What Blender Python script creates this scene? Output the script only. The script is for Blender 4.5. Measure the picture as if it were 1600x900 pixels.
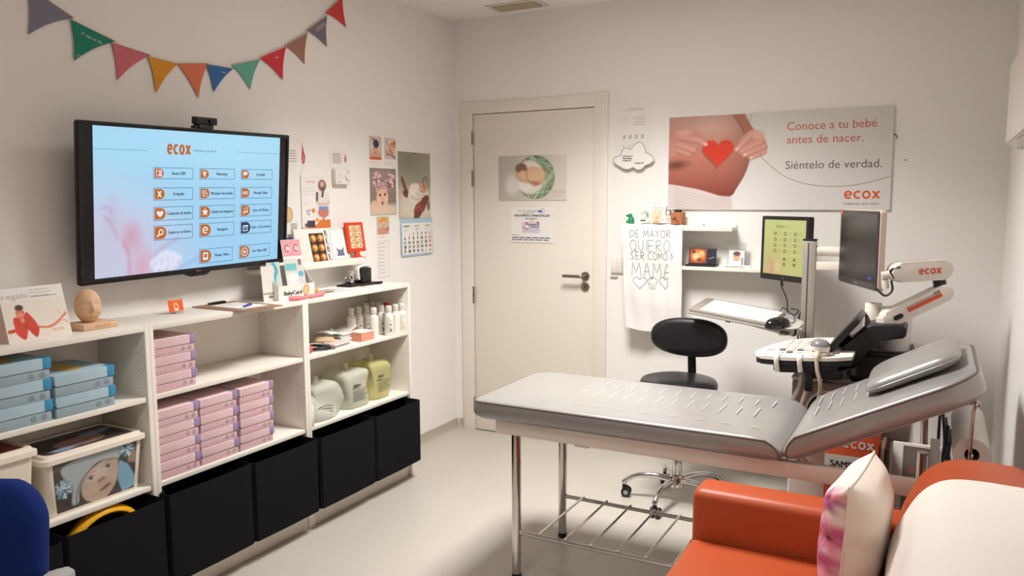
import bpy, bmesh, math, random
import numpy as np
from mathutils import Vector, Matrix

random.seed(7)
for o in list(bpy.data.objects):
    bpy.data.objects.remove(o, do_unlink=True)
SC = bpy.context.scene
COL = SC.collection
PI = math.pi

# ------------------------------------------------------------------ camera
CX, CY, CZ, YAW, PITCH, ROLL, FPX = 2.7609, -4.3560, 1.5072, 0.4939, -0.1122, -0.0037, 1237.8
def _axes():
    cy, sy = math.cos(YAW), math.sin(YAW)
    f = Vector((-sy * math.cos(PITCH), cy * math.cos(PITCH), math.sin(PITCH)))
    r = Vector((cy, sy, 0)); u = r.cross(f)
    c, s = math.cos(ROLL), math.sin(ROLL)
    return c * r + s * u, -s * r + c * u, f
CR, CU, CF = _axes()
CAMP = Vector((CX, CY, CZ))
cam_data = bpy.data.cameras.new('camera')
cam_data.sensor_width = 36.0
cam_data.lens = FPX / 1600 * 36.0
cam_data.clip_start = 0.02
cam = bpy.data.objects.new('camera', cam_data)
COL.objects.link(cam)
cam.matrix_world = Matrix(((CR.x, CU.x, -CF.x, CX), (CR.y, CU.y, -CF.y, CY), (CR.z, CU.z, -CF.z, CZ), (0, 0, 0, 1)))
SC.camera = cam

# ------------------------------------------------------------------ view, world, lamps
SC.view_settings.view_transform = 'Standard'
SC.view_settings.look = 'None'
SC.view_settings.exposure = 0.0
SC.view_settings.gamma = 1.0
SC.view_settings.use_curve_mapping = False
world = bpy.data.worlds.new('world'); SC.world = world
world.use_nodes = True
world.node_tree.nodes['Background'].inputs[0].default_value = (1.0, 0.93, 0.86, 1)
world.node_tree.nodes['Background'].inputs[1].default_value = 0.02
LAMP_COLOUR = (1.0, 0.99, 0.965)
PANELS = [(1.48, -1.33, 45.0, 126), (1.60, -3.20, 5.0, 116), (1.60, -5.00, 5.0, 140)]   # x, y, watts, spread of the ceiling panels
ROOM_W, ROOM_D, ROOM_H = 3.033, 5.75, 2.62

def W(u, v, ax, val):
    """the point of the axis-aligned plane (axis ax at val) seen at photo pixel u, v"""
    d = CF + (u - 800) / FPX * CR - (v - 450) / FPX * CU
    return CAMP + (val - CAMP[ax]) / d[ax] * d
def Dp(u, v, dep):
    return CAMP + dep * (CF + (u - 800) / FPX * CR - (v - 450) / FPX * CU)

# ------------------------------------------------------------------ materials
def lin(c):
    o = []
    for x in c[:3]:
        x = x / 255.0
        o.append(x / 12.92 if x <= 0.04045 else ((x + 0.055) / 1.055) ** 2.4)
    return (o[0], o[1], o[2], 1.0)
_M = {}
def mat(name, rgb=(200, 200, 200), rough=0.5, metal=0.0, var=0.05, scale=40.0, bump=0.0, bscale=None, coat=0.0, spec=0.5, emit=0.0, trans=0.0, ior=1.45, sheen=0.0):
    if name in _M: return _M[name]
    m = bpy.data.materials.new(name); m.use_nodes = True
    nt = m.node_tree; b = nt.nodes['Principled BSDF']
    c = lin(rgb)
    b.inputs['Roughness'].default_value = rough
    b.inputs['Metallic'].default_value = metal
    b.inputs['Specular IOR Level'].default_value = spec
    b.inputs['Coat Weight'].default_value = coat
    b.inputs['Coat Roughness'].default_value = 0.15
    b.inputs['Transmission Weight'].default_value = trans
    b.inputs['IOR'].default_value = ior
    if sheen: b.inputs['Sheen Weight'].default_value = sheen
    tc = nt.nodes.new('ShaderNodeTexCoord')
    no = nt.nodes.new('ShaderNodeTexNoise'); no.inputs['Scale'].default_value = scale
    no.inputs['Detail'].default_value = 3
    nt.links.new(tc.outputs['Object'], no.inputs['Vector'])
    mx = nt.nodes.new('ShaderNodeMix'); mx.data_type = 'RGBA'
    mx.inputs[6].default_value = tuple(max(0, x * (1 - var)) for x in c[:3]) + (1,)
    mx.inputs[7].default_value = tuple(min(1, x * (1 + var)) for x in c[:3]) + (1,)
    nt.links.new(no.outputs['Fac'], mx.inputs[0])
    nt.links.new(mx.outputs[2], b.inputs['Base Color'])
    if emit:
        nt.links.new(mx.outputs[2], b.inputs['Emission Color'])
        b.inputs['Emission Strength'].default_value = emit
    if bump:
        bn = nt.nodes.new('ShaderNodeBump'); bn.inputs['Strength'].default_value = bump
        bn.inputs['Distance'].default_value = 0.002
        n2 = nt.nodes.new('ShaderNodeTexNoise'); n2.inputs['Scale'].default_value = bscale or scale * 4
        n2.inputs['Detail'].default_value = 4
        nt.links.new(tc.outputs['Object'], n2.inputs['Vector'])
        nt.links.new(n2.outputs['Fac'], bn.inputs['Height'])
        nt.links.new(bn.outputs['Normal'], b.inputs['Normal'])
    _M[name] = m
    return m
def printmat(name, rough=0.5, emit=0.0):
    """colours come from the printed artwork stored on the mesh"""
    if name in _M: return _M[name]
    m = bpy.data.materials.new(name); m.use_nodes = True
    nt = m.node_tree; b = nt.nodes['Principled BSDF']
    a = nt.nodes.new('ShaderNodeAttribute'); a.attribute_name = 'Col'
    b.inputs['Roughness'].default_value = rough
    if emit:
        b.inputs['Base Color'].default_value = (0.01, 0.01, 0.01, 1)
        nt.links.new(a.outputs['Color'], b.inputs['Emission Color'])
        b.inputs['Emission Strength'].default_value = emit
    else:
        nt.links.new(a.outputs['Color'], b.inputs['Base Color'])
    _M[name] = m
    return m

# ------------------------------------------------------------------ geometry
class Fr:
    def __init__(s, O=(0, 0, 0), U=(1, 0, 0), V=(0, 1, 0)):
        s.O = Vector(O); s.U = Vector(U).normalized(); s.V = Vector(V)
        s.V = (s.V - s.V.dot(s.U) * s.U).normalized(); s.N = s.U.cross(s.V)
    def P(s, x, y, z=0.0):
        return s.O + x * s.U + y * s.V + z * s.N
    def at(s, x, y, z=0.0):
        return Fr(s.P(x, y, z), s.U, s.V)
    def M(s):
        return Matrix(((s.U.x, s.V.x, s.N.x, s.O.x), (s.U.y, s.V.y, s.N.y, s.O.y), (s.U.z, s.V.z, s.N.z, s.O.z), (0, 0, 0, 1)))
FW = Fr()
def left_wall(y, z, x=0.001): return Fr((x, y, z), (0, 1, 0), (0, 0, 1))      # u along +y, v up, faces the room
def back_wall(x, z, y=-0.001): return Fr((x, y, z), (1, 0, 0), (0, 0, 1))

_TX = {}
def text_mesh(s):
    if s in _TX: return _TX[s]
    cu = bpy.data.curves.new('lettering', 'FONT'); cu.body = s; cu.size = 1.0; cu.resolution_u = 3
    ob = bpy.data.objects.new('lettering', cu)
    me = ob.to_mesh()
    vs = [(v.co.x, v.co.y) for v in me.vertices]; fs = [tuple(p.vertices) for p in me.polygons]
    ob.to_mesh_clear(); bpy.data.objects.remove(ob); bpy.data.curves.remove(cu)
    _TX[s] = (vs, fs)
    return _TX[s]
_cap = []
def cap_h():
    if not _cap:
        v, f = text_mesh('H'); _cap.append(max(p[1] for p in v) if v else 0.7)
    return _cap[0]

def catmull(pts, n=6, closed=False):
    pts = [Vector(p) for p in pts]; out = []; m = len(pts)
    rng = range(m if closed else m - 1)
    for i in rng:
        if closed: p0, p1, p2, p3 = pts[i - 1], pts[i], pts[(i + 1) % m], pts[(i + 2) % m]
        else:
            p1, p2 = pts[i], pts[i + 1]
            p0 = pts[i - 1] if i else 2 * p1 - p2
            p3 = pts[i + 2] if i + 2 < m else 2 * p2 - p1
        for k in range(n):
            t = k / n
            out.append(0.5 * ((2 * p1) + (p2 - p0) * t + (2 * p0 - 5 * p1 + 4 * p2 - p3) * t * t + (3 * p1 - p0 - 3 * p2 + p3) * t ** 3))
    if not closed: out.append(pts[-1])
    return out

def arc(cx, cy, r, a0, a1, n=14, ry=None):
    ry = r if ry is None else ry
    return [(cx + r * math.cos(math.radians(a0 + (a1 - a0) * i / n)), cy + ry * math.sin(math.radians(a0 + (a1 - a0) * i / n))) for i in range(n + 1)]
def rrect(x0, y0, x1, y1, r, n=5):
    if not isinstance(r, (list, tuple)): r = (r, r, r, r)      # bl, br, tr, tl
    p = []
    for (cx, cy, rr, a) in ((x0 + r[0], y0 + r[0], r[0], 180), (x1 - r[1], y0 + r[1], r[1], 270), (x1 - r[2], y1 - r[2], r[2], 0), (x0 + r[3], y1 - r[3], r[3], 90)):
        if rr <= 0: p.append((cx, cy))
        else: p += arc(cx, cy, rr, a, a + 90, n)
    return p

class MB:
    def __init__(s):
        s.bm = bmesh.new(); s.mats = []; s.flat = set()
    def mi(s, m):
        if m not in s.mats: s.mats.append(m)
        return s.mats.index(m)
    def raw(s, vs, fs, m):
        k = s.mi(m); bv = [s.bm.verts.new(v) for v in vs]
        for f in fs:
            try:
                fa = s.bm.faces.new([bv[i] for i in f]); fa.material_index = k; fa.smooth = True
            except ValueError: pass
    def merge(s, tb, m, mtx=None):
        tb.verts.index_update()
        vs = [(mtx @ v.co) if mtx else v.co.copy() for v in tb.verts]
        fs = [[v.index for v in f.verts] for f in tb.faces]
        if mtx and mtx.to_3x3().determinant() < 0: fs = [list(reversed(f)) for f in fs]
        s.raw(vs, fs, m); tb.free()
    def box(s, lo, hi, m, bev=0.0, seg=2, fr=FW):
        tb = bmesh.new(); bmesh.ops.create_cube(tb, size=1.0)
        for v in tb.verts:
            v.co = Vector([lo[i] + (v.co[i] + 0.5) * (hi[i] - lo[i]) for i in range(3)])
        if bev > 0:
            bmesh.ops.bevel(tb, geom=list(tb.edges), offset=min(bev, 0.49 * min(hi[i] - lo[i] for i in range(3))), segments=seg, affect='EDGES', profile=0.5)
        s.merge(tb, m, fr.M())
    def prism(s, pts, z0, z1, m, fr=FW, bev=0.0, seg=2):
        tb = bmesh.new(); n = len(pts)
        if sum(pts[i][0] * pts[(i + 1) % n][1] - pts[(i + 1) % n][0] * pts[i][1] for i in range(n)) < 0: pts = list(reversed(pts))
        a = [tb.verts.new((p[0], p[1], z0)) for p in pts]; b = [tb.verts.new((p[0], p[1], z1)) for p in pts]
        tb.faces.new(list(reversed(a))); tb.faces.new(b)
        for i in range(n):
            j = (i + 1) % n; tb.faces.new((a[i], a[j], b[j], b[i]))
        if bev > 0:
            ed = [e for e in tb.edges if abs(e.verts[0].co.z - e.verts[1].co.z) < 1e-9]
            bmesh.ops.bevel(tb, geom=ed, offset=bev, segments=seg, affect='EDGES', profile=0.5)
        s.merge(tb, m, fr.M())
    def poly(s, pts, m, z=0.0006, fr=FW):
        n = len(pts)
        if sum(pts[i][0] * pts[(i + 1) % n][1] - pts[(i + 1) % n][0] * pts[i][1] for i in range(n)) < 0: pts = list(reversed(pts))
        s.raw([fr.P(p[0], p[1], z) for p in pts], [list(range(n))], m)
    def rect(s, x0, y0, x1, y1, m, z=0.0006, fr=FW):
        s.poly([(x0, y0), (x1, y0), (x1, y1), (x0, y1)], m, z, fr)
    def ell(s, cx, cy, rx, ry, m, z=0.0006, fr=FW, n=20):
        s.poly([(cx + rx * math.cos(2 * PI * i / n), cy + ry * math.sin(2 * PI * i / n)) for i in range(n)], m, z, fr)
    def ribbon(s, pts, w, m, z=0.0006, fr=FW, closed=False, surf=None):
        n = len(pts); L = []; R = []
        for i in range(n):
            if closed: a, b = pts[i - 1], pts[(i + 1) % n]
            else: a, b = pts[max(i - 1, 0)], pts[min(i + 1, n - 1)]
            dx, dy = b[0] - a[0], b[1] - a[1]; l = math.hypot(dx, dy) or 1e-9
            nx, ny = -dy / l * w / 2, dx / l * w / 2
            L.append((pts[i][0] + nx, pts[i][1] + ny)); R.append((pts[i][0] - nx, pts[i][1] - ny))
        f = surf if surf else (lambda x, y: fr.P(x, y, z))
        vs = [f(*p) for p in R] + [f(*p) for p in L]
        fs = [(i, (i + 1) % n, n + (i + 1) % n, n + i) for i in range(n if closed else n - 1)]
        s.raw(vs, fs, m)
    def frame2d(s, x0, y0, x1, y1, t, m, z=0.0006, fr=FW):
        s.rect(x0, y0, x1, y0 + t, m, z, fr); s.rect(x0, y1 - t, x1, y1, m, z, fr)
        s.rect(x0, y0 + t, x0 + t, y1 - t, m, z, fr); s.rect(x1 - t, y0 + t, x1, y1 - t, m, z, fr)
    def text(s, t, x, y, h, m, z=0.0007, fr=FW, w=None, al='l', bold=0.0):
        vs, fs = text_mesh(t)
        if not vs: return
        k = h / cap_h(); x0 = min(v[0] for v in vs); x1 = max(v[0] for v in vs)
        kx = k if w is None else w / (x1 - x0)
        tw = (x1 - x0) * kx; ox = x - (0 if al == 'l' else tw / 2 if al == 'c' else tw)
        offs = [0.0] if not bold else [-bold, 0.0, bold]
        for i, b in enumerate(offs):
            s.raw([fr.P(ox + (v[0] - x0) * kx + b, y + v[1] * k, z + i * 0.00004) for v in vs], fs, m)
    def lines(s, x, y, w, h, n, m, t=None, z=0.0007, fr=FW, rag=0.25):
        rr = random.Random(int(abs(x * 7919 + y * 104729 + w * 31) * 1000))
        for i in range(n):
            yy = y - i * h / max(1, n - 1) if n > 1 else y
            xx = x; end = x + w * (1 - rag * rr.random())
            while xx < end:
                l = min(end - xx, w * (0.08 + 0.14 * rr.random()))
                s.rect(xx, yy, xx + l * 0.86, yy + (t or 0.35 * h / max(1, n)), m, z, fr); xx += l
    def cyl(s, p0, p1, r0, m, r1=None, n=24, bev=0.0):
        p0, p1 = Vector(p0), Vector(p1); d = p1 - p0; L = d.length
        r1 = r0 if r1 is None else r1
        if bev > 0: prof = [(0, 0), (r0 - bev, 0), (r0 - bev * .3, bev * .3), (r0, bev), (r1, L - bev), (r1 - bev * .3, L - bev * .3), (r1 - bev, L), (0, L)]
        else: prof = [(0, 0), (r0, 0), (r1, L), (0, L)]
        q = d.to_track_quat('Z', 'Y').to_matrix().to_4x4(); q.translation = p0
        s.lathe(prof, m, n, q)
    def lathe(s, prof, m, n=24, mtx=None, sx=1.0, sy=1.0):
        vs = []; fs = []; idx = []
        for (r, z) in prof:
            if r < 1e-7: idx.append([len(vs)]); vs.append(Vector((0, 0, z)))
            else:
                idx.append(list(range(len(vs), len(vs) + n)))
                vs += [Vector((r * sx * math.cos(2 * PI * i / n), r * sy * math.sin(2 * PI * i / n), z)) for i in range(n)]
        for a, b in zip(idx, idx[1:]):
            for i in range(n):
                j = (i + 1) % n
                if len(a) == 1 and len(b) == 1: continue
                if len(a) == 1: fs.append((a[0], b[j], b[i]))
                elif len(b) == 1: fs.append((a[i], a[j], b[0]))
                else: fs.append((a[i], a[j], b[j], b[i]))
        s.raw([mtx @ v for v in vs] if mtx else vs, fs, m)
    def tube(s, pts, r, m, n=10, closed=False, smooth=0, flat=None):
        pts = [Vector(p) for p in pts]
        if smooth: pts = catmull(pts, smooth, closed)
        k = len(pts); vs = []; rr = r if isinstance(r, (list, tuple)) else [r] * k
        if len(rr) != k: rr = [rr[min(len(rr) - 1, int(i * len(rr) / k))] for i in range(k)]
        T = []
        for i in range(k):
            a = pts[i - 1] if (i or closed) else pts[i]; b = pts[(i + 1) % k] if (i < k - 1 or closed) else pts[i]
            T.append((b - a).normalized())
        up = Vector((0, 0, 1)) if abs(T[0].z) < 0.9 else Vector((1, 0, 0))
        nrm = (up - up.dot(T[0]) * T[0]).normalized()
        for i in range(k):
            nrm = (nrm - nrm.dot(T[i]) * T[i]).normalized(); bi = T[i].cross(nrm)
            for j in range(n):
                a = 2 * PI * j / n
                vs.append(pts[i] + rr[i] * (math.cos(a) * nrm * (flat or 1.0) + math.sin(a) * bi))
        fs = []
        for i in range(k if closed else k - 1):
            i2 = (i + 1) % k
            for j in range(n):
                j2 = (j + 1) % n; fs.append((i * n + j, i * n + j2, i2 * n + j2, i2 * n + j))
        if not closed:
            fs.append(tuple(reversed(range(n)))); fs.append(tuple((k - 1) * n + j for j in range(n)))
        s.raw(vs, fs, m)
    def surf(s, f, nu, nv, m, cu=False, cv=False, flip=False):
        vs = [f(i / nu, j / nv) for j in range(nv + (0 if cv else 1)) for i in range(nu + (0 if cu else 1))]
        A = nu if cu else nu + 1; B = nv if cv else nv + 1; fs = []
        for j in range(nv):
            for i in range(nu):
                q = (j * A + i, j * A + (i + 1) % A, ((j + 1) % B) * A + (i + 1) % A, ((j + 1) % B) * A + i)
                fs.append(tuple(reversed(q)) if flip else q)
        s.raw(vs, fs, m)
    def loft(s, rings, m, cap=True):
        n = len(rings[0]); vs = [Vector(p) for r in rings for p in r]; fs = []
        for a in range(len(rings) - 1):
            for i in range(n):
                j = (i + 1) % n; fs.append((a * n + i, a * n + j, (a + 1) * n + j, (a + 1) * n + i))
        if cap: fs.append(tuple(reversed(range(n)))); fs.append(tuple((len(rings) - 1) * n + i for i in range(n)))
        s.raw(vs, fs, m)
    def pic(s, p, x0, y0, x1, y1, m, z=0.0005, fr=FW, surf=None):
        """lay the artwork p over a rectangle as printed colour"""
        lay = s.bm.verts.layers.float_color.get('Col') or s.bm.verts.layers.float_color.new('Col')
        k = s.mi(m); nv, nu = p.A.shape[0] - 1, p.A.shape[1] - 1; g = []
        f = surf if surf else (lambda x, y: fr.P(x, y, z))
        for j in range(nv + 1):
            row = []
            for i in range(nu + 1):
                v = s.bm.verts.new(f(x0 + (x1 - x0) * i / nu, y1 - (y1 - y0) * j / nv))
                c = p.A[j, i]; v[lay] = (c[0], c[1], c[2], 1.0); row.append(v)
            g.append(row)
        for j in range(nv):
            for i in range(nu):
                fa = s.bm.faces.new((g[j + 1][i], g[j + 1][i + 1], g[j][i + 1], g[j][i])); fa.material_index = k; fa.smooth = True
    def build(s, name, parent=None, ang=35, local=False, mtx=None):
        me = bpy.data.meshes.new(name); s.bm.to_mesh(me); s.bm.free()
        for m in s.mats: me.materials.append(m)
        if mtx: me.transform(mtx)
        try: me.set_sharp_from_angle(angle=math.radians(ang))
        except Exception: pass
        o = bpy.data.objects.new(name, me); COL.objects.link(o)
        if parent is not None:
            o.parent = parent
            if not local:
                bpy.context.view_layer.update() if False else None
                me.transform(world_of(parent).inverted())
        return o

def world_of(o):
    m = o.matrix_basis.copy(); p = o.parent
    while p is not None: m = p.matrix_basis @ m; p = p.parent
    return m
def tag(o, label, cat, group=None, kind=None):
    o['label'] = label; o['category'] = cat
    if group: o['group'] = group
    if kind: o['kind'] = kind
    return o
def thing(name, label, cat, loc=(0, 0, 0), rotz=0.0, group=None):
    o = bpy.data.objects.new(name, None); COL.objects.link(o)
    o.empty_display_size = 0.05; o.location = loc; o.rotation_euler = (0, 0, rotz)
    return tag(o, label, cat, group)
def struct(o):
    o['kind'] = 'structure'; return o
def rebase(o, loc):
    """move a one-mesh thing's origin to its base"""
    o.data.transform(Matrix.Translation(-Vector(loc))); o.location = loc; return o
def dup(root, loc=None, rotz=None, label=None, group=None):
    r = root.copy(); COL.objects.link(r)
    if loc is not None: r.location = loc
    if rotz is not None: r.rotation_euler = (0, 0, rotz)
    if label: r['label'] = label
    if group: r['group'] = group
    for ch in list(root.children):
        c = ch.copy(); COL.objects.link(c); c.parent = r
        for g in list(ch.children):
            d = g.copy(); COL.objects.link(d); d.parent = c
    return r

# ------------------------------------------------------------------ artwork for printed pictures and screens
def _l(c): return np.array(lin(c)[:3])
class Pic:
    """a w x h picture (y down) rasterised on a vertex grid"""
    def __init__(s, w, h, bg, nu, nv=None):
        nv = nv or max(2, int(nu * h / w)); s.w, s.h = w, h
        s.X, s.Y = np.meshgrid(np.linspace(0, w, nu + 1), np.linspace(0, h, nv + 1))
        s.A = np.ones(s.X.shape + (3,)) * _l(bg); s.px = w / nu
    def mix(s, mask, col):
        c = _l(col) if not isinstance(col, np.ndarray) else col
        s.A = s.A * (1 - mask[..., None]) + c * mask[..., None]; return s
    def _m(s, d, soft):
        return np.clip(0.5 - d / max(soft, s.px * 0.7), 0, 1)
    def ell(s, cx, cy, rx, ry, col, rot=0, soft=0, a=1.0):
        c, n = math.cos(math.radians(rot)), math.sin(math.radians(rot))
        dx, dy = s.X - cx, s.Y - cy; x, y = c * dx + n * dy, -n * dx + c * dy
        d = (np.sqrt((x / rx) ** 2 + (y / ry) ** 2) - 1) * min(rx, ry)
        return s.mix(s._m(d, soft) * a, col)
    def sd(s, pts):
        d = np.full(s.X.shape, 1e9); ins = np.zeros(s.X.shape, bool); n = len(pts)
        for i in range(n):
            (x0, y0), (x1, y1) = pts[i], pts[(i + 1) % n]
            ex, ey = x1 - x0, y1 - y0; wx, wy = s.X - x0, s.Y - y0
            t = np.clip((wx * ex + wy * ey) / (ex * ex + ey * ey + 1e-12), 0, 1)
            d = np.minimum(d, np.hypot(wx - ex * t, wy - ey * t))
            if abs(ey) > 1e-12:
                c = ((y0 > s.Y) != (y1 > s.Y)) & (s.X < ex * (s.Y - y0) / ey + x0); ins ^= c
        return np.where(ins, -d, d)
    def poly(s, pts, col, soft=0, a=1.0, smooth=0):
        if smooth: pts = [(p.x, p.y) for p in catmull([(q[0], q[1], 0) for q in pts], smooth, True)]
        return s.mix(s._m(s.sd(pts), soft) * a, col)
    def line(s, pts, w, col, soft=0, a=1.0, smooth=0):
        if smooth: pts = [(p.x, p.y) for p in catmull([(q[0], q[1], 0) for q in pts], smooth, False)]
        d = np.full(s.X.shape, 1e9)
        for (x0, y0), (x1, y1) in zip(pts, pts[1:]):
            ex, ey = x1 - x0, y1 - y0; wx, wy = s.X - x0, s.Y - y0
            t = np.clip((wx * ex + wy * ey) / (ex * ex + ey * ey + 1e-12), 0, 1)
            d = np.minimum(d, np.hypot(wx - ex * t, wy - ey * t))
        return s.mix(s._m(d - w / 2, soft) * a, col)
    def rect(s, x0, y0, x1, y1, col, soft=0, a=1.0):
        return s.poly([(x0, y0), (x1, y0), (x1, y1), (x0, y1)], col, soft, a)
    def grad(s, c0, c1, ax=1):
        t = (s.Y / s.h if ax else s.X / s.w)[..., None]
        s.A = _l(c0) * (1 - t) + _l(c1) * t; return s

def logo(mb, fr, x, y, h, m, z=0.0008, w=None, sw=None):
    """the rounded four-letter word mark: e, c, o and an x made of two bows"""
    w = w or 4.5 * h; lw = w / 4.27; t = sw or 0.23 * h; r = h / 2 - t / 2; rx = lw / 2 - t / 2
    def at(k): return x + lw / 2 + (0, 1.10, 2.10, 3.24)[k] * lw
    c = at(0); mb.ribbon([(c - rx, y + h / 2), (c + rx, y + h / 2)], t * .8, m, z, fr)
    mb.ribbon(arc(c, y + h / 2, rx, 0, 318, 22, r), t, m, z + .00005, fr)
    c = at(1); mb.ribbon(arc(c, y + h / 2, rx, 48, 312, 20, r), t, m, z, fr)
    c = at(2); mb.ribbon(arc(c, y + h / 2, rx, 0, 345, 23, r), t, m, z, fr, closed=True)
    c = at(3) - lw * .04
    mb.ribbon(arc(c - lw * .52, y + h / 2, lw * .46, -78, 78, 14, r), t, m, z, fr)
    mb.ribbon(arc(c + lw * .52, y + h / 2, lw * .46, 102, 258, 14, r), t, m, z + .00005, fr)

# shared materials
WHITE_LAM = mat('white_laminate', (236, 230, 219), 0.4, var=0.015, scale=8)
PAPER = mat('white_paper', (238, 234, 230), 0.7, var=0.01)
PRINT = printmat('printed_picture', 0.45)
INK = mat('dark_ink', (58, 54, 54), 0.7, var=0.02)
GREYINK = mat('grey_ink', (140, 134, 132), 0.7, var=0.02)
LIGHTINK = mat('light_grey_ink', (196, 190, 186), 0.7, var=0.02)
ORANGEINK = mat('orange_ink', (226, 98, 42), 0.6, var=0.02)
REDINK = mat('red_ink', (206, 54, 52), 0.6, var=0.02)
BLUEINK = mat('blue_ink', (58, 104, 170), 0.6, var=0.02)
CHROME = mat('chrome', (205, 202, 200), 0.12, 1.0, var=0.02)
BLACKP = mat('black_plastic', (26, 25, 27), 0.42, var=0.08)
WHITEP = mat('white_plastic', (232, 226, 218), 0.38, var=0.015)
GREYP = mat('grey_plastic', (168, 164, 160), 0.45, var=0.03)
# ================================================================== the room
def wall_material():
    m = mat('wall_paint', (240, 236, 232), 0.75, var=0.012, scale=3, bump=0.06, bscale=220)
    return m
WALLM = wall_material()
CEILM = mat('ceiling_paint', (240, 235, 230), 0.85, var=0.01, scale=3)
def floor_material():
    m = bpy.data.materials.new('speckled_vinyl'); m.use_nodes = True; nt = m.node_tree; b = nt.nodes['Principled BSDF']
    tc = nt.nodes.new('ShaderNodeTexCoord')
    n1 = nt.nodes.new('ShaderNodeTexNoise'); n1.inputs['Scale'].default_value = 2.2; n1.inputs['Detail'].default_value = 5
    v = nt.nodes.new('ShaderNodeTexVoronoi'); v.inputs['Scale'].default_value = 42
    r = nt.nodes.new('ShaderNodeValToRGB'); r.color_ramp.elements[0].position = 0.07; r.color_ramp.elements[1].position = 0.15
    r.color_ramp.elements[0].color = (1, 1, 1, 1); r.color_ramp.elements[1].color = (0, 0, 0, 1)
    n2 = nt.nodes.new('ShaderNodeTexNoise'); n2.inputs['Scale'].default_value = 30
    th = nt.nodes.new('ShaderNodeMath'); th.operation = 'GREATER_THAN'; th.inputs[1].default_value = 0.55
    mu = nt.nodes.new('ShaderNodeMath'); mu.operation = 'MULTIPLY'
    mu2 = nt.nodes.new('ShaderNodeMath'); mu2.operation = 'MULTIPLY'; mu2.inputs[1].default_value = 0.8
    a = nt.nodes.new('ShaderNodeMix'); a.data_type = 'RGBA'; a.inputs[6].default_value = lin((178, 171, 160)); a.inputs[7].default_value = lin((190, 183, 173))
    c = nt.nodes.new('ShaderNodeMix'); c.data_type = 'RGBA'; c.inputs[7].default_value = lin((138, 122, 104))
    for x in (n1, v, n2): nt.links.new(tc.outputs['Object'], x.inputs['Vector'])
    nt.links.new(n1.outputs['Fac'], a.inputs[0]); nt.links.new(v.outputs['Distance'], r.inputs[0])
    nt.links.new(n2.outputs['Fac'], th.inputs[0]); nt.links.new(r.outputs[0], mu.inputs[0]); nt.links.new(th.outputs[0], mu.inputs[1])
    nt.links.new(mu.outputs[0], mu2.inputs[0]); nt.links.new(mu2.outputs[0], c.inputs[0])
    nt.links.new(a.outputs[2], c.inputs[6]); nt.links.new(c.outputs[2], b.inputs['Base Color'])
    b.inputs['Roughness'].default_value = 0.38; b.inputs['Specular IOR Level'].default_value = 0.4
    return m
FLOORM = floor_material()
DX0, DX1, DH = 0.1414, 0.965, 2.035            # door leaf
JAMB = 0.086
def one(name, lo, hi, m, bev=0.0):
    b = MB(); b.box(lo, hi, m, bev); return struct(b.build(name))
one('floor', (-0.1, -ROOM_D - .1, -0.1), (ROOM_W + .1, 0.1, 0), FLOORM)
one('ceiling', (-0.1, -ROOM_D - .1, ROOM_H), (ROOM_W + .1, 0.1, ROOM_H + .1), CEILM)
one('wall_left', (-0.1, -ROOM_D - .1, 0), (0, 0.1, ROOM_H), WALLM)
one('wall_right', (ROOM_W, -ROOM_D - .1, 0), (ROOM_W + .1, 0.1, ROOM_H), WALLM)
one('wall_front', (0, -ROOM_D - .1, 0), (ROOM_W, -ROOM_D, ROOM_H), WALLM)
b = MB()
b.box((0, 0, 0), (DX0 - .012, .1, ROOM_H), WALLM); b.box((DX1 + .012, 0, 0), (ROOM_W, .1, ROOM_H), WALLM)
b.box((DX0 - .012, 0, DH + .012), (DX1 + .012, .1, ROOM_H), WALLM)
struct(b.build('wall_back'))
BASEM = mat('grey_cove_skirting', (176, 168, 154), 0.5, var=0.02)
def base(name, a, c, horiz):
    b = MB(); prof = [(0, 0), (.022, 0), (.012, .004), (.006, .012), (.004, .058), (.0, .062)]
    if horiz == 'back':
        b.prism(prof, a, c, BASEM, Fr((0, -0.0005, 0), (0, -1, 0), (0, 0, 1)))     # N = -y x z = -x
    elif horiz == 'left':
        b.prism(prof, a, c, BASEM, Fr((0.0005, 0, 0), (1, 0, 0), (0, 0, 1)))       # N = -y
    else:
        b.prism(prof, a, c, BASEM, Fr((ROOM_W - .0005, 0, 0), (-1, 0, 0), (0, 0, 1)))  # N = y
    return struct(b.build(name))
base('baseboard_left', 0.0, 0.90, 'left')
base('baseboard_back', -(DX0 - JAMB - .001), -0.02, 'back')
base('baseboard_back_beyond_door', -ROOM_W + .02, -(DX1 + JAMB + .002), 'back').name = 'baseboard_back.001'
base('baseboard_right', -1.8, -0.02, 'right')

# door_1: leaf, frame, handle, hinges
DOORM = mat('cream_door_lacquer', (235, 226, 214), 0.38, var=0.008, scale=4)
FRAMEM = mat('cream_door_frame', (235, 227, 216), 0.4, var=0.008, scale=4)
STEEL = mat('brushed_steel', (150, 138, 126), 0.32, 1.0, var=0.06, scale=120)
door = bpy.data.objects.new('door_1', None); COL.objects.link(door); door.location = (DX0, 0, 0); struct(door)
b = MB(); b.box((DX0 + .003, .001, .006), (DX1 - .003, .042, DH - .003), DOORM, .002); b.build('door_leaf', door)
b = MB()
for x0, x1 in ((DX0 - JAMB, DX0 - .002), (DX1 + .002, DX1 + JAMB)):
    b.box((x0, -.014, 0), (x1, .0, DH + .082), FRAMEM, .003)
b.box((DX0 - .002, -.011, DH + .002), (DX1 + .002, .0, DH + .074), FRAMEM, .003)
for x0, x1 in ((DX0 - .012, DX0 - .0005), (DX1 + .0005, DX1 + .012)): b.box((x0, 0, 0), (x1, .1, DH + .012), FRAMEM)
b.box((DX0 - .0005, 0, DH + .0005), (DX1 + .0005, .1, DH + .012), FRAMEM)
b.build('door_frame', door)
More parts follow.
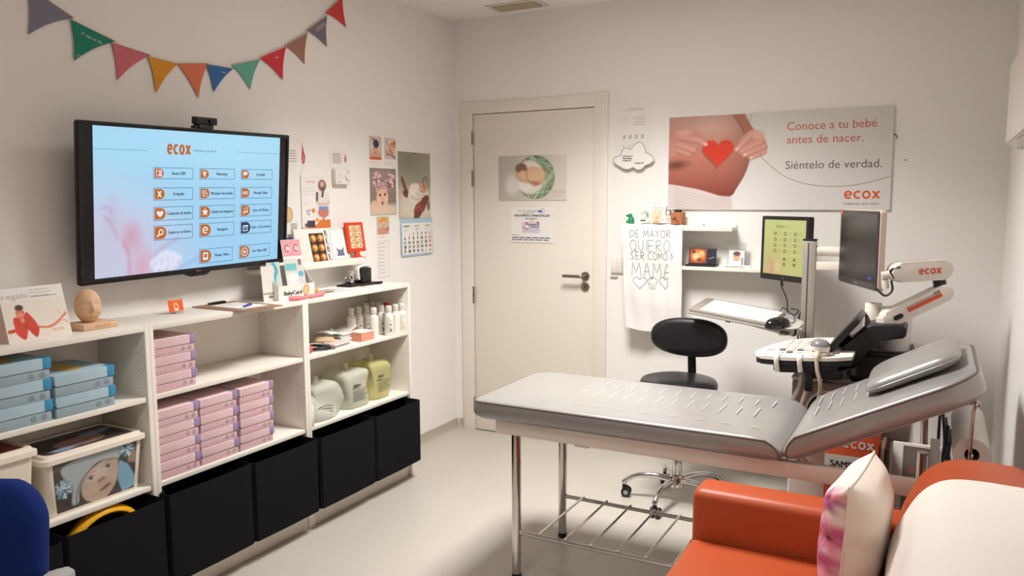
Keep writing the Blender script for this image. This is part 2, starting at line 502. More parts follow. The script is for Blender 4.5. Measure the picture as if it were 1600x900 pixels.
b = MB(); b.box((DX0, .05, 0), (DX1, .06, DH), mat('painted_gap_shade', (60, 52, 46), .8)); b.build('gap_shade_sheet', door)  # dark sheet behind the leaf: shade in the door gaps, put in as colour
for z0, z1 in ((1.845, 1.93), (1.585, 1.688), (.838, .948), (.12, .22)):
    b = MB(); b.cyl((DX0 - .001, -.012, z0), (DX0 - .001, -.012, z1), .006, STEEL, n=12, bev=.002)
    b.cyl((DX0 - .001, -.012, (z0 + z1) / 2 - .002), (DX0 - .001, -.012, (z0 + z1) / 2 + .002), .0066, BLACKP, n=12)
    b.build('hinge', door)
b = MB()
b.cyl((.915, .001, 1.047), (.915, -.009, 1.047), .026, STEEL, n=28, bev=.002)
b.tube([(.915, -.008, 1.047), (.915, -.04, 1.047), (.905, -.052, 1.047), (.885, -.055, 1.047), (.79, -.055, 1.047)], .0095, STEEL, smooth=5, n=12)
b.cyl((.915, .001, .983), (.915, -.009, .983), .026, STEEL, n=28, bev=.002)
b.cyl((.915, -.009, .988), (.915, -.0095, .988), .006, INK, n=12); b.box((.9125, -.0095, .972), (.9175, -.009, .986), INK)
b.build('door_handle', door)

# ceiling lamps (out of frame) and the air vent
LIT = [mat('lamp_diffuser', (255, 250, 242), 0.6, emit=9.0, var=0.0), mat('dim_lamp_diffuser', (255, 250, 242), 0.6, emit=2.5, var=0.0)]
for i, (x, y, pw, spr) in enumerate(PANELS):
    t = thing('ceiling_light', ['square white ceiling light panel above the couch', 'square white ceiling light panel above the middle of the room', 'square white ceiling light panel farthest from the door'][i], 'light', (x, y, ROOM_H), 0, 'ceiling light panels')
    b = MB(); b.box((x - .32, y - .32, ROOM_H - .03), (x + .32, y - .30, ROOM_H - .0005), WHITEP, .003); b.box((x - .32, y + .30, ROOM_H - .03), (x + .32, y + .32, ROOM_H - .0005), WHITEP, .003)
    b.box((x - .32, y - .30, ROOM_H - .03), (x - .30, y + .30, ROOM_H - .0005), WHITEP, .003); b.box((x + .30, y - .30, ROOM_H - .03), (x + .32, y + .30, ROOM_H - .0005), WHITEP, .003)
    b.build('lamp_frame', t)
    b = MB(); b.box((x - .30, y - .30, ROOM_H - .02), (x + .30, y + .30, ROOM_H - .01), LIT[min(i, 1)]); b.build('diffuser', t)
    ld = bpy.data.lights.new('lamp_light', 'AREA'); ld.shape = 'SQUARE'; ld.size = .58; ld.energy = pw; ld.color = LAMP_COLOUR; ld.spread = math.radians(spr)
    lo = bpy.data.objects.new('lamp_light', ld); COL.objects.link(lo); lo.parent = t; lo.location = (0, 0, -.032)

VENTM = mat('white_vent_metal', (214, 204, 194), .5); TANM = mat('tan_vent_slats', (176, 160, 136), .6)
t = thing('air_vent', 'white rectangular ceiling air vent with tan slats', 'vent', (.54, -.165, ROOM_H))
b = MB(); x0, x1, y0, y1, zz = .375, .709, -.249, -.075, ROOM_H
b.prism([(x0, y0), (x1, y0), (x1, y1), (x0, y1)], zz - .006, zz - .0005, VENTM, bev=.002); b.build('vent_frame', t)
b = MB(); b.box((x0 + .03, y0 + .03, zz - .0075), (x1 - .03, y1 - .03, zz - .006), mat('vent_shadow', (96, 84, 70), .8)); b.build('duct_shade_sheet', t)  # flat dark sheet, the shade between the slats painted as colour
b = MB()
for k in range(6):
    yy = y0 + .038 + k * (y1 - y0 - .076) / 5
    b.prism([(yy - .011, zz - .0085), (yy - .010, zz - .0075), (yy + .010, zz - .011), (yy + .009, zz - .012)], x0 + .032, x1 - .032, TANM, Fr((0, 0, 0), (0, 1, 0), (0, 0, 1)))
b.build('slats', t)
# ================================================================== shelving units along the left wall
PEG = mat('peg_hole', (150, 138, 124), .8)
UD, UH, UT = 0.28, 1.06, 0.018
SH = (0.800, 0.470)
def shelf_unit(yfar, label):
    """yfar: end nearest the door; 0.8 m wide towards the camera"""
    y1, y0 = yfar, yfar - .8
    t = thing('shelving_unit', label, 'shelf', (0.14, (y0 + y1) / 2, 0), 0, 'white shelving units')
    for a, c in ((y0 + .0003, y0 + UT), (y1 - UT, y1 - .0003)):
        b = MB(); b.box((.002, a, 0), (UD, c, UH), WHITE_LAM, .0012)
        inner = c if a < (y0 + y1) / 2 else a; sgn = 1 if a < (y0 + y1) / 2 else -1
        for z in [.16 + .032 * k for k in range(28)]:
            for xx in (.045, .235):
                if any(abs(z - q + .009) < .03 for q in SH): continue
                b.cyl((xx, inner - sgn * .0005, z), (xx, inner + sgn * .0003, z), .0026, PEG, n=8)
        b.build('side_panel', t)
    iy0, iy1 = y0 + UT, y1 - UT
    b = MB(); b.box((.002, iy0, UH - .02), (UD, iy1, UH), WHITE_LAM, .0012); b.build('top_panel', t)
    for z in SH:
        b = MB(); b.box((.012, iy0 + .001, z - .018), (UD - .006, iy1 - .001, z), WHITE_LAM, .0012); b.build('shelf_board', t)
    b = MB(); b.box((.012, iy0, .082), (UD, iy1, .10), WHITE_LAM, .0012); b.build('bottom_panel', t)
    b = MB(); b.box((UD - .03, iy0, 0), (UD - .014, iy1, .082), WHITE_LAM, .001); b.build('plinth', t)
    b = MB(); b.box((.004, iy0, .09), (.008, iy1, UH - .01), WHITE_LAM); b.build('back_panel', t)
    return t
shelf_unit(-.90, 'white shelving unit nearest the door, holding bottles and gel containers')
shelf_unit(-1.70, 'white shelving unit in the middle, holding pink dotted boxes')
shelf_unit(-2.50, 'white shelving unit furthest from the door, holding blue boxes')

# fabric boxes in the bottom row
FAB = mat('black_fabric', (18, 18, 22), .9, var=.12, scale=300, bump=.25, bscale=900, spec=.15)
def fabric_box(y0, y1, flare0, flare1, label, xf=.352, z0=.1015, z1=.436, handle=False):
    w = .004
    def outline(d, zt):
        k = min(1.0, zt)
        return [(.022 + d, y0 + d), (.283, y0 + d), (.305, y0 - flare0 + d), (xf - .012 - d, y0 - flare0 + d), (xf - d, y0 - flare0 + .010 + d),
                (xf + .003 - d, (y0 + y1) / 2), (xf - d, y1 + flare1 - .010 - d), (xf - .012 - d, y1 + flare1 - d), (.305, y1 + flare1 - d), (.283, y1 - d), (.022 + d, y1 - d)]
    o = outline(0, 1); i = outline(w, 1)
    t = thing('storage_box', label, 'box', (.19, (y0 + y1) / 2, z0), 0, 'black fabric storage boxes')
    b = MB()
    R = [[(p[0], p[1], z0) for p in outline(.006, 1)], [(p[0], p[1], z0 + .006) for p in o], [(p[0], p[1], z1 - .002) for p in o], [(p[0], p[1], z1) for p in outline(.001, 1)],
         [(p[0], p[1], z1) for p in outline(w - .001, 1)], [(p[0], p[1], z1 - .002) for p in i], [(p[0], p[1], z0 + .01) for p in i]]
    b.loft(R, FAB); b.build('box_body', t)
    b = MB(); b.prism([(y0 - flare0 + .03, 0), (y1 + flare1 - .03, 0), (y1 + flare1 - .03, .018), (y0 - flare0 + .03, .018)], 0, .0012, FAB, Fr((xf - w - .0015, 0, z1 - .03), (0, 1, 0), (0, 0, 1)))
    b.build('hem', t)
    if handle:
        b = MB(); ym = y0 + .05
        b.tube([(.10, y0 + .008, z1 - .05), (.13, y0 + .012, z1 + .004), (.17, y0 + .012, z1 + .006), (.20, y0 + .008, z1 - .05)], .008, FAB, n=8, smooth=4, flat=.35); b.build('loop_handle', t)
    return t
fabric_box(-1.298, -.921, .012, .0, 'black fabric box nearest the door, under the gel containers')
fabric_box(-1.679, -1.302, .030, -.012, 'black fabric box next to the one nearest the door')
fabric_box(-2.098, -1.721, .006, .0, 'black fabric box under the empty end of the pink box shelf', z1=.438)
fabric_box(-2.479, -2.102, .036, -.006, 'black fabric box under the tall stacks of pink boxes', z1=.442)
fabric_box(-2.898, -2.521, .0, .0, 'black fabric box holding a yellow plastic hoop', z1=.436)
fabric_box(-3.279, -2.902, .0, .0, 'black fabric box at the edge, mostly behind the blue chair', z1=.425)
YEL = mat('yellow_plastic', (246, 178, 28), .3, var=.03)
b = MB(); pts = []
for k in range(25):
    a = math.radians(190 - k * 8.4)
    pts.append((.225 + .02 * math.sin(a), -2.69 + .135 * math.cos(a), .302 + .130 * math.sin(a)))
b.tube(pts, .016, YEL, n=12, flat=1.6)
o = tag(b.build('hoop'), 'curved yellow plastic hoop sticking out of a black box', 'toy'); rebase(o, (.225, -2.69, .30))

# ------------------------------------------------------------------ flat cardboard boxes
def carton(base_rgb, lid_rgb, tab_rgb, dotted, tname):
    """one flat lidded carton, 0.176 wide (y), 0.235 deep (x), 0.068 high, origin under its middle"""
    lid = mat(tname + '_lid', lid_rgb, .6, var=.03); bas = mat(tname + '_base', base_rgb, .6, var=.04); tab = mat(tname + '_tab', tab_rgb, .55)
    dot = mat(tname + '_dots', (184, 140, 160), .7); ink = mat(tname + '_print', (92, 88, 96), .7)
    return lid, bas, tab, dot, ink
def make_carton(mats, w, d, h, dotted, label, cat_group, art=None):
    lid, bas, tab, dot, ink = mats
    t = thing('carton', label, 'box', (0, 0, 0), 0, cat_group)
    hb = h * .48
    fr = Fr((d / 2, -w / 2, 0), (0, 1, 0), (0, 0, 1))           # front face, u along +y
    b = MB(); b.box((-d / 2 + .002, -w / 2 + .001, 0), (d / 2 - .003, w / 2 - .004, hb), bas, .0012)
    f2 = Fr((d / 2 - .003, -w / 2, 0), (0, 1, 0), (0, 0, 1))
    for cx in (w * .70, w * .86):
        b.ribbon(arc(cx, hb * .5, hb * .24, 0, 350, 16), .0014, ink, .0005, f2, closed=True)
        b.ribbon([(cx - .003, hb * .38), (cx, hb * .62), (cx + .003, hb * .38)], .0018, ink, .0005, f2)
    if dotted:
        for j in range(2):
            for i in range(12):
                x = .012 + (i + .5 * (j % 2)) * (w - .02) / 12
                if not (w * .6 < x < w * .95): b.ell(x, hb * (.3 + .4 * j), .0025, .0022, dot, .0005, f2, 8)
    b.build('tray', t)
    b = MB(); b.prism(rrect(0, 0, w - .004, h - hb - .002, (.008, .002, .001, .001), 3), -d, 0, lid, Fr((d / 2, -w / 2, hb + .0015), (0, 1, 0), (0, 0, 1)), .0008)
    b.mats.append(lid)
    f3 = fr.at(0, hb + .0015)
    if dotted:
        for j in range(3):
            for i in range(12):
                x = .012 + (i + .5 * (j % 2)) * (w - .04) / 12
                b.ell(x, (h - hb) * (.2 + .28 * j), .0026, .0023, dot, .0005, f3, 8)
    if art: art(b, Fr((d / 2, -w / 2, h - .0004), (0, 1, 0), (-1, 0, 0)))
    b.build('lid', t)
    b = MB(); b.box((d / 2 - .03, w / 2 - .026, hb + .002), (d / 2 + .0014, w / 2 + .0, h + .0004), tab, .0012); b.build('corner_tab', t)
    return t
def stack(proto, x, y, z, n, h, labels, first, jitter=.004):
    o = None
    for k in range(n):
        lo = (x + random.uniform(-jitter, jitter) * .6, y + random.uniform(-jitter, jitter) * .5, z + .0004 + k * (h + .0006))
        rz = random.uniform(-.012, .012)
        if first and k == 0: o = proto; o.location = lo; o.rotation_euler = (0, 0, rz); o['label'] = labels[k]
        else: dup(proto, lo, rz, labels[k])
ORD = {3: ['bottom', 'middle', 'topmost'], 4: ['bottom', 'second from bottom', 'third from bottom', 'topmost'], 2: ['lower', 'upper']}
pm = carton((214, 178, 184), (230, 200, 203), (158, 138, 176), True, 'pink_card')
PW, PD, PHH = .186, .235, .0655
proto = make_carton(pm, PW, PD, PHH, True, 'pink dotted carton', 'pink dotted cartons')
PX = .268 - PD / 2
stack(proto, PX, -2.382, SH[0], 3, .0655, ['pink dotted carton, %s of the short stack on the upper shelf' % q for q in ORD[3]], True)
stack(proto, PX, -2.383, SH[1], 4, .0655, ['pink dotted carton, %s of the tall stack against the side panel' % q for q in ORD[4]], False)
stack(proto, PX, -2.191, SH[1], 4, .0655, ['pink dotted carton, %s of the middle tall stack' % q for q in ORD[4]], False)
stack(proto, PX, -1.993, SH[1], 4, .0655, ['pink dotted carton, %s of the tall stack beside the empty shelf end' % q for q in ORD[4]], False)
def duck(b, fr):
    y = mat('yellow_print', (222, 186, 104), .6); w2 = mat('pale_print', (214, 222, 224), .6)
    b.ell(.10, .10, .045, .06, y, .0006, fr); b.ell(.12, .17, .03, .03, y, .0007, fr); b.ell(.06, .16, .03, .05, w2, .0006, fr)
bm_ = carton((152, 172, 182), (172, 198, 210), (58, 148, 192), False, 'blue_card')
bproto = make_carton(bm_, .212, .225, .070, False, 'blue carton', 'blue cartons', duck)
BX = .268 - .225 / 2
stack(bproto, BX, -2.742, SH[0], 2, .070, ['blue carton, %s one of the short blue stack' % q for q in ORD[2]], True)
stack(bproto, BX, -2.962, SH[0], 3, .068, ['blue carton, %s of the tall blue stack' % q for q in ORD[3]], False)

# ------------------------------------------------------------------ plastic storage tubs with printed sides
TUB = mat('ivory_plastic', (236, 226, 210), .4, var=.015)
def tub(y0, y1, z0, h, label, front, lid, xf=.268, red=False):
    t = thing('storage_tub', label, 'box', ((.03 + xf) / 2, (y0 + y1) / 2, z0))
    zt = z0 + h; inn = .022
    b = MB()
    R = []
    for z, d in ((z0 + .0006, inn), (z0 + .004, inn - .002), (zt - .03, .006), (zt - .03, .010), (z0 + .01, inn + .006)):
        R.append([(p[0], p[1], z) for p in rrect(.03 + d, y0 + d, xf - d, y1 - d, .018, 4)])
    b.loft(R, TUB); 
    def fs(off):
        def f(x, y):     # x along the width 0..1, y up 0..1 on the sloping front
            d = (inn - .002) * (1 - y) + .006 * y
            return Vector((xf - d + off, y0 + d + .018 + x * (y1 - y0 - 2 * d - .036), z0 + .004 + y * (h - .034)))
        return f
    if front: b.pic(front, 0.02, .03, .98, .985, PRINT, surf=fs(.0009))
    b.build('tub_body', t)
    b = MB()
    R = []
    for z, d in ((zt - .030, -.001), (zt - .028, -.006), (zt - .012, -.006), (zt - .010, -.003), (zt - .009, .003), (zt - .001, .006), (zt, .008), (zt, .020), (zt - .004, .022)):
        R.append([(p[0], p[1], z) for p in rrect(.03 + d, y0 + d, xf - d, y1 - d, .022, 5)])
    b.loft(R, TUB)
    if lid:
        fr = Fr((xf - .026, y0 + .026, zt - .0036), (0, 1, 0), (-1, 0, 0)); b.pic(lid, 0, 0, y1 - y0 - .052, xf - .082, PRINT, fr=fr)
    b.build('lid', t)
    return t
# baby in a knitted hat looking out (a printed photograph), traced loosely in its own picture units
p = Pic(300, 200, (74, 66, 62), 110, 74)
p.ell(40, 150, 60, 60, (66, 58, 54), soft=30); p.rect(0, 0, 300, 30, (96, 92, 88), soft=30)
p.poly([(30, 20), (120, -5), (220, -5), (235, 20), (225, 55), (160, 40), (110, 80), (85, 130), (80, 180), (55, 180), (60, 110), (35, 70)], (168, 178, 180), soft=6, smooth=4)
p.poly([(235, 60), (270, 90), (300, 150), (300, 190), (250, 200), (230, 140)], (126, 172, 196), soft=5)
p.poly([(270, 30), (300, 40), (300, 90), (268, 80)], (150, 132, 120), soft=8)
p.poly([(92, 120), (120, 75), (165, 42), (215, 42), (232, 80), (226, 140), (205, 180), (170, 205), (120, 195), (95, 165)], (186, 164, 148), soft=5, smooth=4)
p.ell(150, 90, 40, 30, (206, 186, 170), soft=26); p.ell(130, 150, 25, 22, (200, 174, 156), soft=18); p.ell(205, 120, 18, 22, (196, 172, 156), soft=14)
for ex, ey in ((128, 98), (192, 70)):
    p.ell(ex, ey, 15, 8, (206, 200, 196), rot=-22, soft=3); p.ell(ex, ey, 8, 7.5, (48, 46, 48), soft=2); p.line([(ex - 15, ey + 1), (ex - 2, ey - 9), (ex + 14, ey - 4)], 2.5, (86, 68, 60), smooth=4); p.ell(ex + 2, ey - 2, 2, 2, (240, 240, 240))
p.line([(112, 84), (126, 76), (144, 74)], 3, (150, 126, 112), soft=3, smooth=3); p.line([(178, 56), (192, 48), (206, 50)], 3, (150, 126, 112), soft=3, smooth=3)
p.ell(166, 118, 15, 10, (172, 140, 124), rot=-20, soft=6); p.ell(158, 122, 4, 3, (110, 84, 74), soft=2); p.ell(176, 116, 4, 3, (110, 84, 74), soft=2)
p.poly([(158, 166), (176, 150), (192, 143), (204, 146), (196, 156), (178, 166)], (150, 106, 96), soft=3, smooth=3); p.line([(160, 165), (180, 154), (202, 147)], 2, (96, 64, 60), smooth=3)
p.line([(70, 185), (78, 130), (106, 78), (160, 40), (225, 48)], 3, (60, 52, 50), smooth=4)
rr = random.Random(3)
for cx, cy, n in ((30, 110, 70), (258, 22, 70)):
    for k in range(n):
        a = rr.random() * 2 * PI; l = 12 + 20 * rr.random(); p.line([(cx + .4 * l * math.cos(a), cy + .5 * l * math.sin(a)), (cx + l * math.cos(a), cy + 1.3 * l * math.sin(a))], 7, rr.choice([(158, 190, 204), (186, 208, 216), (110, 144, 160), (140, 172, 188), (74, 92, 104)]), soft=3)
baby_front = p
p = Pic(300, 190, (70, 62, 60), 70, 44)
p.ell(150, 110, 95, 60, (60, 52, 54), soft=10); p.ell(150, 118, 84, 50, (176, 142, 128), soft=6); p.ell(235, 60, 60, 30, (150, 176, 214), rot=-10, soft=10); p.ell(70, 160, 40, 18, (150, 176, 214), soft=8)
p.line([(110, 118), (130, 122), (150, 116)], 4, (110, 80, 74), soft=3, smooth=3); p.line([(180, 104), (200, 106), (215, 98)], 4, (110, 80, 74), soft=3, smooth=3); p.ell(165, 135, 14, 7, (150, 108, 98), soft=5); p.rect(0, 0, 300, 40, (52, 46, 46), soft=40)
tub(-2.900, -2.530, SH[1], .212, 'ivory storage tub printed with a baby in a knitted hat', baby_front, p)
p = Pic(300, 190, (150, 60, 66), 40, 26); p.rect(0, 0, 300, 60, (100, 40, 48), soft=30); p.ell(120, 120, 70, 40, (196, 110, 104), soft=20)
tub(-3.270, -2.918, SH[1], .262, 'plain ivory storage tub with reddish lid, behind the blue chair', None, p)
# ================================================================== bottles and containers on the unit nearest the door
BOT = mat('white_bottle_plastic', (234, 228, 218), .35, var=.012)
CAPM = mat('white_cap', (226, 220, 208), .4, var=.012)
def make_bottle(style):
    t = thing('gel_bottle', 'x', 'bottle', (0, 0, 0), 0, 'white gel bottles')
    b = MB(); r = .0235
    b.lathe([(0, 0), (r - .003, 0), (r, .004), (r, .100), (r - .002, .108), (r - .008, .116), (.0135, .121), (.0135, .124), (0, .124)], BOT, 26)
    if style:
        def sf(x, y):
            a = x / r; return Vector((r * 1.006 * math.cos(a), r * 1.006 * math.sin(a), y))
        def bar(a0, a1, z, h, m=GREYINK): b.raw([sf(a0 + (a1 - a0) * i / 6, z + hh) for hh in (0, h) for i in range(7)], [(i, i + 1, i + 8, i + 7) for i in range(6)], m)
        rr = random.Random(style)
        for k in range(9):
            z = .088 - k * .009; bar(-.020, -.020 + .014 + .02 * rr.random(), z, .0022)
        if style == 2:
            b.raw([sf(-.003, .016), sf(.008, .016), sf(.0025, .034)], [(0, 1, 2)], INK)
        else:
            for z in (.03, .02, .055): bar(-.004, .008, z, .005, INK)
    b.build('bottle_body', t)
    b = MB(); b.lathe([(0, .1235), (.0160, .1235), (.0165, .126), (.0160, .151), (.0145, .154), (0, .1545)], CAPM, 24); b.lathe([(.0168, .1385), (.0170, .139), (.0168, .1395)], GREYINK, 24); b.build('cap', t)
    return t
B0, B1, B2 = make_bottle(0), make_bottle(1), make_bottle(2)
used = set()
def place_bottle(src, px, x, label, rz=-.55, dz=0):
    y = min(-.942, W(px, 500, 0, x)[1]); loc = (x, y, SH[0] + .0004)
    if src.name not in used: used.add(src.name); src.location = loc; src.rotation_euler = (0, 0, rz); src['label'] = label; return src
    return dup(src, loc, rz, label)
place_bottle(B1, 607.5, .250, 'white bottle with dense grey label lines, third from the side panel in front')
place_bottle(B0, 618.2, .247, 'white bottle with blank front, second from the side panel in front')
place_bottle(B2, 628.6, .251, 'white bottle with a dark triangle, closest to the side panel')
place_bottle(B0, 584.0, .222, 'white bottle with blank front, at the inner end of the front row')
place_bottle(B1, 595.8, .192, 'slim white bottle with black print, between two front bottles')
for px, x in ((549.2, .132), (560.8, .132), (572.8, .136)):
    place_bottle(B1, px, x, 'white gel bottle in the shadowed middle row behind the paper stack')
for px, x in ((571.5, .070), (582.8, .072), (594.0, .098)):
    place_bottle(B0, px, x, 'white gel bottle in the back row of the bottle cluster')
b = MB(); b.lathe([(0, 0), (.022, 0), (.022, .11), (.013, .125), (.013, .135), (0, .135)], BOT, 20); b.build
t = thing('gel_bottle', 'white bottle with a red cap showing between the front bottles', 'bottle', (.175, W(604.5, 500, 0, .175)[1], SH[0] + .0004), 0, 'white gel bottles')
b.build('bottle_body', t, local=True)
b = MB(); b.lathe([(0, .1355), (.014, .1355), (.014, .158), (0, .160)], REDINK, 20); b.build('cap', t, local=True)

def gelmat(name, rgb):
    return mat(name, rgb, .2, var=.02, scale=20, trans=.5, ior=1.12, bump=.25, bscale=25)
def gel_cube(y0, y1, x0, x1, z0, h, m, label, neat, yel=False):
    yc, xc = (y0 + y1) / 2, (x0 + x1) / 2
    t = thing('gel_container', label, 'container', (xc, yc, z0), 0, 'soft plastic gel containers')
    rr = random.Random(int(abs(yc) * 1000)); w, d = (y1 - y0) / 2, (x1 - x0) / 2
    ph = [rr.random() * 6 for _ in range(6)]
    b = MB(); N = 28; rings = []
    for j, zz in enumerate([0, .015, .08, .2, .35, .5, .65, .78, .88, .95, 1.0]):
        ring = []
        sc = {0: .86, 1: .95}.get(j, 1.0)
        if not neat: sc *= 1 - .42 * max(0, zz - .35) ** 1.1
        if j == 9: sc *= .9
        if j == 10: sc *= .55
        for i in range(N):
            a = 2 * PI * i / N; ca, sa = math.cos(a), math.sin(a); e = .42 if neat else .6
            x = math.copysign(abs(ca) ** e, ca) * d * sc; y = math.copysign(abs(sa) ** e, sa) * w * sc
            k = (1 if neat else 2.4) * .006
            x += k * math.sin(3 * a + ph[0] + 5 * zz); y += k * math.sin(4 * a + ph[1] + 6 * zz)
            z = z0 + .0005 + h * zz + (0 if j < 2 else (.004 if neat else .012) * math.sin(2 * a + ph[2]) * zz)
            ring.append((xc + x, yc + y, z))
        rings.append(ring)
    b.loft(rings, m); b.build('pouch', t, ang=60)
    b = MB()
    b.lathe([(0, 0), (.02, 0), (.02, .012), (.016, .014), (.016, .03), (.014, .034), (0, .034)], mat('cloudy_cap', (214, 208, 184), .4), 20, Matrix.Translation((xc, yc, z0 + h * .985)))
    b.build('spout', t)
    b = MB(); f = Fr((x1 + .0075, y0 + .02, z0), (0, 1, 0), (0, 0, 1)) if neat else Fr((x1 + .005, y0 + .03, z0), (0, 1, 0), (0, 0, 1))
    tx = mat('gel_print', (92, 94, 84), .6)
    if neat:
        b.lines(.012, h * .60, (y1 - y0) * .35, .01, 1, tx, .012, fr=f); b.lines(.012, h * .50, (y1 - y0) * .62, h * .28, 6, tx, .004, fr=f)
        b.text('GEL', .012, h * .60, .014, INK, .0009, f)
    else:
        for k in range(4): b.ribbon([(.0 + .01 * k, h * .40 - .016 * k), (.04, h * .44 - .014 * k), (.10, h * .36 - .014 * k)], .004, tx, fr=f.at(0, 0, -.02 + .012))
    b.build('printing', t)
GZ = SH[1]
gel_cube(-1.635, -1.405, .055, .255, GZ, .165, gelmat('pale_gel', (240, 240, 226)), 'crumpled clear gel pouch, slumped at the dark end of shelf', False)
gel_cube(-1.385, -1.205, .06, .245, GZ, .185, gelmat('clear_gel', (240, 240, 222)), 'upright clear gel container with black print, middle of three', True)
gel_cube(-1.175, -1.005, .06, .235, GZ, .195, gelmat('yellow_gel', (234, 226, 164)), 'upright yellowish gel container nearest the side panel', True)
t = thing('tall_bottle', 'tall thin white bottle half hidden by the panel beside the crumpled pouch', 'bottle', (.262, -1.666, GZ + .0004))
b = MB(); b.lathe([(0, 0), (.012, 0), (.0135, .003), (.0135, .085), (.009, .097), (.008, .104), (0, .104)], BOT, 18); b.build('bottle_body', t, local=True)
b = MB(); b.lathe([(0, .1042), (.0095, .1042), (.0095, .122), (0, .123)], CAPM, 18); b.build('cap', t, local=True)

# clutter on the same shelf
S0 = SH[0] + .0005
def on(px, py, z): return W(px, py, 2, z)
t = thing('glue_jar', 'small pale jar with a dark band at the shadowed shelf end', 'jar', (.12, W(509, 505, 0, .12)[1], S0))
b = MB(); b.lathe([(0, 0), (.016, 0), (.017, .003), (.017, .036), (0, .036)], mat('pale_jar', (200, 186, 172), .4), 20); b.lathe([(.0174, .034), (.0176, .036), (.0176, .043), (.0174, .045)], mat('maroon_band', (84, 40, 38), .5), 20); b.build('jar_body', t, local=True)
b = MB(); b.lathe([(0, .0362), (.018, .0362), (.018, .053), (.016, .055), (0, .055)], CAPM, 20); b.build('lid', t, local=True)
t = thing('cream_tube', 'slim white tube standing on end beside the small jar', 'tube', (.13, W(517.5, 505, 0, .13)[1], S0))
b = MB(); b.lathe([(0, 0), (.009, 0), (.0095, .002), (.0095, .018), (0, .018)], CAPM, 16); b.build('cap', t, local=True)
b = MB(); b.loft([[(.0085 * math.cos(2 * PI * i / 16) * (1 + k * .2), .0085 * math.sin(2 * PI * i / 16) * (1 - k * .92), .0183 + k * .052) for i in range(16)] for k in (0, .35, .7, 1)], BOT); b.build('tube_body', t, local=True)
def paper_stack(name, label, cat, x0, x1, y0, y1, z, n, cols, th=.0022, rz=0, skew=.006):
    b = MB(); rr = random.Random(n + int(abs(y0) * 100)); cx, cy = (x0 + x1) / 2, (y0 + y1) / 2
    for k in range(n):
        f = Fr((cx + rr.uniform(-skew, skew), cy + rr.uniform(-skew, skew), z + k * th), (math.cos(rz + rr.uniform(-.06, .06)), math.sin(rz), 0), (-math.sin(rz), math.cos(rz), 0))
        b.box((-(x1 - x0) / 2, -(y1 - y0) / 2, 0), ((x1 - x0) / 2, (y1 - y0) / 2, th * .92), cols[k % len(cols)], fr=f)
    o = b.build(name); rebase(o, (cx, cy, z)); return tag(o, label, cat)
CARD1 = mat('pinkish_card', (222, 196, 190), .6); CARD2 = mat('grey_card', (190, 184, 178), .6)
paper_stack('card_stack', 'low stack of pale cards and booklets at the shelf front', 'cards', .185, .262, -1.50, -1.37, S0, 8, [PAPER, CARD2, PAPER, CARD1], .0028, .1)
paper_stack('booklet_stack', 'white booklet pile under loose white paper in front of the bottles', 'papers', .10, .19, -1.36, -1.23, S0, 9, [PAPER, CARD2, PAPER], .005, .0)
b = MB()
b.surf(lambda u, v: Vector((.085 + .10 * u, -1.43 + .24 * v, S0 + .054 + .012 * math.sin(3 * u + 5 * v) * u + .006 * math.sin(9 * v))), 10, 14, PAPER)
b.surf(lambda u, v: Vector((.085 + .10 * u, -1.43 + .24 * v, S0 + .0532 + .012 * math.sin(3 * u + 5 * v) * u + .006 * math.sin(9 * v))), 10, 14, PAPER, flip=True)
o = tag(b.build('loose_paper', ang=80), 'loose curled white paper lying on the booklet pile', 'paper'); rebase(o, (.13, -1.31, S0 + .046))
PINKBOX = mat('salmon_card', (222, 150, 122), .6)
t = thing('small_carton', 'small salmon pink box with white top before the bottles', 'box', (.215, -1.225, S0))
b = MB(); b.box((.165, -1.285, S0), (.255, -1.185, S0 + .042), PINKBOX, .0015); b.build('carton_body', t)
b = MB(); b.box((.163, -1.287, S0 + .0422), (.257, -1.183, S0 + .047), mat('salmon_lid', (240, 226, 216), .6), .001); b.build('carton_lid', t)
TANCL = mat('tan_cloth', (196, 170, 134), .85, bump=.3)
b = MB()
def bag(u, v):
    a = 2 * PI * u; s = math.sin(PI * v)
    return Vector((.19 + .055 * s ** .6 * math.cos(a) + .004 * math.sin(5 * a + 3 * v), -1.48 + .115 * v, S0 + .024 + .019 * s ** .5 * math.sin(a) + .003 * math.sin(4 * a + 7 * v) * s))
b.surf(bag, 18, 18, TANCL, cu=True)
o = tag(b.build('cloth_bag', ang=80), 'crumpled tan cloth pouch behind the card stack', 'pouch'); rebase(o, (.19, -1.36, S0))
o.location.x -= .045; o.location.y -= .01
b = MB()
b.tube([(.12, -1.655, S0 + .012), (.15, -1.61, S0 + .026), (.19, -1.57, S0 + .03), (.215, -1.53, S0 + .02), (.235, -1.50, S0 + .014)], .010, BLACKP, smooth=5, n=8)
b.tube([(.17, -1.66, S0 + .009), (.20, -1.60, S0 + .010), (.235, -1.56, S0 + .012), (.25, -1.51, S0 + .010)], .008, BLACKP, smooth=5, n=8)
b.tube([(.185, -1.64, S0 + .022), (.205, -1.59, S0 + .036), (.225, -1.54, S0 + .030)], .004, GREYP, smooth=5, n=8)
o = tag(b.build('strap_bundle', ang=60), 'black strap bundle with a grey buckle, at the shelf end', 'strap'); rebase(o, (.19, -1.58, S0))
REDC = mat('coral_fabric', (216, 92, 84), .8, bump=.2)
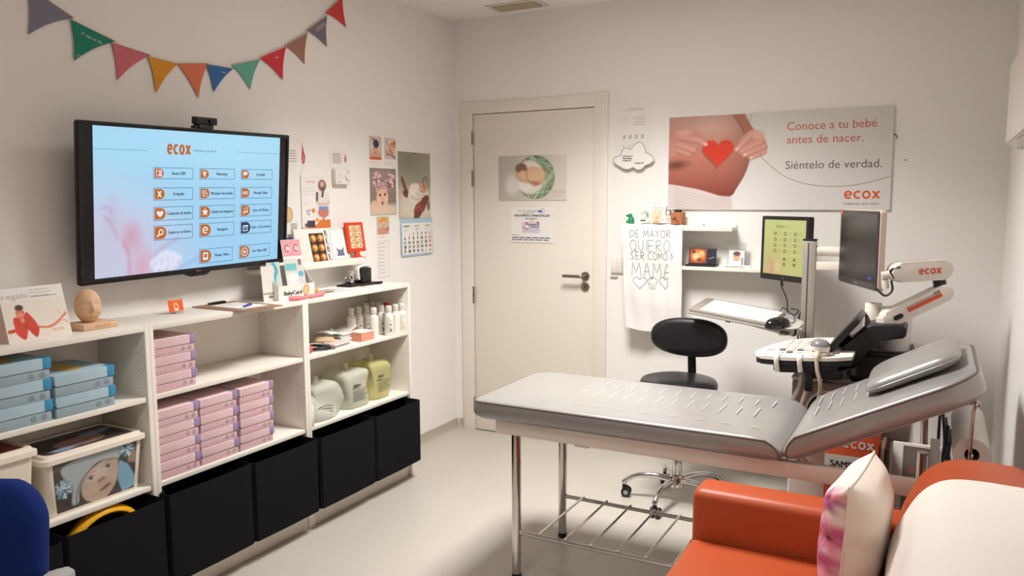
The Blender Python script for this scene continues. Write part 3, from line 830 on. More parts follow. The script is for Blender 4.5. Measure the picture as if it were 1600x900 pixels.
for (x, y, z, r, lab) in ((.235, -1.652, S0, .028, 'coral red knitted ball at the front of the shelf end'), (.09, -1.655, S0, .024, 'dark red knitted ball behind the black straps')):
    b = MB(); b.surf(lambda u, v: Vector((x + r * (1 + .06 * math.sin(6 * PI * u)) * math.sin(PI * v) * math.cos(2 * PI * u), y + r * .85 * math.sin(PI * v) * math.sin(2 * PI * u), z + r * .86 - r * .85 * math.cos(PI * v))), 24, 12, REDC if r > .025 else mat('dark_red_fabric', (150, 40, 44), .8), cu=True)
    o = tag(b.build('knitted_ball', ang=80), lab, 'toy'); rebase(o, (x, y, z))

# ================================================================== things on top of the shelving units
TZ = UH + .0005
PEACH = mat('peach_plaster', (222, 184, 148), .55, var=.03)
# gift tent card with a bow
REG = mat('gift_card_side', (216, 186, 168), .6)
t = thing('gift_card_box', 'white tent box with a red ribbon bow and a baby', 'sign', (.17, -2.86, TZ))
A = Vector((.222, -2.952, TZ)); Bp = Vector((.214, -2.742, TZ)); tl = Vector((.180, -2.965, TZ + .170)); 
U = (Bp - A).normalized(); Vv = (tl - A); Vv = (Vv - Vv.dot(U) * U)
fr = Fr(A, U, Vv); wd = (Bp - A).length; hh = Vv.length
b = MB(); b.box((0, 0, -.0015), (wd, hh, 0), PAPER, fr=fr)
p = Pic(700, 460, (234, 224, 212), 90, 60)
RB = (214, 70, 44)
p.line([(0, 340), (60, 335), (150, 310)], 42, RB, smooth=4, soft=4); p.line([(330, 320), (450, 340), (560, 300), (700, 200)], 20, (222, 110, 66), smooth=5, soft=4); p.line([(330, 330), (450, 350), (540, 330), (640, 280), (700, 330)], 9, (226, 132, 90), smooth=5, soft=4)
p.line([(600, 150), (640, 220), (690, 170)], 14, (232, 190, 150), smooth=4, soft=6)
p.poly([(85, 190), (160, 200), (210, 290), (190, 330), (90, 330)], (206, 62, 42), soft=8, smooth=4); p.poly([(240, 130), (330, 280), (330, 310), (220, 330), (210, 270)], (212, 74, 50), soft=8, smooth=4)
p.poly([(95, 320), (210, 310), (215, 350), (170, 455), (90, 380)], (212, 60, 40), soft=6, smooth=3); p.poly([(230, 330), (345, 320), (310, 440), (260, 400)], (204, 54, 38), soft=6, smooth=3)
p.poly([(120, 190), (240, 150), (330, 280), (250, 340), (190, 350), (100, 330)], (208, 66, 44), soft=10, smooth=3); p.line([(160, 200), (200, 260), (206, 330)], 5, (160, 34, 26), soft=8, smooth=4); p.line([(280, 200), (230, 270), (212, 330)], 5, (160, 34, 26), soft=8, smooth=4); p.ell(170, 140, 50, 66, (222, 120, 92), soft=8); p.ell(170, 76, 48, 34, (80, 42, 34), soft=8); p.ell(172, 160, 30, 22, (232, 150, 120), soft=10); p.ell(182, 226, 22, 26, (228, 150, 118), soft=6); p.ell(205, 300, 24, 22, (190, 46, 34), soft=6)
b.pic(p, .004, .004, wd - .004, hh * .75, PRINT, .0004, fr)
b.text('regala', .006, hh * .80, .017, LIGHTINK, .0008, fr, w=.084); b.lines(.095, hh * .93, .08, .02, 3, LIGHTINK, .002, fr=fr); b.lines(.10, hh * .80, .09, 0, 1, GREYINK, .0018, fr=fr)
logo(b, fr, wd * .70, .022, .008, ORANGEINK, .0008, w=.04, sw=.001)
b.build('front_panel', t)
b = MB(); back = fr.P(0, 0, 0) + Vector((-.125, 0, 0)); top = fr.P(0, hh, 0)
b.raw([fr.P(0, 0, -.001), back, top + Vector((-.004, 0, 0)), top], [(0, 1, 2, 3), (3, 2, 1, 0)], REG)
e = fr.P(wd, 0, -.001); eb = e + Vector((-.125, 0, 0)); et = fr.P(wd, hh, 0)
b.raw([e, eb, et + Vector((-.004, 0, 0)), et], [(0, 1, 2, 3), (3, 2, 1, 0)], REG); b.raw([back, eb, et + Vector((-.006, 0, 0)), top + Vector((-.006, 0, 0))], [(0, 1, 2, 3), (3, 2, 1, 0)], PAPER)
b.build('side_panels', t)
# pencils in a cup at the very edge
t = thing('pencil_cup', 'brown cup with dark red pencils at the far end of shelf top', 'cup', (.08, -2.99, TZ))
b = MB(); b.lathe([(0, 0), (.03, 0), (.034, .085), (.032, .085), (.028, .004), (0, .004)], mat('brown_cup', (150, 112, 88), .6), 24, Matrix.Translation((.08, -3.0, TZ))); b.build('cup_body', t)
for k, (dx, dy, l) in enumerate(((.0, .01, .165), (.012, .004, .168), (-.01, -.006, .16))):
    b = MB(); a = Vector((.08 + dx * .4, -3.0 + dy * .4, TZ + .006)); c = Vector((.08 + dx * 1.6, -2.985 + dy * 2.2, TZ + l)); b.cyl(a, c, .0035, mat('dark_red_wood', (120, 44, 40), .5), n=6); d = (c - a).normalized(); b.cyl(c, c + d * .012, .0035, mat('pencil_wood', (206, 170, 130), .6), .0006, n=6)
    o = tag(b.build('pencil'), 'dark red pencil standing in the brown cup at shelf end', 'pencil', 'pencils in the cup'); rebase(o, a)
# plaster baby face on a base
t = thing('baby_face_cast', 'peach plaster cast of a sleeping baby face on a base', 'figurine', (.14, -2.635, TZ), 0)
b = MB()
def face(u, v, sc=1.0):
    a = 2 * PI * u; ph = PI * v                 # a=0 faces +x (front); ph 0 top
    d = Vector((math.sin(ph) * math.cos(a), math.sin(ph) * math.sin(a), math.cos(ph)))
    x, y, z = .046 * d.x, .043 * d.y, .060 * d.z
    if d.x > 0:
        g = lambda cy, cz, sy, sz: math.exp(-((y - cy) / sy) ** 2 - ((z - cz) / sz) ** 2)
        f = .012 * g(0, -.008, .008, .012) + .005 * g(0, .006, .005, .015)             # nose
        f -= .005 * (g(.019, .006, .011, .008) + g(-.019, .006, .011, .008)); f += .004 * (g(.019, .002, .010, .004) + g(-.019, .002, .010, .004))   # closed eyes
        f += .006 * g(0, -.031, .014, .005) - .004 * g(0, -.027, .014, .0022) + .004 * g(0, -.024, .010, .003)       # lips
        f += .006 * (g(.026, -.020, .014, .016) + g(-.026, -.020, .014, .016)) + .004 * g(0, -.048, .014, .008) - .003 * g(0, -.039, .012, .003)
        x += f * min(1, d.x * 2)
    return Vector((x, y, z))
rz = Matrix.Rotation(-.25, 4, 'Z')
b.surf(lambda u, v: Vector((.14, -2.633, TZ + .078)) + rz @ face(u, v), 72, 56, PEACH, cu=True, flip=True); b.build('face', t, ang=80)
b = MB(); b.box((.095, -2.692, TZ), (.20, -2.560, TZ + .022), PEACH, .003); f = Fr((.2003, -2.67, TZ), (0, 1, 0), (0, 0, 1)); logo(b, f, .02, .006, .010, mat('plaster_groove', (200, 150, 106), .7), .0004, w=.06, sw=.0018); b.build('base', t)
# little orange card on a clear foot
t = thing('card_holder', 'small orange card with a white figure on clear foot', 'sign', (.108, -2.24, TZ))
fr = Fr((.112, -2.278, TZ + .008), (0, 1, 0), (-.18, 0, 1))
b = MB(); b.box((0, 0, -.001), (.068, .046, 0), mat('orange_card', (228, 96, 34), .5), fr=fr); b.ribbon(arc(.034, .020, .0085, 0, 340, 18, .011), .0035, PAPER, .0006, fr, closed=True); b.ell(.034, .006, .012, .003, PAPER, .0006, fr); b.lines(.016, .040, .04, 0, 1, mat('pale_orange_ink', (244, 178, 130), .6), .0016, fr=fr, rag=0); b.build('card', t)
b = MB(); b.box((.098, -2.262, TZ), (.130, -2.226, TZ + .0075), mat('clear_acrylic', (226, 222, 214), .15, trans=.6), .002); b.build('foot', t)
# clipboard, paper, pen
BRN = mat('hardboard_brown', (150, 116, 90), .55, var=.08, scale=90)
CLR = .16
fc = Fr((.145, -2.105, TZ), (math.cos(-.03), math.sin(-.03), 0), (-math.sin(-.03), math.cos(-.03), 0))
t = thing('clipboard', 'brown hardboard clipboard lying over the shelf edge', 'clipboard', (.16, -1.99, TZ))
b = MB(); b.prism(rrect(-.125, .0, .182, .225, .012), .0, .003, BRN, fc); b.build('board', t)
b = MB(); b.box((-.12, .08, .0032), (-.095, .16, .010), BLACKP, .002, fr=fc); b.tube([fc.P(-.098, .085, .010), fc.P(-.085, .10, .014), fc.P(-.085, .14, .014), fc.P(-.098, .155, .010)], .0025, BLACKP, n=8); b.build('clip', t)
b = MB(); b.box((-.07, .05, .0034), (.13, .19, .0042), PAPER, fr=fc); b.lines(-.05, .17, .1, .08, 6, LIGHTINK, .002, z=.0045, fr=fc); o = tag(b.build('paper_sheet'), 'white paper sheet lying on the brown clipboard', 'paper'); rebase(o, fc.P(.03, .12, .0034))
BLUEP = mat('blue_pen_plastic', (30, 52, 140), .3)
t = thing('ballpoint_pen', 'blue ballpoint pen with white tip lying on the clipboard', 'pen', fc.P(.10, .10, .0045))
a, c = fc.P(.115, .055, .0092), fc.P(.075, .145, .0092); d = (c - a).normalized()
b = MB(); b.cyl(a + d * .012, c, .0045, BLUEP, n=12, bev=.001); b.build('barrel', t); b = MB(); b.cyl(a + d * .0119, a - d * .006, .0042, WHITEP, .001, n=12); b.build('tip', t)
b = MB(); b.tube([c - d * .004 + Vector((0, 0, .0045)), c - d * .02 + Vector((0, 0, .006)), c - d * .045 + Vector((0, 0, .0055))], .0012, BLUEP, n=6); b.build('pocket_clip', t)

# leaflet holder with cards
t = thing('leaflet_holder', 'white cardboard leaflet holder with baby sketch and lettering', 'holder', (.14, -1.66, TZ))
b = MB(); CARDW = mat('white_card', (236, 230, 222), .55)
f = Fr((.20, -1.778, TZ), (.06, 1, 0), (0, 0, 1))
b.box((0, 0, -.002), (.215, .064, 0), CARDW, fr=f)
b.text('BabyCard', .030, .020, .018, INK, .0008, f, w=.105, bold=.0012); BY = mat('sketch_tan', (222, 190, 132), .6)
b.ell(.162, .034, .018, .024, BY, .0005, f); b.ribbon(arc(.162, .034, .018, 0, 345, 20, .024), .0018, INK, .0008, f, closed=True); b.ribbon([(.150, .012), (.165, .006), (.178, .010)], .002, INK, .0008, f)
b.build('front_lip', t)
for xx in (0, .215):
    b = MB(); b.prism([(0, 0), (-.10, 0), (-.10, .14), (-.07, .135), (-.025, .08), (0, .064)], -.001, .001, CARDW, Fr(f.P(xx, 0, 0), f.N, (0, 0, 1))); b.build('side_wall', t)
b = MB(); b.box((0, 0, -.100), (.215, .14, -.098), CARDW, fr=f); b.box((0, .0004, -.098), (.215, .003, -.002), CARDW, fr=f); b.build('back_wall_card', t)
TEAL = (110, 190, 186)
def leaflet(name, label, f, w, h, pic, th=.001, text=None):
    b = MB(); b.box((0, 0, -th), (w, h, 0), PAPER, fr=f); b.pic(pic, .001, .001, w - .001, h - .001, PRINT, .0004, f)
    if text: text(b, f)
    o = b.build(name); rebase(o, f.O); return tag(o, label, 'leaflet', 'leaflets by the cardboard holder')
p = Pic(90, 230, (210, 206, 204), 30, 76); p.rect(0, 0, 90, 66, (222, 150, 160)); 
for cx in (24, 66):
    p.ell(cx, 34, 16, 20, (236, 196, 196), soft=4); p.line(arc(cx, 34, 10, 60, 330, 14, 14), 6, (150, 66, 76), soft=3)
p.rect(0, 68, 90, 74, (236, 232, 230)); p.rect(0, 96, 55, 124, TEAL, soft=3); p.ell(30, 150, 28, 16, (236, 232, 228), soft=6); p.ell(28, 192, 40, 26, (236, 226, 222), soft=6); p.ell(56, 204, 16, 22, (178, 116, 94), soft=5); p.ell(58, 196, 12, 12, (206, 150, 128), soft=5)
p.ell(72, 140, 14, 11, (92, 176, 190), soft=2); p.rect(66, 78, 80, 104, (120, 100, 100), soft=4); p.rect(60, 76, 90, 80, (236, 232, 230))
leaflet('leaflet', 'leaflet with pink baby feet and teal band in the holder', Fr(f.P(.088, .003, -.030), f.U, Vector((-.18, 0, 1))), .115, .265, p)
p = Pic(60, 130, (206, 208, 206), 24, 52); p.line([(30, 0), (44, 30), (26, 60), (34, 90), (20, 130)], 16, (70, 166, 178), soft=6, smooth=4); p.line([(40, 0), (52, 30), (36, 70), (44, 130)], 6, (176, 214, 214), soft=4, smooth=4); p.ell(12, 30, 8, 12, (220, 140, 170), soft=6)
leaflet('leaflet', 'leaflet with teal wave print behind the pink feet one', Fr(f.P(.004, .003, -.052), f.U, Vector((-.18, 0, 1))), .075, .165, p)
p = Pic(60, 130, (226, 220, 212), 16, 36); p.rect(0, 100, 60, 106, (150, 140, 134)); p.ell(36, 116, 12, 6, (120, 110, 104), soft=2)
leaflet('leaflet', 'plain white folded leaflet standing beside the cardboard holder', Fr(f.P(-.055, .0005, -.035), (.25, 1, 0), Vector((-.12, 0, 1))), .062, .155, p)

PINKF = mat('pink_fabric', (232, 136, 138), .8, bump=.25)
b = MB(); zz = TZ + .0118
b.tube([(.245, -1.762, zz), (.262, -1.735, zz), (.265, -1.700, zz - .001), (.262, -1.665, zz - .001), (.262, -1.625, zz - .001), (.258, -1.585, zz), (.252, -1.555, zz), (.238, -1.545, zz)], [.0112, .0116, .0085, .0070, .0095, .0080, .0105, .0116, .0110], PINKF, smooth=6, n=12, flat=.95)
o = tag(b.build('fabric_tie', ang=80), 'pink fabric tie lying along the shelf front edge', 'ribbon'); rebase(o, (.255, -1.65, TZ))
# papers, pens and brush
fp = Fr((.17, -1.50, TZ), (math.cos(.25), math.sin(.25), 0), (-math.sin(.25), math.cos(.25), 0))
b = MB(); b.box((-.075, -.01, 0), (.065, .30, .0016), PAPER, fr=fp); b.box((-.05, .04, .0017), (.07, .34, .0026), PAPER, fr=fp.at(.0, 0)); b.lines(-.02, .30, .06, .22, 10, GREYINK, .003, z=.003, fr=fp)
for k in range(7): b.rect(-.04 + .014 * k, .06, -.034 + .014 * k, .06 + .03 + .12 * random.random(), LIGHTINK if k % 2 else GREYINK, .0031, fp)
o = tag(b.build('paper_sheets'), 'loose printed white sheets on the shelf top before the ledge', 'papers'); rebase(o, (.17, -1.36, TZ))
t = thing('marker_pen', 'white marker pen with a yellow cap on shelf top papers', 'pen', (.10, -1.43, TZ))
a, c = Vector((.105, -1.475, TZ + .0082)), Vector((.12, -1.38, TZ + .0098)); d = (c - a).normalized()
b = MB(); b.cyl(a, a + d * .045, .0068, mat('yellow_cap', (226, 160, 40), .4), n=14, bev=.0015); b.build('cap', t); b = MB(); b.cyl(a + d * .0452, c + d * .02, .006, WHITEP, n=14, bev=.001); b.build('barrel', t)
t = thing('paint_brush', 'red handled brush pointing along the shelf top', 'brush', (.19, -1.56, TZ))
a, c = Vector((.175, -1.590, TZ + .0075)), Vector((.215, -1.435, TZ + .0075)); d = (c - a).normalized()
b = MB(); b.cyl(a, a + d * .09, .0072, mat('red_handle', (206, 56, 40), .35), .0045, n=12, bev=.001); b.build('handle', t); b = MB(); b.cyl(a + d * .0902, c, .0042, mat('dark_bristle', (110, 66, 48), .7), .0015, n=10); b.build('bristles', t)
# desk punch / tape dispenser
t = thing('hole_punch', 'black desk punch with a shiny lever near the wall calendar', 'punch', (.10, -1.12, TZ))
b = MB(); b.box((.06, -1.235, TZ), (.150, -1.00, TZ + .012), BLACKP, .003); b.build('base', t)
b = MB(); b.box((.066, -1.105, TZ + .0122), (.126, -1.03, TZ + .088), BLACKP, .004); b.build('body', t)
b = MB(); b.tube([(.096, -1.110, TZ + .03), (.096, -1.115, TZ + .085), (.096, -1.092, TZ + .098), (.096, -1.03, TZ + .098)], .010, WHITEP, n=8, smooth=5, flat=1.8); b.build('lever', t)
b = MB(); b.tube([(.10, -1.215, TZ + .018), (.10, -1.20, TZ + .055), (.10, -1.17, TZ + .062), (.10, -1.145, TZ + .035), (.10, -1.12, TZ + .03)], .009, CHROME, n=10, smooth=6); b.cyl((.085, -1.18, TZ + .028), (.12, -1.18, TZ + .028), .014, CHROME, n=18, bev=.002); b.build('spring_arm', t)
b = MB(); b.cyl((.158, -1.02, TZ + .007), (.158, -.985, TZ + .007), .007, BLACKP, n=14, bev=.002); b.build('knob', t)

# ================================================================== picture ledge on the left wall with its frames
t = thing('picture_ledge', 'white wall ledge above the shelving, holding small frames', 'shelf', (0.001, -1.41, 1.172))
b = MB(); b.box((.001, -1.78, 1.172), (.10, -1.075, 1.192), WHITE_LAM, .001); b.build('ledge_board', t)
b = MB(); b.box((.001, -1.78, 1.1922), (.010, -1.075, 1.24), WHITE_LAM, .001); b.build('rear_strip', t)
b = MB(); b.box((.1002, -1.78, 1.172), (.108, -1.075, 1.206), WHITE_LAM, .001); b.build('front_lip', t)
LZ = 1.1925
fr = Fr((.072, -1.505, LZ + .0038), (0, 1, 0), (-.22, 0, 1))
t = thing('collage_frame', 'white collage frame with six sepia scans and letters', 'frame', (.05, -1.32, LZ))
b = MB(); b.box((0, 0, -.012), (.375, .172, 0), WHITEP, .002, fr=fr); b.frame2d(0.0, 0.0, .375, .172, .006, WHITE_LAM, .0006, fr)
b.build('frame_body', t)
p = Pic(60, 90, (28, 20, 16), 60, 90)
for i in range(2):
    for j in range(3):
        cx, cy = 15 + 30 * i, 15 + 30 * j
        p.rect(cx - 13, cy - 13, cx + 13, cy + 13, (60, 34, 14)); p.ell(cx + 1, cy + 1, 12, 11, (206, 130, 62), soft=6); p.ell(cx + 3, cy - 1, 6, 6, (244, 198, 132), soft=5); p.ell(cx - 5, cy + 4, 3, 4, (120, 66, 30), soft=3)
b = MB(); b.pic(p, .098, .004, .200, .148, PRINT, .0012, fr); b.build('scan_print', t)
b = MB(); b.rect(.202, .004, .238, .168, PAPER, .0009, fr)
for k, ch in enumerate('BEBE'): b.text(ch, .220, .134 - .040 * k, .026, INK, .0013, fr, al='c', bold=.0012); b.rect(.206, .128 - .040 * k, .236, .1305 - .040 * k, INK, .0013, fr)
b.build('letter_strip', t)
b = MB(); b.rect(.246, .006, .366, .166, PAPER, .0009, fr); b.frame2d(.250, .008, .362, .164, .0015, GREYINK, .0012, fr)
for z in (.135, .118, .10): b.lines(.29, z, .035, 0, 1, GREYINK, .0015, fr=fr, rag=0)
b.poly([(.276, .024), (.336, .024), (.330, .040), (.336, .070), (.320, .056), (.294, .056), (.278, .070), (.284, .042)], mat('slate_blue_ink', (106, 110, 140), .6), .0014, fr)
b.build('picture_mat', t)
t = thing('red_frame', 'red photo frame on a foot, beside the collage frame', 'frame', (.06, -1.07, LZ))
fr = Fr((.078, -1.150, LZ + .0415), (0, 1, 0.0), (-.14, -.08, 1))
RED = mat('red_lacquer', (218, 62, 30), .35)
b = MB(); b.prism([(0, 0), (.14, 0), (.14, .155), (0, .155)], -.012, 0, RED, fr, .002); b.build('frame_body', t)
p = Pic(60, 90, (196, 150, 110), 40, 60)
for i in range(2):
    for j in range(4):
        p.ell(15 + 30 * i, 11 + 23 * j, 12, 9, (236, 212, 170), soft=4); p.ell(18 + 30 * i, 12 + 23 * j, 5, 4, (172, 106, 66), soft=4)
b = MB(); b.pic(p, .020, .018, .120, .140, PRINT, .0008, fr); b.build('scan_print', t)
b = MB(); b.prism([(.05, .0), (.09, .0), (.085, -.016), (.10, -.028), (.135, -.032), (.135, -.0345), (.005, -.0345), (.005, -.032), (.04, -.028), (.055, -.016)], -.010, -.002, RED, fr, .001); b.prism([(.02, 0), (.12, 0), (.12, .05), (.02, .05)], -.002, .0, RED, Fr(fr.P(0, -.033, -.012), fr.U, -fr.N)); b.build('foot', t)

# ================================================================== bunting
PEN = [((42, -22), (115, 28), (44, 54), (124, 124, 142)), ((110, 30), (181, 65), (116, 95), (28, 130, 106)), ((174, 66), (235, 86), (183, 126), (208, 110, 116)), ((231, 88), (278, 100), (244, 146), (222, 150, 40)),
       ((277, 99), (325, 99), (310, 154), (222, 120, 84)), ((322, 100), (365, 107), (334, 144), (52, 106, 170)), ((362, 101), (407, 92), (391, 140), (102, 172, 150)), ((405, 90), (447, 72), (442, 125), (208, 56, 66)),
       ((445, 71), (481, 50), (476, 100), (164, 118, 100)), ((479, 47), (511, 24), (511, 73), (122, 112, 124)), ((508, 20), (535, -6), (541, 43), (206, 66, 58))]
t = thing('bunting', 'string of coloured triangular paper flags across the wall', 'bunting', (.001, -1.9, 2.06))
sp = []
for k, (a, c, d, col) in enumerate(PEN):
    xo = .006 + .0012 * (k % 2)
    A, C, D = W(a[0], a[1], 0, xo), W(c[0], c[1], 0, xo), W(d[0], d[1], 0, xo)
    U = (C - A); Lh = U.length; fr = Fr(A, U, -(D - A) + 2 * (D - A).dot(U.normalized()) * U.normalized() if False else (A - D)); q = D - A
    dx, dy = q.dot(fr.U), q.dot(fr.V)
    def bow(x0, y0, x1, y1, s): return [(x0 + (x1 - x0) * i / 5 + s * math.sin(PI * i / 5) * (y1 - y0), y0 + (y1 - y0) * i / 5 - s * math.sin(PI * i / 5) * (x1 - x0)) for i in range(5)]
    pts = bow(0, 0, dx, dy, -.05) + bow(dx, dy, Lh, 0, -.05) + [(Lh, 0)]
    b = MB(); pm_ = mat('flag_paper_%d' % k, col, .75, var=.03); wh = mat('flag_print', (226, 222, 214), .7)
    b.prism(pts, 0, .0008, pm_, fr)
    if k == 1: b.text('Y nací el día', Lh * .26, dy * .25, .010, wh, .0012, fr, w=Lh * .46); b.ribbon([(dx + .012 + .006 * math.cos(i * .6), dy * .84 + .006 * math.sin(i * .6)) for i in range(10)], .0015, wh, .0012, fr)
    if k == 5: b.text('Mamá', Lh * .62, dy * .24, .007, wh, .0012, fr, al='c')
    if k == 7: b.text('Y papá', Lh * .55, dy * .24, .007, wh, .0012, fr, al='c')
    if k == 9:
        b.lines(Lh * .35, dy * .16, Lh * .5, .016, 3, wh, .002, z=.0012, fr=fr)
    b.build('pennant', t); sp += [A + Vector((.002, 0, 0)), C + Vector((.002, 0, 0))]
b = MB(); b.tube(sp, .0016, mat('cotton_string', (206, 190, 166), .9), n=6); b.build('string', t)

# ================================================================== papers on the left wall
def sheet(name, label, cat, y0, y1, z0, z1, art=None, text=None, pic=None, x=.0012, th=.0008, paper=None, wall='left'):
    b = MB(); fr = left_wall(y0, z0, x) if wall == 'left' else back_wall(y0, z0, -x)
    w, h = y1 - y0, z1 - z0
    b.box((0, 0, -th), (w, h, 0), paper or PAPER, fr=fr)
    if pic: b.pic(pic[0], pic[1], pic[2], pic[3], pic[4], PRINT, .0004, fr)
    if text: text(b, fr, w, h)
    o = b.build(name); rebase(o, fr.P(w / 2, 0)); return tag(o, label, cat)
def drop_art(b, fr, w, h, k=1.0, tx=.18):
    rd = mat('red_print', (196, 74, 72), .6); b.poly([(w * .86, h * .86), (w * .91, h * .60), (w * .95, h * .52), (w * .93, h * .36), (w * .86, h * .30), (w * .83, h * .44), (w * .85, h * .62)], rd, .0007, fr)
    b.poly([(w * .88, h * .55), (w * .92, h * .48), (w * .90, h * .36), (w * .86, h * .40)], mat('pink_print', (222, 140, 134), .6), .0009, fr)
def drop_card(b, fr, w, h):
    drop_art(b, fr, w, h)
    b.lines(w * .46, h * .62, w * .26, h * .26, 5, GREYINK, h * .018, fr=fr); b.ribbon(arc(w * .62, h * .5, w * .30, -80, 75, 24, h * .47), .0012, LIGHTINK, .0006, fr)
sheet('wall_card', 'white card with red flame drop, half behind the television', 'card', -1.58, -1.357, 1.622, 1.81, text=drop_card)
def leaf2(b, fr, w, h):
    b.rect(0, 0, w, .014, BLUEINK, .0007, fr); b.ell(w * .55, h * .42, .030, .036, mat('sketch_tan', (222, 190, 132), .6), .0006, fr); b.ribbon(arc(w * .55, h * .42, .030, 0, 345, 20, .036), .002, INK, .0009, fr, closed=True); b.lines(w * .2, h * .24, w * .3, .03, 3, GREYINK, .003, fr=fr)
    b.rect(w * .62, h * .10, w * .86, h * .28, CARD2, .0006, fr)
sheet('wall_leaflet', 'narrow white leaflet with round baby sketch beside the television', 'leaflet', -1.60, -1.415, 1.31, 1.608, text=leaf2)
p = Pic(130, 250, (236, 231, 227), 88, 168)
p.rect(0, 212, 130, 250, (222, 124, 52)); p.poly([(65, 212), (80, 190), (130, 190), (130, 214)], (222, 124, 52), soft=2); p.ell(20, 216, 20, 10, (236, 231, 227)); p.rect(0, 236, 130, 250, (222, 124, 52)); p.poly([(0, 226), (40, 222), (40, 240), (0, 240)], (222, 124, 52))
p.ell(95, 42, 19, 26, (128, 96, 86), soft=5); p.poly([(70, 70), (118, 70), (130, 120), (122, 150), (76, 150), (66, 120)], (222, 220, 220), soft=4, smooth=3); p.ell(95, 36, 10, 12, (216, 172, 152), soft=4)
p.poly([(94, 50), (104, 50), (100, 92), (90, 92)], (110, 62, 70), soft=2); p.poly([(66, 70), (76, 70), (74, 110), (64, 112)], (90, 76, 78), soft=4)
p.ell(98, 158, 26, 24, (200, 124, 110), soft=6); p.poly([(76, 132), (120, 132), (122, 146), (78, 146)], (110, 150, 200), soft=4); p.line([(70, 112), (84, 126), (100, 118)], 8, (220, 176, 158), soft=4); p.line([(126, 112), (112, 124), (98, 120)], 8, (220, 176, 158), soft=4)
p.poly([(92, 182), (104, 182), (100, 196), (96, 196)], (180, 110, 100), soft=4)
p.rect(22, 192, 58, 222, (70, 58, 74), soft=4); p.rect(12, 204, 24, 220, (90, 74, 84), soft=3); p.ell(52, 150, 9, 10, (230, 140, 60), soft=2); p.ell(68, 190, 8, 9, (230, 150, 66), soft=2)
for (x, y) in ((24, 152), (34, 148), (30, 164)): p.ell(x, y, 5, 5, (150, 160, 190), soft=4)
def mama(b, fr, w, h):
    b.text('mamá', w * .17, h * .875, .013, mat('pale_orange_print', (232, 146, 88), .6), .0009, fr, w=w * .3); b.lines(w * .06, h * .78, w * .46, h * .11, 3, LIGHTINK, .002, fr=fr); b.lines(w * .06, h * .045, w * .18, 0, 1, PAPER, .002, fr=fr); logo(b, fr, w * .72, h * .04, .006, PAPER, .0008, w=.036)
    b.lines(w * .10, h * .52, w * .16, 0, 1, GREYINK, .002, fr=fr)
sheet('wall_brochure', 'tall white brochure of a pregnant woman with orange foot', 'brochure', -1.408, -1.200, 1.335, 1.626, text=mama, pic=(p, .001, .001, .207, .290), x=.004)
def smallcard(b, fr, w, h):
    drop_art(b, fr, w, h); b.lines(w * .18, h * .78, w * .54, h * .52, 8, INK, h * .022, fr=fr); b.ribbon([(w * .10, h * .2), (w * .06, h * .5), (w * .10, h * .8)], .0012, LIGHTINK, .0007, fr)
sheet('wall_card', 'small white card of dark text lines above the thermostat', 'card', -1.192, -1.052, 1.670, 1.762, text=smallcard)
t = thing('thermostat', 'white square wall thermostat with a round dial', 'thermostat', (.001, -1.122, 1.584))
b = MB(); b.box((.001, -1.18, 1.584), (.030, -1.063, 1.664), WHITEP, .004, 3); f = Fr((.0302, -1.18, 1.584), (0, 1, 0), (0, 0, 1)); b.rect(.018, .010, .040, .0125, INK, .0004, f); b.rect(.088, .066, .104, .069, INK, .0004, f); b.rect(.020, .030, .0215, .055, GREYINK, .0004, f); b.rect(.034, .030, .0355, .055, GREYINK, .0004, f); b.build('housing', t)
b = MB(); b.cyl((.0302, -1.088, 1.622), (.038, -1.088, 1.622), .017, WHITEP, n=28, bev=.002); b.build('dial', t)
SK = (226, 178, 152)
p = Pic(80, 176, (200, 186, 178), 46, 100); p.ell(40, 60, 30, 50, (226, 214, 204), soft=14); p.ell(38, 84, 22, 24, SK, soft=5); p.ell(44, 44, 20, 26, (48, 50, 78), soft=4); p.ell(28, 20, 10, 8, (190, 80, 84), soft=4); p.ell(40, 110, 36, 16, (214, 160, 136), soft=6); p.ell(32, 80, 3, 3, (60, 40, 36)); p.ell(48, 82, 3, 3, (60, 40, 36)); p.ell(40, 96, 5, 4, (176, 90, 84), soft=2)
p.rect(0, 122, 80, 138, (214, 96, 44)); p.rect(0, 138, 80, 176, (238, 232, 228))
def mark(b, fr, w, h): logo(b, fr, w * .22, h * .11, .008, mat('pale_orange_print', (232, 146, 88), .6), .0008, w=w * .5, sw=.0012); b.lines(w * .2, h * .05, w * .5, 0, 1, LIGHTINK, .0012, fr=fr)
sheet('photo_card', 'small photo card of a baby in dark blue hat', 'photo', -.869, -.757, 1.686, 1.855, text=mark, pic=(p, .003, .003, .109, .166))
p = Pic(80, 176, (208, 192, 182), 46, 100); p.ell(46, 60, 34, 52, (224, 208, 194), soft=12); p.ell(58, 44, 20, 20, (206, 140, 70), soft=5); p.ell(52, 62, 18, 16, SK, soft=4); p.ell(36, 90, 30, 18, (216, 164, 140), soft=6); p.line([(14, 20), (40, 74), (72, 140)], 4, (96, 66, 56), soft=2); p.line([(12, 100), (50, 110), (76, 120)], 6, (110, 72, 60), soft=3); p.ell(70, 26, 8, 10, (214, 90, 60), soft=3); p.rect(0, 132, 80, 176, (238, 232, 228), soft=8)
sheet('photo_card', 'small photo card of a baby asleep among brown branches', 'photo', -.734, -.624, 1.690, 1.853, text=mark, pic=(p, .003, .003, .107, .160))
p = Pic(240, 264, (138, 122, 112), 84, 92); p.ell(120, 60, 130, 70, (152, 138, 128), soft=60); p.rect(0, 205, 240, 264, (214, 202, 182), soft=30)
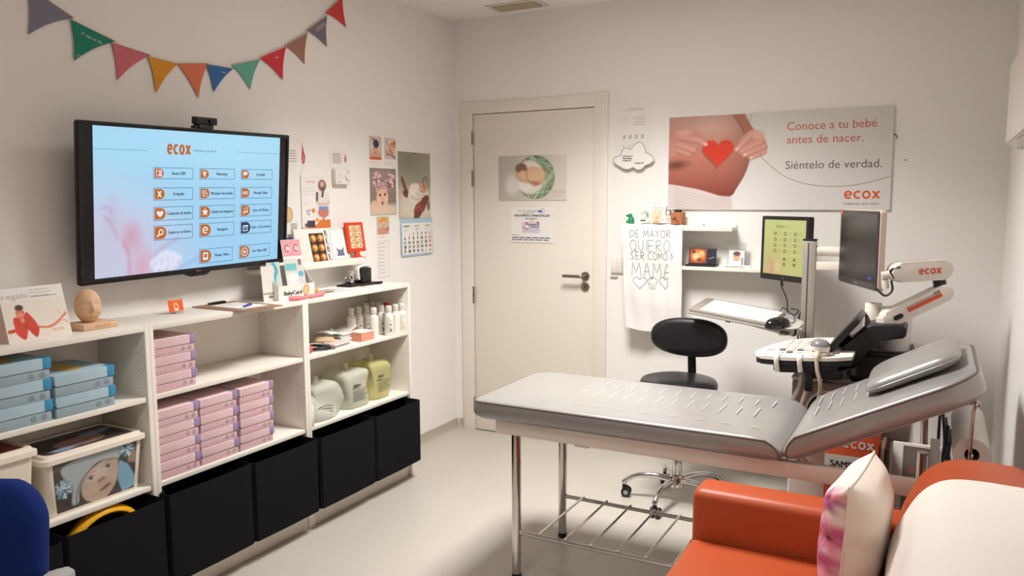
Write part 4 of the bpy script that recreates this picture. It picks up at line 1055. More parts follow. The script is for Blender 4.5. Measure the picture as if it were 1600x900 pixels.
for cx, cy in ((68, 64), (186, 70)):
    rr = random.Random(cx)
    for k in range(60):
        a = rr.random() * 2 * PI; d = 40 * math.sqrt(rr.random()); p.ell(cx + d * math.cos(a), cy + d * math.sin(a), 9, 8, rr.choice([(214, 176, 178), (160, 96, 104), (232, 208, 204), (126, 82, 86)]), soft=4)
rr = random.Random(9)
p.ell(108, 120, 56, 44, (186, 140, 140), soft=6)
for k in range(60): p.ell(60 + 96 * rr.random(), 84 + 46 * rr.random(), 7, 5, rr.choice([(222, 190, 188), (156, 100, 106), (206, 160, 160)]), soft=3)
p.ell(110, 166, 54, 50, (228, 184, 158), soft=6); p.ell(40, 216, 36, 36, (224, 188, 166), soft=12); p.ell(120, 226, 70, 28, (226, 194, 172), soft=12); p.ell(90, 150, 9, 8, (52, 40, 40), soft=3); p.ell(134, 146, 9, 8, (52, 40, 40), soft=3); p.ell(110, 176, 7, 5, (196, 140, 120), soft=3); p.ell(110, 196, 10, 11, (150, 70, 66), soft=3); p.ell(84, 178, 14, 12, (236, 190, 166), soft=8); p.ell(142, 174, 12, 12, (236, 190, 166), soft=8)
sheet('baby_photo', 'square photo of a baby in a pompom hat', 'photo', -.871, -.630, 1.416, 1.680, pic=(p, .001, .001, .240, .263))
p = Pic(110, 130, (196, 186, 170), 40, 48); p.ell(54, 34, 36, 26, (226, 150, 46), soft=4); p.ell(30, 10, 10, 10, (232, 190, 110), soft=3); p.ell(80, 14, 10, 10, (232, 150, 60), soft=3); p.ell(58, 62, 28, 28, SK, soft=5); p.ell(50, 106, 46, 26, (206, 146, 124), soft=6); p.ell(94, 90, 18, 16, (196, 120, 100), soft=6); p.ell(66, 58, 4, 3, (70, 46, 40)); p.ell(46, 60, 4, 3, (70, 46, 40)); p.ell(58, 74, 6, 4, (170, 90, 86), soft=2)
def strip(b, fr, w, h):
    logo(b, fr, w * .2, h * .655, .007, mat('pale_orange_print', (232, 146, 88), .6), .0008, w=w * .5, sw=.0011); b.frame2d(w * .08, h * .01, w * .94, h * .60, .0012, GREYINK, .0008, fr)
    for k in range(9):
        z = h * (.56 - .06 * k); b.rect(w * .08, z - .004, w * .94, z - .0034, LIGHTINK, .0008, fr); b.lines(w * .14, z, w * .5, 0, 1, GREYINK, .0022, fr=fr)
sheet('growth_strip', 'narrow ruled paper strip with crowned baby, hanging below pompom photo', 'chart', -.818, -.702, 1.064, 1.412, text=strip, pic=(p, .002, .245, .114, .346))
# calendar with picture
t = thing('wall_calendar', 'wall calendar with a sleeping baby picture above the month page', 'calendar', (.002, -.44, 1.178))
p = Pic(160, 185, (160, 156, 136), 76, 88); p.rect(0, 110, 160, 185, (208, 198, 178), soft=40); p.ell(40, 20, 70, 40, (136, 134, 116), soft=50); p.ell(110, 150, 80, 40, (222, 212, 194), soft=40)
p.line([(18, 74), (32, 100), (42, 112)], 12, (120, 58, 46), soft=3); p.ell(34, 116, 14, 9, (110, 52, 42), rot=30, soft=3); p.poly([(46, 118), (70, 88), (120, 92), (146, 112), (138, 140), (90, 146), (56, 140)], (226, 218, 206), soft=4, smooth=3)
p.line([(60, 122), (90, 132), (130, 124)], 3, (186, 176, 162), soft=6, smooth=4); p.line([(72, 104), (96, 118), (126, 120)], 2, (196, 186, 172), soft=5, smooth=4); p.ell(70, 108, 16, 12, (238, 230, 218), soft=8); p.ell(120, 98, 20, 15, (214, 150, 122), rot=15, soft=3); p.ell(116, 100, 10, 8, (228, 176, 150), soft=6); p.line([(108, 96), (114, 99)], 1.6, (120, 70, 54), soft=1); p.line([(122, 100), (128, 104)], 1.6, (120, 70, 54), soft=1); p.ell(114, 109, 4, 2, (176, 90, 80), soft=2); p.line(arc(132, 84, 12, 100, 340, 12, 15), 4, (96, 96, 84), soft=2); p.ell(78, 96, 22, 9, (232, 224, 214), soft=5); p.line([(92, 166), (134, 146)], 2, (190, 120, 100), soft=2); p.ell(104, 156, 34, 18, (142, 66, 54), rot=-25, soft=3); p.line([(78, 160), (120, 142)], 3, (176, 96, 80), soft=4); p.ell(130, 136, 24, 14, (126, 56, 46), rot=-30, soft=3); p.ell(92, 176, 20, 10, (104, 62, 50), rot=-20, soft=3); p.ell(148, 150, 8, 14, (120, 110, 90), soft=4)
fr = left_wall(-.612, 1.392, .0022)
b = MB(); b.box((0, 0, -.0012), (.330, .390, 0), PAPER, fr=fr); b.pic(p, .001, .001, .329, .389, PRINT, .0004, fr); b.cyl((.003, -.447, 1.775), (.007, -.447, 1.775), .004, mat('dark_pin', (90, 84, 80), .4), n=10); b.build('picture_sheet', t)
LB = mat('light_blue_paper', (172, 204, 228), .6)
fr = Fr((.0026, -.602, 1.175), (0, 1, 0), (.03, 0, 1))
b = MB(); b.box((0, 0, -.001), (.325, .218, 0), LB, fr=Fr((.008, -.598, 1.172), (0, 1, 0), (-.02, 0, 1))); b.build('blue_backing', t)
f = Fr((.011, -.592, 1.182), (0, 1, 0), (-.02, 0, 1)); b = MB(); b.box((0, 0, -.001), (.305, .185, 0), PAPER, fr=f)
GR = mat('green_ink', (110, 150, 90), .6); YL = mat('ochre_ink', (224, 170, 60), .6)
b.rect(.012, .164, .075, .171, GR, .0006, f); b.rect(.235, .164, .292, .171, YL, .0006, f); b.lines(.015, .158, .055, .02, 3, LIGHTINK, .002, fr=f); b.lines(.238, .158, .05, .02, 3, LIGHTINK, .002, fr=f)
b.text('MAYO', .152, .160, .011, mat('olive_ink', (150, 144, 110), .6), .0008, f, al='c', w=.05); b.text('2019', .152, .143, .008, INK, .0008, f, al='c', w=.035)
d = 1
for r in range(5):
    for c in range(7):
        if r == 0 and c < 2: 
            b.text(str(29 + c), .026 + .043 * c, .112, .006, GREYINK, .0008, f, al='c'); continue
        if d > 31: continue
        b.text(str(d), .026 + .043 * c, .112 - .0255 * r, .0175, REDINK if c == 6 else (BLUEINK if d > 29 else INK), .0008, f, al='c', bold=.0013); d += 1
b.ell(.242, .016, .007, .007, YL, .0008, f); b.ell(.284, .016, .006, .006, INK, .0008, f)
b.build('month_page', t)
# ================================================================== television
TVX0, TVX1 = .100, .155          # front plane: bottom and top edge distance from the wall (leans back)
tvO = Vector((TVX0 + .0, -2.133, 1.213)); ro = math.radians(.85)
Vup = Vector((TVX1 - TVX0, 0, .575)).normalized(); Ud = Vector((0, math.cos(ro), math.sin(ro)))
TV = Fr(tvO, Ud, Vup); TH = .578; TW = .502
t = thing('television', 'large black flat television on the wall showing a blue menu', 'television', (.06, -2.142, 1.21))
TVB = mat('black_bezel', (24, 23, 25), .32, var=.05); PANEL = mat('dark_panel', (16, 15, 18), .18, var=.02)
b = MB(); b.prism(rrect(-TW, 0, TW, TH, .008), -.012, .004, TVB, TV, .003); b.prism(rrect(-TW + .09, .05, TW - .09, TH - .10, .02), -.040, -.0115, TVB, TV, .008)
for (x0, y0, x1, y1) in ((-TW, 0, TW, .022), (-TW, TH - .013, TW, TH), (-TW, .022, -TW + .014, TH - .013), (TW - .014, .022, TW, TH - .013)):
    b.box((x0 + .001, y0 + .001, .004), (x1 - .001, y1 - .001, .009), TVB, .002, fr=TV)
b.prism([(-.06, 0), (.07, 0), (.055, -.010), (.045, -.014), (-.03, -.014), (-.04, -.010)], -.02, .006, TVB, TV, .002); b.ell(.0, .009, .004, .004, REDINK, .0092, TV); b.text('LG', .008, .006, .0055, GREYP, .0092, TV)
b.build('casing', t)
b = MB(); b.rect(-TW + .013, .021, TW - .013, TH - .012, PANEL, .0043, TV)
SCR = printmat('lit_screen', .25, 1.0)
p = Pic(904, 546, (150, 206, 240), 120, 74)
p.grad((164, 214, 240), (156, 206, 240), 1); p.ell(0, 580, 380, 360, (196, 206, 232), soft=260, a=.95); p.ell(560, 60, 420, 90, (170, 220, 246), soft=120)
p.ell(80, 470, 180, 170, (196, 194, 220), soft=150, a=.8); p.ell(150, 400, 36, 46, (206, 150, 170), soft=50, a=.8); p.line([(118, 420), (138, 470), (140, 546)], 9, (200, 120, 146), soft=18, smooth=5, a=.75); p.ell(195, 520, 34, 60, (220, 150, 168), soft=60, a=.7)
p.ell(70, 330, 26, 60, (190, 178, 200), soft=40, a=.5); p.line([(40, 320), (70, 350), (90, 400)], 6, (176, 130, 160), soft=14, smooth=4, a=.6); p.line([(28, 290), (60, 290), (70, 310)], 8, (180, 150, 186), soft=14, smooth=4, a=.6)
for k, (x, y) in enumerate(((250, 505), (280, 490), (308, 488), (334, 495), (358, 508), (265, 535), (300, 530), (336, 532))): p.ell(x, y, 19, 26, (222, 226, 244), soft=12); p.ell(x + 6, y + 10, 12, 14, (186, 180, 214), soft=12, a=.5)
p.line([(236, 490), (290, 450), (360, 420)], 12, (180, 150, 186), soft=20, smooth=4, a=.6); p.line([(360, 540), (430, 515), (470, 500)], 8, (150, 170, 210), soft=20, a=.7)
zc = TH / 2 + .0025
b.pic(p, -.4445, zc - .2715, .4475, zc + .2715, SCR, .0048, TV)
def em(name, rgb, e=1.0):
    m = bpy.data.materials.new(name); m.use_nodes = True; q = m.node_tree.nodes['Principled BSDF']
    q.inputs['Base Color'].default_value = (.01, .01, .01, 1); q.inputs['Roughness'].default_value = .4; q.inputs['Specular IOR Level'].default_value = .1
    q.inputs['Emission Color'].default_value = lin(rgb); q.inputs['Emission Strength'].default_value = e; return m
SO, SD, SW, SL = em('screen_orange', (192, 104, 40)), em('screen_dark', (40, 58, 88)), em('screen_white', (226, 236, 244)), em('screen_line', (70, 114, 158))
S = TV.at(0, zc, .0052)
logo(b, S, -.142, .180, .042, SO, 0, w=.112); b.text('imágenes que listen', -.022, .196, .0095, SL, 0, S, w=.118)
b.rect(-.4445, .191, -.225, .1922, SL, 0, S); b.rect(.20, .200, .4475, .2012, SL, 0, S)
cols = [(-.202, -.021), (.011, .192), (.225, .405)]; rows = [(.131, .087), (.054, .006), (-.019, -.072), (-.091, -.148)]
names = [['Acceso CRM', 'Marketing', 'EcoxSafe'], ['Ecógrafo', 'Montaje Foto-Audio', 'Montaje Vídeo'], ['Grabación de latidos', 'Edición de imágenes', 'Lista de Música'], ['Explorar archivos', 'Navegador', 'Salir a Escritorio']]
def star(cx, cy, r): return [(cx + (r if k % 2 == 0 else r * .45) * math.sin(k * PI / 5), cy + (r if k % 2 == 0 else r * .45) * math.cos(k * PI / 5)) for k in range(10)]
def heart(cx, cy, r, n=30):
    o = []
    for i in range(n):
        a = 2 * PI * i / n; o.append((cx + r * 16 * math.sin(a) ** 3 / 17, cy + r * (13 * math.cos(a) - 5 * math.cos(2 * a) - 2 * math.cos(3 * a) - math.cos(4 * a)) / 17))
    return o
def button(b, f, x0, y0, x1, y1, name, icon, k=1.0):
    blue = icon == 'exit'
    b.frame2d(x0, y0, x1, y1, .0022 * k, SL, 0, f)
    h = y1 - y0; ic = SD if blue else SO; cx, cy = x0 + .006 * k + h * .42, (y0 + y1) / 2; r = h * .26
    b.poly(rrect(x0 + .005 * k, y0 + .0045 * k, x0 + .005 * k + h * .92, y1 - .0045 * k, (.002 * k, h * .4, h * .4, .002 * k), 5), ic, .0001, f)
    z = .0003
    if icon == 'x': logo_x(b, f, cx, cy, r, z)
    elif icon == 'heart': b.poly(heart(cx, cy, r * 1.15), SW, z, f)
    elif icon == 'star': b.poly(star(cx, cy, r * 1.25), SW, z, f)
    elif icon == 'lens': b.ribbon(arc(cx + r * .2, cy + r * .2, r * .62, 0, 345, 16), r * .32, SW, z, f, closed=True); b.ribbon([(cx - r * .25, cy - r * .25), (cx - r, cy - r)], r * .42, SW, z, f)
    elif icon == 'e': b.ribbon([(cx - r * .7, cy), (cx + r * .7, cy)], r * .3, SW, z, f); b.ribbon(arc(cx, cy, r * .8, 0, 310, 16), r * .36, SW, z + .0001, f)
    elif icon == 'note': b.ell(cx - r * .6, cy - r * .6, r * .4, r * .3, SW, z, f); b.ell(cx + r * .5, cy - r * .4, r * .4, r * .3, SW, z, f); b.ribbon([(cx - r * .3, cy - r * .6), (cx - r * .3, cy + r * .7), (cx + r * .8, cy + r * .9), (cx + r * .8, cy - r * .4)], r * .24, SW, z, f)
    elif icon == 'play': b.ribbon(arc(cx, cy, r * 1.1, 0, 345, 18), r * .22, SW, z, f, closed=True); b.poly([(cx - r * .4, cy - r * .6), (cx + r * .7, cy), (cx - r * .4, cy + r * .6)], SW, z, f)
    elif icon == 'hd': b.text('HD', cx, cy - r * .55, r * 1.1, SW, z, f, al='c', bold=r * .06)
    elif icon == 'bulb': b.ell(cx, cy + r * .2, r * .62, r * .7, SW, z, f); b.rect(cx - r * .3, cy - r, cx + r * .3, cy - r * .4, SW, z, f); [b.ribbon([(cx + r * 1.0 * math.cos(a), cy + r * .3 + r * 1.0 * math.sin(a)), (cx + r * 1.4 * math.cos(a), cy + r * .3 + r * 1.4 * math.sin(a))], r * .2, SW, z, f) for a in (.2, .9, 1.57, 2.24, 2.94)]
    elif icon == 'exit': b.frame2d(cx - r, cy - r, cx + r * .8, cy + r * .7, r * .25, SW, z, f); b.ribbon([(cx - r * .3, cy - r * .3), (cx, cy + r * .4), (cx + r, cy + r * .6)], r * .3, SW, z + .0001, f)
    elif icon == 'card': b.frame2d(cx - r * 1.1, cy - r, cx + r * 1.1, cy + r, r * .22, SW, z, f); b.ell(cx + r * .35, cy + r * .3, r * .35, r * .4, SW, z, f); b.rect(cx - r * .1, cy - r * .7, cx + r * .8, cy - r * .2, SW, z, f)
    elif icon == 'chat': b.poly(rrect(cx - r, cy - r * .2, cx + r, cy + r * .9, r * .2, 3), SW, z, f); b.poly([(cx - r * .7, cy - r), (cx - r * .7, cy), (cx, cy)], SW, z, f)
    elif icon == 'film': b.rect(cx - r * .8, cy - r, cx + r * .8, cy + r, SW, z, f); b.rect(cx - r * .45, cy - r * .35, cx + r * .45, cy + r * .6, ic, z + .0002, f)
    else: b.frame2d(cx - r, cy - r * .1, cx + r * .4, cy + r, r * .25, SW, z, f); b.ell(cx - r * .5, cy - r * .7, r * .35, r * .3, SW, z, f); b.ribbon([(cx + r * .3, cy - r * .9), (cx + r * .9, cy - r * .9), (cx + r * .9, cy + r * .3)], r * .25, SW, z, f)
    tw_ = min((x1 - x0) * .62, .0062 * k * len(name)); b.text(name, x0 + h + (x1 - x0 - h) / 2, cy - .0055 * k, .0115 * k, SD, .0002, f, w=tw_, al='c', bold=.0005 * k)
def logo_x(b, f, cx, cy, r, z):
    b.ribbon(arc(cx - r * 1.1, cy, r * .95, -60, 60, 10), r * .42, SW, z, f); b.ribbon(arc(cx + r * 1.1, cy, r * .95, 120, 240, 10), r * .42, SW, z + .0001, f)
icons = [['card', 'bulb', 'chat'], ['x', 'photo', 'hd'], ['heart', 'star', 'note'], ['lens', 'e', 'exit']]
def menu(b, S, k=1.0):
    for r in range(4):
        for c in range(3): button(b, S, cols[c][0] * k, rows[r][1] * k, cols[c][1] * k, rows[r][0] * k, names[r][c], icons[r][c], k)
    button(b, S, .012 * k, -.257 * k, .185 * k, -.197 * k, 'Montar Vídeo', 'film', k); button(b, S, .221 * k, -.254 * k, .399 * k, -.195 * k, 'Ver Vídeo 360º', 'play', k)
menu(b, S)
b.build('screen', t)
b = MB(); b.box((.002, -2.25, 1.40), (.02, -2.03, 1.60), BLACKP, .003); b.box((.02, -2.18, 1.45), (.082, -2.10, 1.55), BLACKP, .003); b.build('wall_bracket', t)
t = thing('webcam', 'small black webcam clipped on top of the television', 'camera', TV.P(.042, TH, 0))
f = TV.at(.042, TH, 0)
b = MB(); b.box((-.052, .016, -.022), (.052, .046, .012), BLACKP, .006, 3, fr=f); b.build('body', t)
b = MB(); b.cyl(f.P(.018, .031, .0122), f.P(.018, .031, .019), .012, PANEL, n=20, bev=.002); b.build('lens', t)
b = MB(); b.box((-.04, .0002, -.026), (.03, .016, .014), BLACKP, .003, fr=f); b.box((-.060, .001, -.014), (-.040, .010, .008), BLACKP, .002, fr=f); b.build('clip_base', t)
b = MB(); b.tube([TV.P(.03, TH + .02, -.03), TV.P(.02, TH - .02, -.055), TV.P(.0, TH - .2, -.058)], .0025, BLACKP, smooth=5, n=6); b.build('cable', t)

# ================================================================== back wall
# poster with belly
p = Pic(1127, 507, (222, 218, 214), 230, 104)
X, Y = p.X, p.Y
p.grad((212, 207, 203), (226, 222, 219), 1)
def pp_(x, y): return (x * 1000, 507 - y * 1000)
SKA, SKB, SKC = (190, 138, 122), (206, 128, 100), (176, 78, 56)
body = [(0, 0), (.39 * 1000, 0), (412, 70), (432, 140), (445, 200), (442, 250), (420, 320), (380, 390), (352, 432), (300, 436), (180, 400), (60, 376), (0, 366)]
m_ = p._m(p.sd([(q.x, q.y) for q in catmull([(x, y, 0) for x, y in body[1:-1]], 5)] + [(0, 366), (0, 0)]), 5)
tt = np.clip(Y / 430, 0, 1)[..., None]; cA, cB, cC = _l((190, 146, 134)), _l((196, 126, 106)), _l((138, 62, 50))
colr = np.where(tt < .5, cA * (1 - tt * 2) + cB * tt * 2, cB * (2 - tt * 2) + cC * (tt * 2 - 1))
side = np.clip((X - 250) / 200, 0, 1)[..., None] ** 2; colr = colr * (1 - .45 * side)
hl = np.exp(-(((X - 240) / 130) ** 2 + ((Y - 60) / 60) ** 2))[..., None]; colr = colr * (1 - .5 * hl) + _l((226, 188, 172)) * .5 * hl
p.mix(m_, colr)
p.ell(45, 262, 60, 22, (84, 44, 36), rot=-6, soft=30, a=.8)
p.ell(70, 212, 52, 50, (0, 0, 0), soft=20, a=.0)
cloth = [(0, 366), (60, 376), (180, 402), (290, 434), (352, 436), (358, 470), (361, 507), (0, 507)]
p.poly(cloth, (216, 202, 200), soft=4)
for k in range(7): p.line([(40, 392 + 16 * k), (160, 424 + 14 * k), (250, 448 + 9 * k), (350, 440 + 10 * k)], 3, (186, 170, 170), soft=5, smooth=5, a=.8)
# arm and hands
p.poly([(348, 0), (411, 0), (450, 70), (470, 96), (430, 120), (392, 70)], (172, 108, 90), soft=5, smooth=0); p.line([(352, 4), (392, 66), (412, 104)], 6, (120, 64, 52), soft=6, smooth=4, a=.7)
for pts in ([(400, 120), (440, 92), (470, 88), (500, 108), (520, 140), (533, 178), (524, 208), (500, 226), (446, 240), (440, 228), (400, 216), (376, 200), (366, 186), (380, 160)],): p.poly(pts, (206, 146, 128), soft=5, smooth=4)
for a, c, w_ in (((500, 150), (400, 196), 26), ((516, 176), (414, 220), 24), ((520, 205), (446, 236), 20), ((440, 120), (372, 190), 24)):
    p.line([a, c], w_ + 4, (150, 88, 76), soft=6, a=.55); p.line([(a[0], a[1] - 3), (c[0], c[1] - 3)], w_, (214, 156, 140), soft=6)
for x, y in ((376, 184), (418, 214), (450, 232)): p.ell(x, y, 9, 6, (236, 196, 186), rot=-30, soft=3)
p.ell(480, 112, 34, 22, (220, 168, 152), rot=20, soft=22)
p.poly([(0, 150), (40, 84), (80, 66), (140, 72), (172, 92), (186, 120), (176, 146), (150, 176), (126, 206), (100, 214), (60, 196), (30, 212), (0, 222)], (200, 142, 126), soft=5, smooth=3)
for a, c, w_ in (((60, 110), (170, 130), 26), ((56, 150), (140, 182), 26), ((50, 180), (112, 204), 20)):
    p.line([(a[0], a[1] + 6), (c[0], c[1] + 6)], w_ + 2, (140, 80, 70), soft=6, a=.5); p.line([a, c], w_, (210, 152, 136), soft=6)
p.ell(90, 84, 40, 16, (216, 166, 150), soft=18); p.ell(206, 152, 12, 9, (232, 186, 174), soft=4); p.line([(150, 130), (205, 152)], 18, (206, 148, 132), soft=5)
hp = [(q[0], q[1]) for q in heart(274, 0, 88)]; hp = [(x, 194 - y) for x, y in hp]
p.poly([(x - 5, y + 8) for x, y in hp], (90, 40, 32), soft=16, a=.7); p.poly(hp, (216, 60, 36), soft=3)
p.line([(150, 118), (204, 150)], 16, (214, 160, 144), soft=4); p.ell(206, 154, 11, 8, (238, 196, 184), soft=3)
p.line([(448, 4), (440, 40)], 2.5, (130, 100, 92), soft=2)
t = MB(); PWd, PHt = 1.1268, .507
fr = back_wall(1.4149, 1.4438, -.012)
t.box((0, 0, -.010), (PWd, PHt, 0), mat('poster_board', (226, 222, 218), .5), .0008, fr=fr); t.pic(p, .0005, .0005, PWd - .0005, PHt - .0005, printmat('poster_print', .35), .0006, fr)
OT = mat('terracotta_ink', (202, 100, 70), .6); GT = mat('slate_ink', (100, 96, 96), .6)
t.text('Conoce a tu bebé', .628, .410, .040, OT, .001, fr, w=.424); t.text('antes de nacer.', .628, .342, .040, OT, .001, fr, w=.366); t.text('Siéntelo de verdad.', .626, .212, .040, GT, .001, fr, w=.456)
logo(t, fr, .914, .056, .042, mat('logo_orange', (222, 92, 40), .6), .001, w=.170); t.text('imágenes que listen.', .915, .028, .012, GT, .001, fr, w=.168)
t.ribbon([(q.x, q.y) for q in catmull([(.496, .300, 0), (.504, .275, 0), (.566, .217, 0), (.635, .168, 0), (.719, .137, 0), (.801, .123, 0), (.882, .120, 0), (.96, .125, 0), (1.04, .142, 0), (1.126, .166, 0)], 6)], .0026, mat('thin_brown_ink', (150, 96, 78), .6), .001, fr)
o = t.build('wall_poster'); rebase(o, fr.P(PWd / 2, 0)); tag(o, 'wide wall poster of a pregnant belly with a red paper heart', 'poster')

# door print and paper notice
p = Pic(620, 400, (208, 200, 190), 130, 84); p.grad((186, 178, 168), (222, 214, 204), 0); p.ell(110, 200, 90, 200, (190, 184, 176), soft=80, a=.6); p.ell(130, 260, 60, 90, (222, 218, 210), soft=50)
p.ell(340, 195, 176, 196, (120, 140, 108), soft=5)
rr = random.Random(5)
for k in range(46):
    a = rr.random() * 2 * PI; c = a + 1.2 + rr.random() * 1.2; r1, r2 = 172, 172
    p.line([(340 + r1 * math.cos(a), 195 + 190 * math.sin(a)), (340 + r2 * math.cos(c), 195 + 190 * math.sin(c))], 5, rr.choice([(176, 196, 160), (150, 172, 136), (90, 112, 84), (202, 214, 190), (110, 132, 100)]), soft=4)
p.ell(290, 195, 128, 150, (232, 222, 212), soft=22); p.ell(320, 190, 110, 90, (214, 172, 138), soft=8); p.ell(215, 160, 56, 72, (212, 170, 136), rot=10, soft=6); p.ell(212, 112, 54, 46, (128, 98, 74), soft=16); p.ell(226, 180, 40, 46, (222, 184, 152), soft=16)
p.ell(345, 170, 84, 58, (226, 188, 154), soft=30); p.line([(262, 130), (268, 200), (290, 250)], 5, (150, 100, 76), soft=6, smooth=4); p.ell(330, 250, 60, 20, (190, 130, 104), soft=12); p.ell(250, 280, 70, 34, (238, 228, 220), soft=20); p.line([(196, 196), (216, 202)], 3, (130, 90, 70), soft=3); p.ell(206, 224, 9, 5, (186, 110, 96), soft=4)
def doorlogo(b, fr, w, h): logo(b, fr, w * .79, h * .15, .020, mat('pale_terracotta_ink', (206, 150, 126), .6), .0009, w=w * .195, sw=.002); b.lines(w * .79, h * .08, w * .19, 0, 1, LIGHTINK, .003, fr=fr)
sheet('door_print', 'photo print of a newborn in a green yarn nest on the door', 'photo', .324, .791, 1.4975, 1.770, text=doorlogo, pic=(p, .001, .001, .466, .2715), x=.003, wall='back')
def notice(b, fr, w, h):
    b.text('REGALA DETALLES', w * .17, h * .875, .0085, mat('olive_green_ink', (150, 160, 90), .6), .0009, fr, w=w * .27); b.text('CANASTILLAS', w * .43, h * .875, .0085, BLUEINK, .0009, fr, w=w * .24); b.ribbon(arc(w * .74, h * .90, w * .045, 0, 340, 16, h * .06), .004, CARD2, .0009, fr, closed=True); b.ell(w * .69, h * .885, w * .05, h * .03, BLUEINK, .0011, fr); b.lines(w * .3, h * .83, w * .27, 0, 1, GREYINK, .003, fr=fr, rag=0)
    b.text('HACEMOS CANASTILLAS', w * .5, h * .735, .0135, INK, .0009, fr, w=w * .82, al='c', bold=.0009); b.text('PARA REGALO', w * .48, h * .66, .0075, INK, .0009, fr, w=w * .28, al='c', bold=.0005)
    PI_ = mat('rosy_ink', (206, 120, 130), .6); NV = mat('navy_ink', (52, 56, 120), .6); LV = mat('lavender_ink', (206, 200, 214), .6)
    b.rect(w * .27, h * .28, w * .68, h * .58, LV, .0006, fr); b.rect(w * .35, h * .36, w * .41, h * .58, PI_, .0009, fr); b.rect(w * .61, h * .48, w * .67, h * .60, PI_, .0009, fr); b.rect(w * .42, h * .49, w * .60, h * .515, NV, .0009, fr); b.rect(w * .46, h * .43, w * .66, h * .45, NV, .0009, fr); b.ell(w * .38, h * .45, w * .03, h * .05, PAPER, .0011, fr); b.ell(w * .5, h * .62, w * .04, h * .03, mat('pale_rose_ink', (228, 196, 196), .6), .0009, fr); b.rect(w * .28, h * .40, w * .34, h * .44, PI_, .0009, fr)
    b.text('Reserva en:', w * .03, h * .20, .007, INK, .0009, fr, w=w * .18); b.lines(w * .03, h * .125, w * .92, 0, 1, INK, .0055, fr=fr, rag=.02); b.lines(w * .03, h * .065, w * .88, 0, 1, NV, .0055, fr=fr, rag=.02)
sheet('door_notice', 'white paper notice with dark lettering taped below the newborn print', 'notice', .410, .706, 1.2385, 1.455, text=notice, x=.003, wall='back')

# sheet and cloud sign right of the door
def faint(b, fr, w, h):
    b.text('# MAMÁ', w * .30, h * .80, .016, LIGHTINK, .0008, fr, w=w * .5); 
    for k in range(9): a = 2 * PI * k / 9; b.ell(w * .28 + .020 * math.cos(a), h * .66 + .018 * math.sin(a), .0022, .0022, GREYINK, .0008, fr, 8)
    b.lines(w * .52, h * .70, w * .36, h * .10, 4, GREYINK, .002, fr=fr, rag=.05)
    for k in range(4): b.rect(w * (.24 + .17 * k), h * .40, w * (.32 + .17 * k), h * .455, LIGHTINK, .0008, fr); b.rect(w * (.25 + .17 * k), h * .28, w * (.28 + .17 * k), h * .31, LIGHTINK, .0008, fr)
sheet('wall_sheet', 'pale paper sheet with faint drawings above the cloud sign', 'paper', 1.090, 1.303, 1.690, 2.076, text=faint, wall='back', x=.002)
cp = []
for (cx, cy, r, a0, a1) in ((1.143, 1.718, .044, 270, 60 + 0), ):
    pass
lob = [((1.1325, 1.718), (1.160, 1.7795), .036), ]
def bump(P0, P1, bulge, n=8):
    (x0, y0), (x1, y1) = P0, P1; dx, dy = x1 - x0, y1 - y0; L = math.hypot(dx, dy); nx, ny = -dy / L, dx / L
    return [(x0 + dx * i / n + nx * bulge * math.sin(PI * i / n) ** .75, y0 + dy * i / n + ny * bulge * math.sin(PI * i / n) ** .75) for i in range(n)]
V_ = [(1.133, 1.688), (1.140, 1.752), (1.196, 1.780), (1.286, 1.762), (1.282, 1.690), (1.212, 1.683)]
cp = bump(V_[0], V_[1], .046) + bump(V_[1], V_[2], .026) + bump(V_[2], V_[3], .052) + bump(V_[3], V_[4], .050) + bump(V_[4], V_[5], .020) + bump(V_[5], V_[0], .014)
fr = back_wall(0, 0, -.022)
b = MB(); b.prism(cp, -.004, 0, PAPER, fr, .0005); b.ribbon(cp, .0035, GREYINK, .0006, fr, closed=True)
for k, s in enumerate(('Llévate tu', 'Mantellina', 'Motivos!!!')): b.text(s, 1.150, 1.742 - .0125 * k, .0085, INK, .0008, fr, w=.058 - .004 * k, bold=.0006)
b.text('Desde 5€', 1.222, 1.701, .0085, INK, .0008, fr, w=.052, bold=.0006)
o = b.build('cloud_sign'); rebase(o, (1.21, -.024, 1.66)); tag(o, 'white cloud shaped paper sign with black outline, by the door', 'sign')
b = MB(); b.box((1.19, -.0175, 1.70), (1.23, -.0005, 1.74), WHITEP, .001); o = b.build('foam_pad'); o.parent = bpy.data.objects['cloud_sign']; o.data.transform(world_of(o.parent).inverted())

# light switch
t = thing('light_switch', 'white double light switch beside the hanging towel', 'switch', (1.117, 0, 1.07))
b = MB(); b.box((1.077, -.010, 1.070), (1.158, -.0005, 1.172), WHITEP, .003); b.build('plate', t)
for x0 in (1.083, 1.119):
    b = MB(); b.box((x0, -.014, 1.078), (x0 + .033, -.0102, 1.164), WHITEP, .0015); b.build('rocker', t)
b = MB(); b.box((1.074, -.008, 1.044), (1.120, -.0005, 1.052), mat('tan_sticker', (170, 156, 140), .6)); b.build('sticker', t)
# hook and screw on the wall
t = thing('wall_hook', 'small bent brown wire hook beside the poster edge', 'hook', (2.548, 0, 1.80))
BRW = mat('brown_wire', (128, 106, 84), .5, .6); b = MB(); b.tube([(2.538, -.002, 1.812), (2.545, -.008, 1.815), (2.556, -.012, 1.806), (2.558, -.012, 1.792)], .0028, BRW, smooth=5, n=8); b.build('wire', t)
b = MB(); b.cyl((2.60, -.0005, 1.688), (2.60, -.006, 1.688), .004, BRW, .0025, n=12); o = b.build('wall_screw'); rebase(o, (2.60, 0, 1.688)); tag(o, 'small dark screw in the bare wall right of the poster', 'screw')

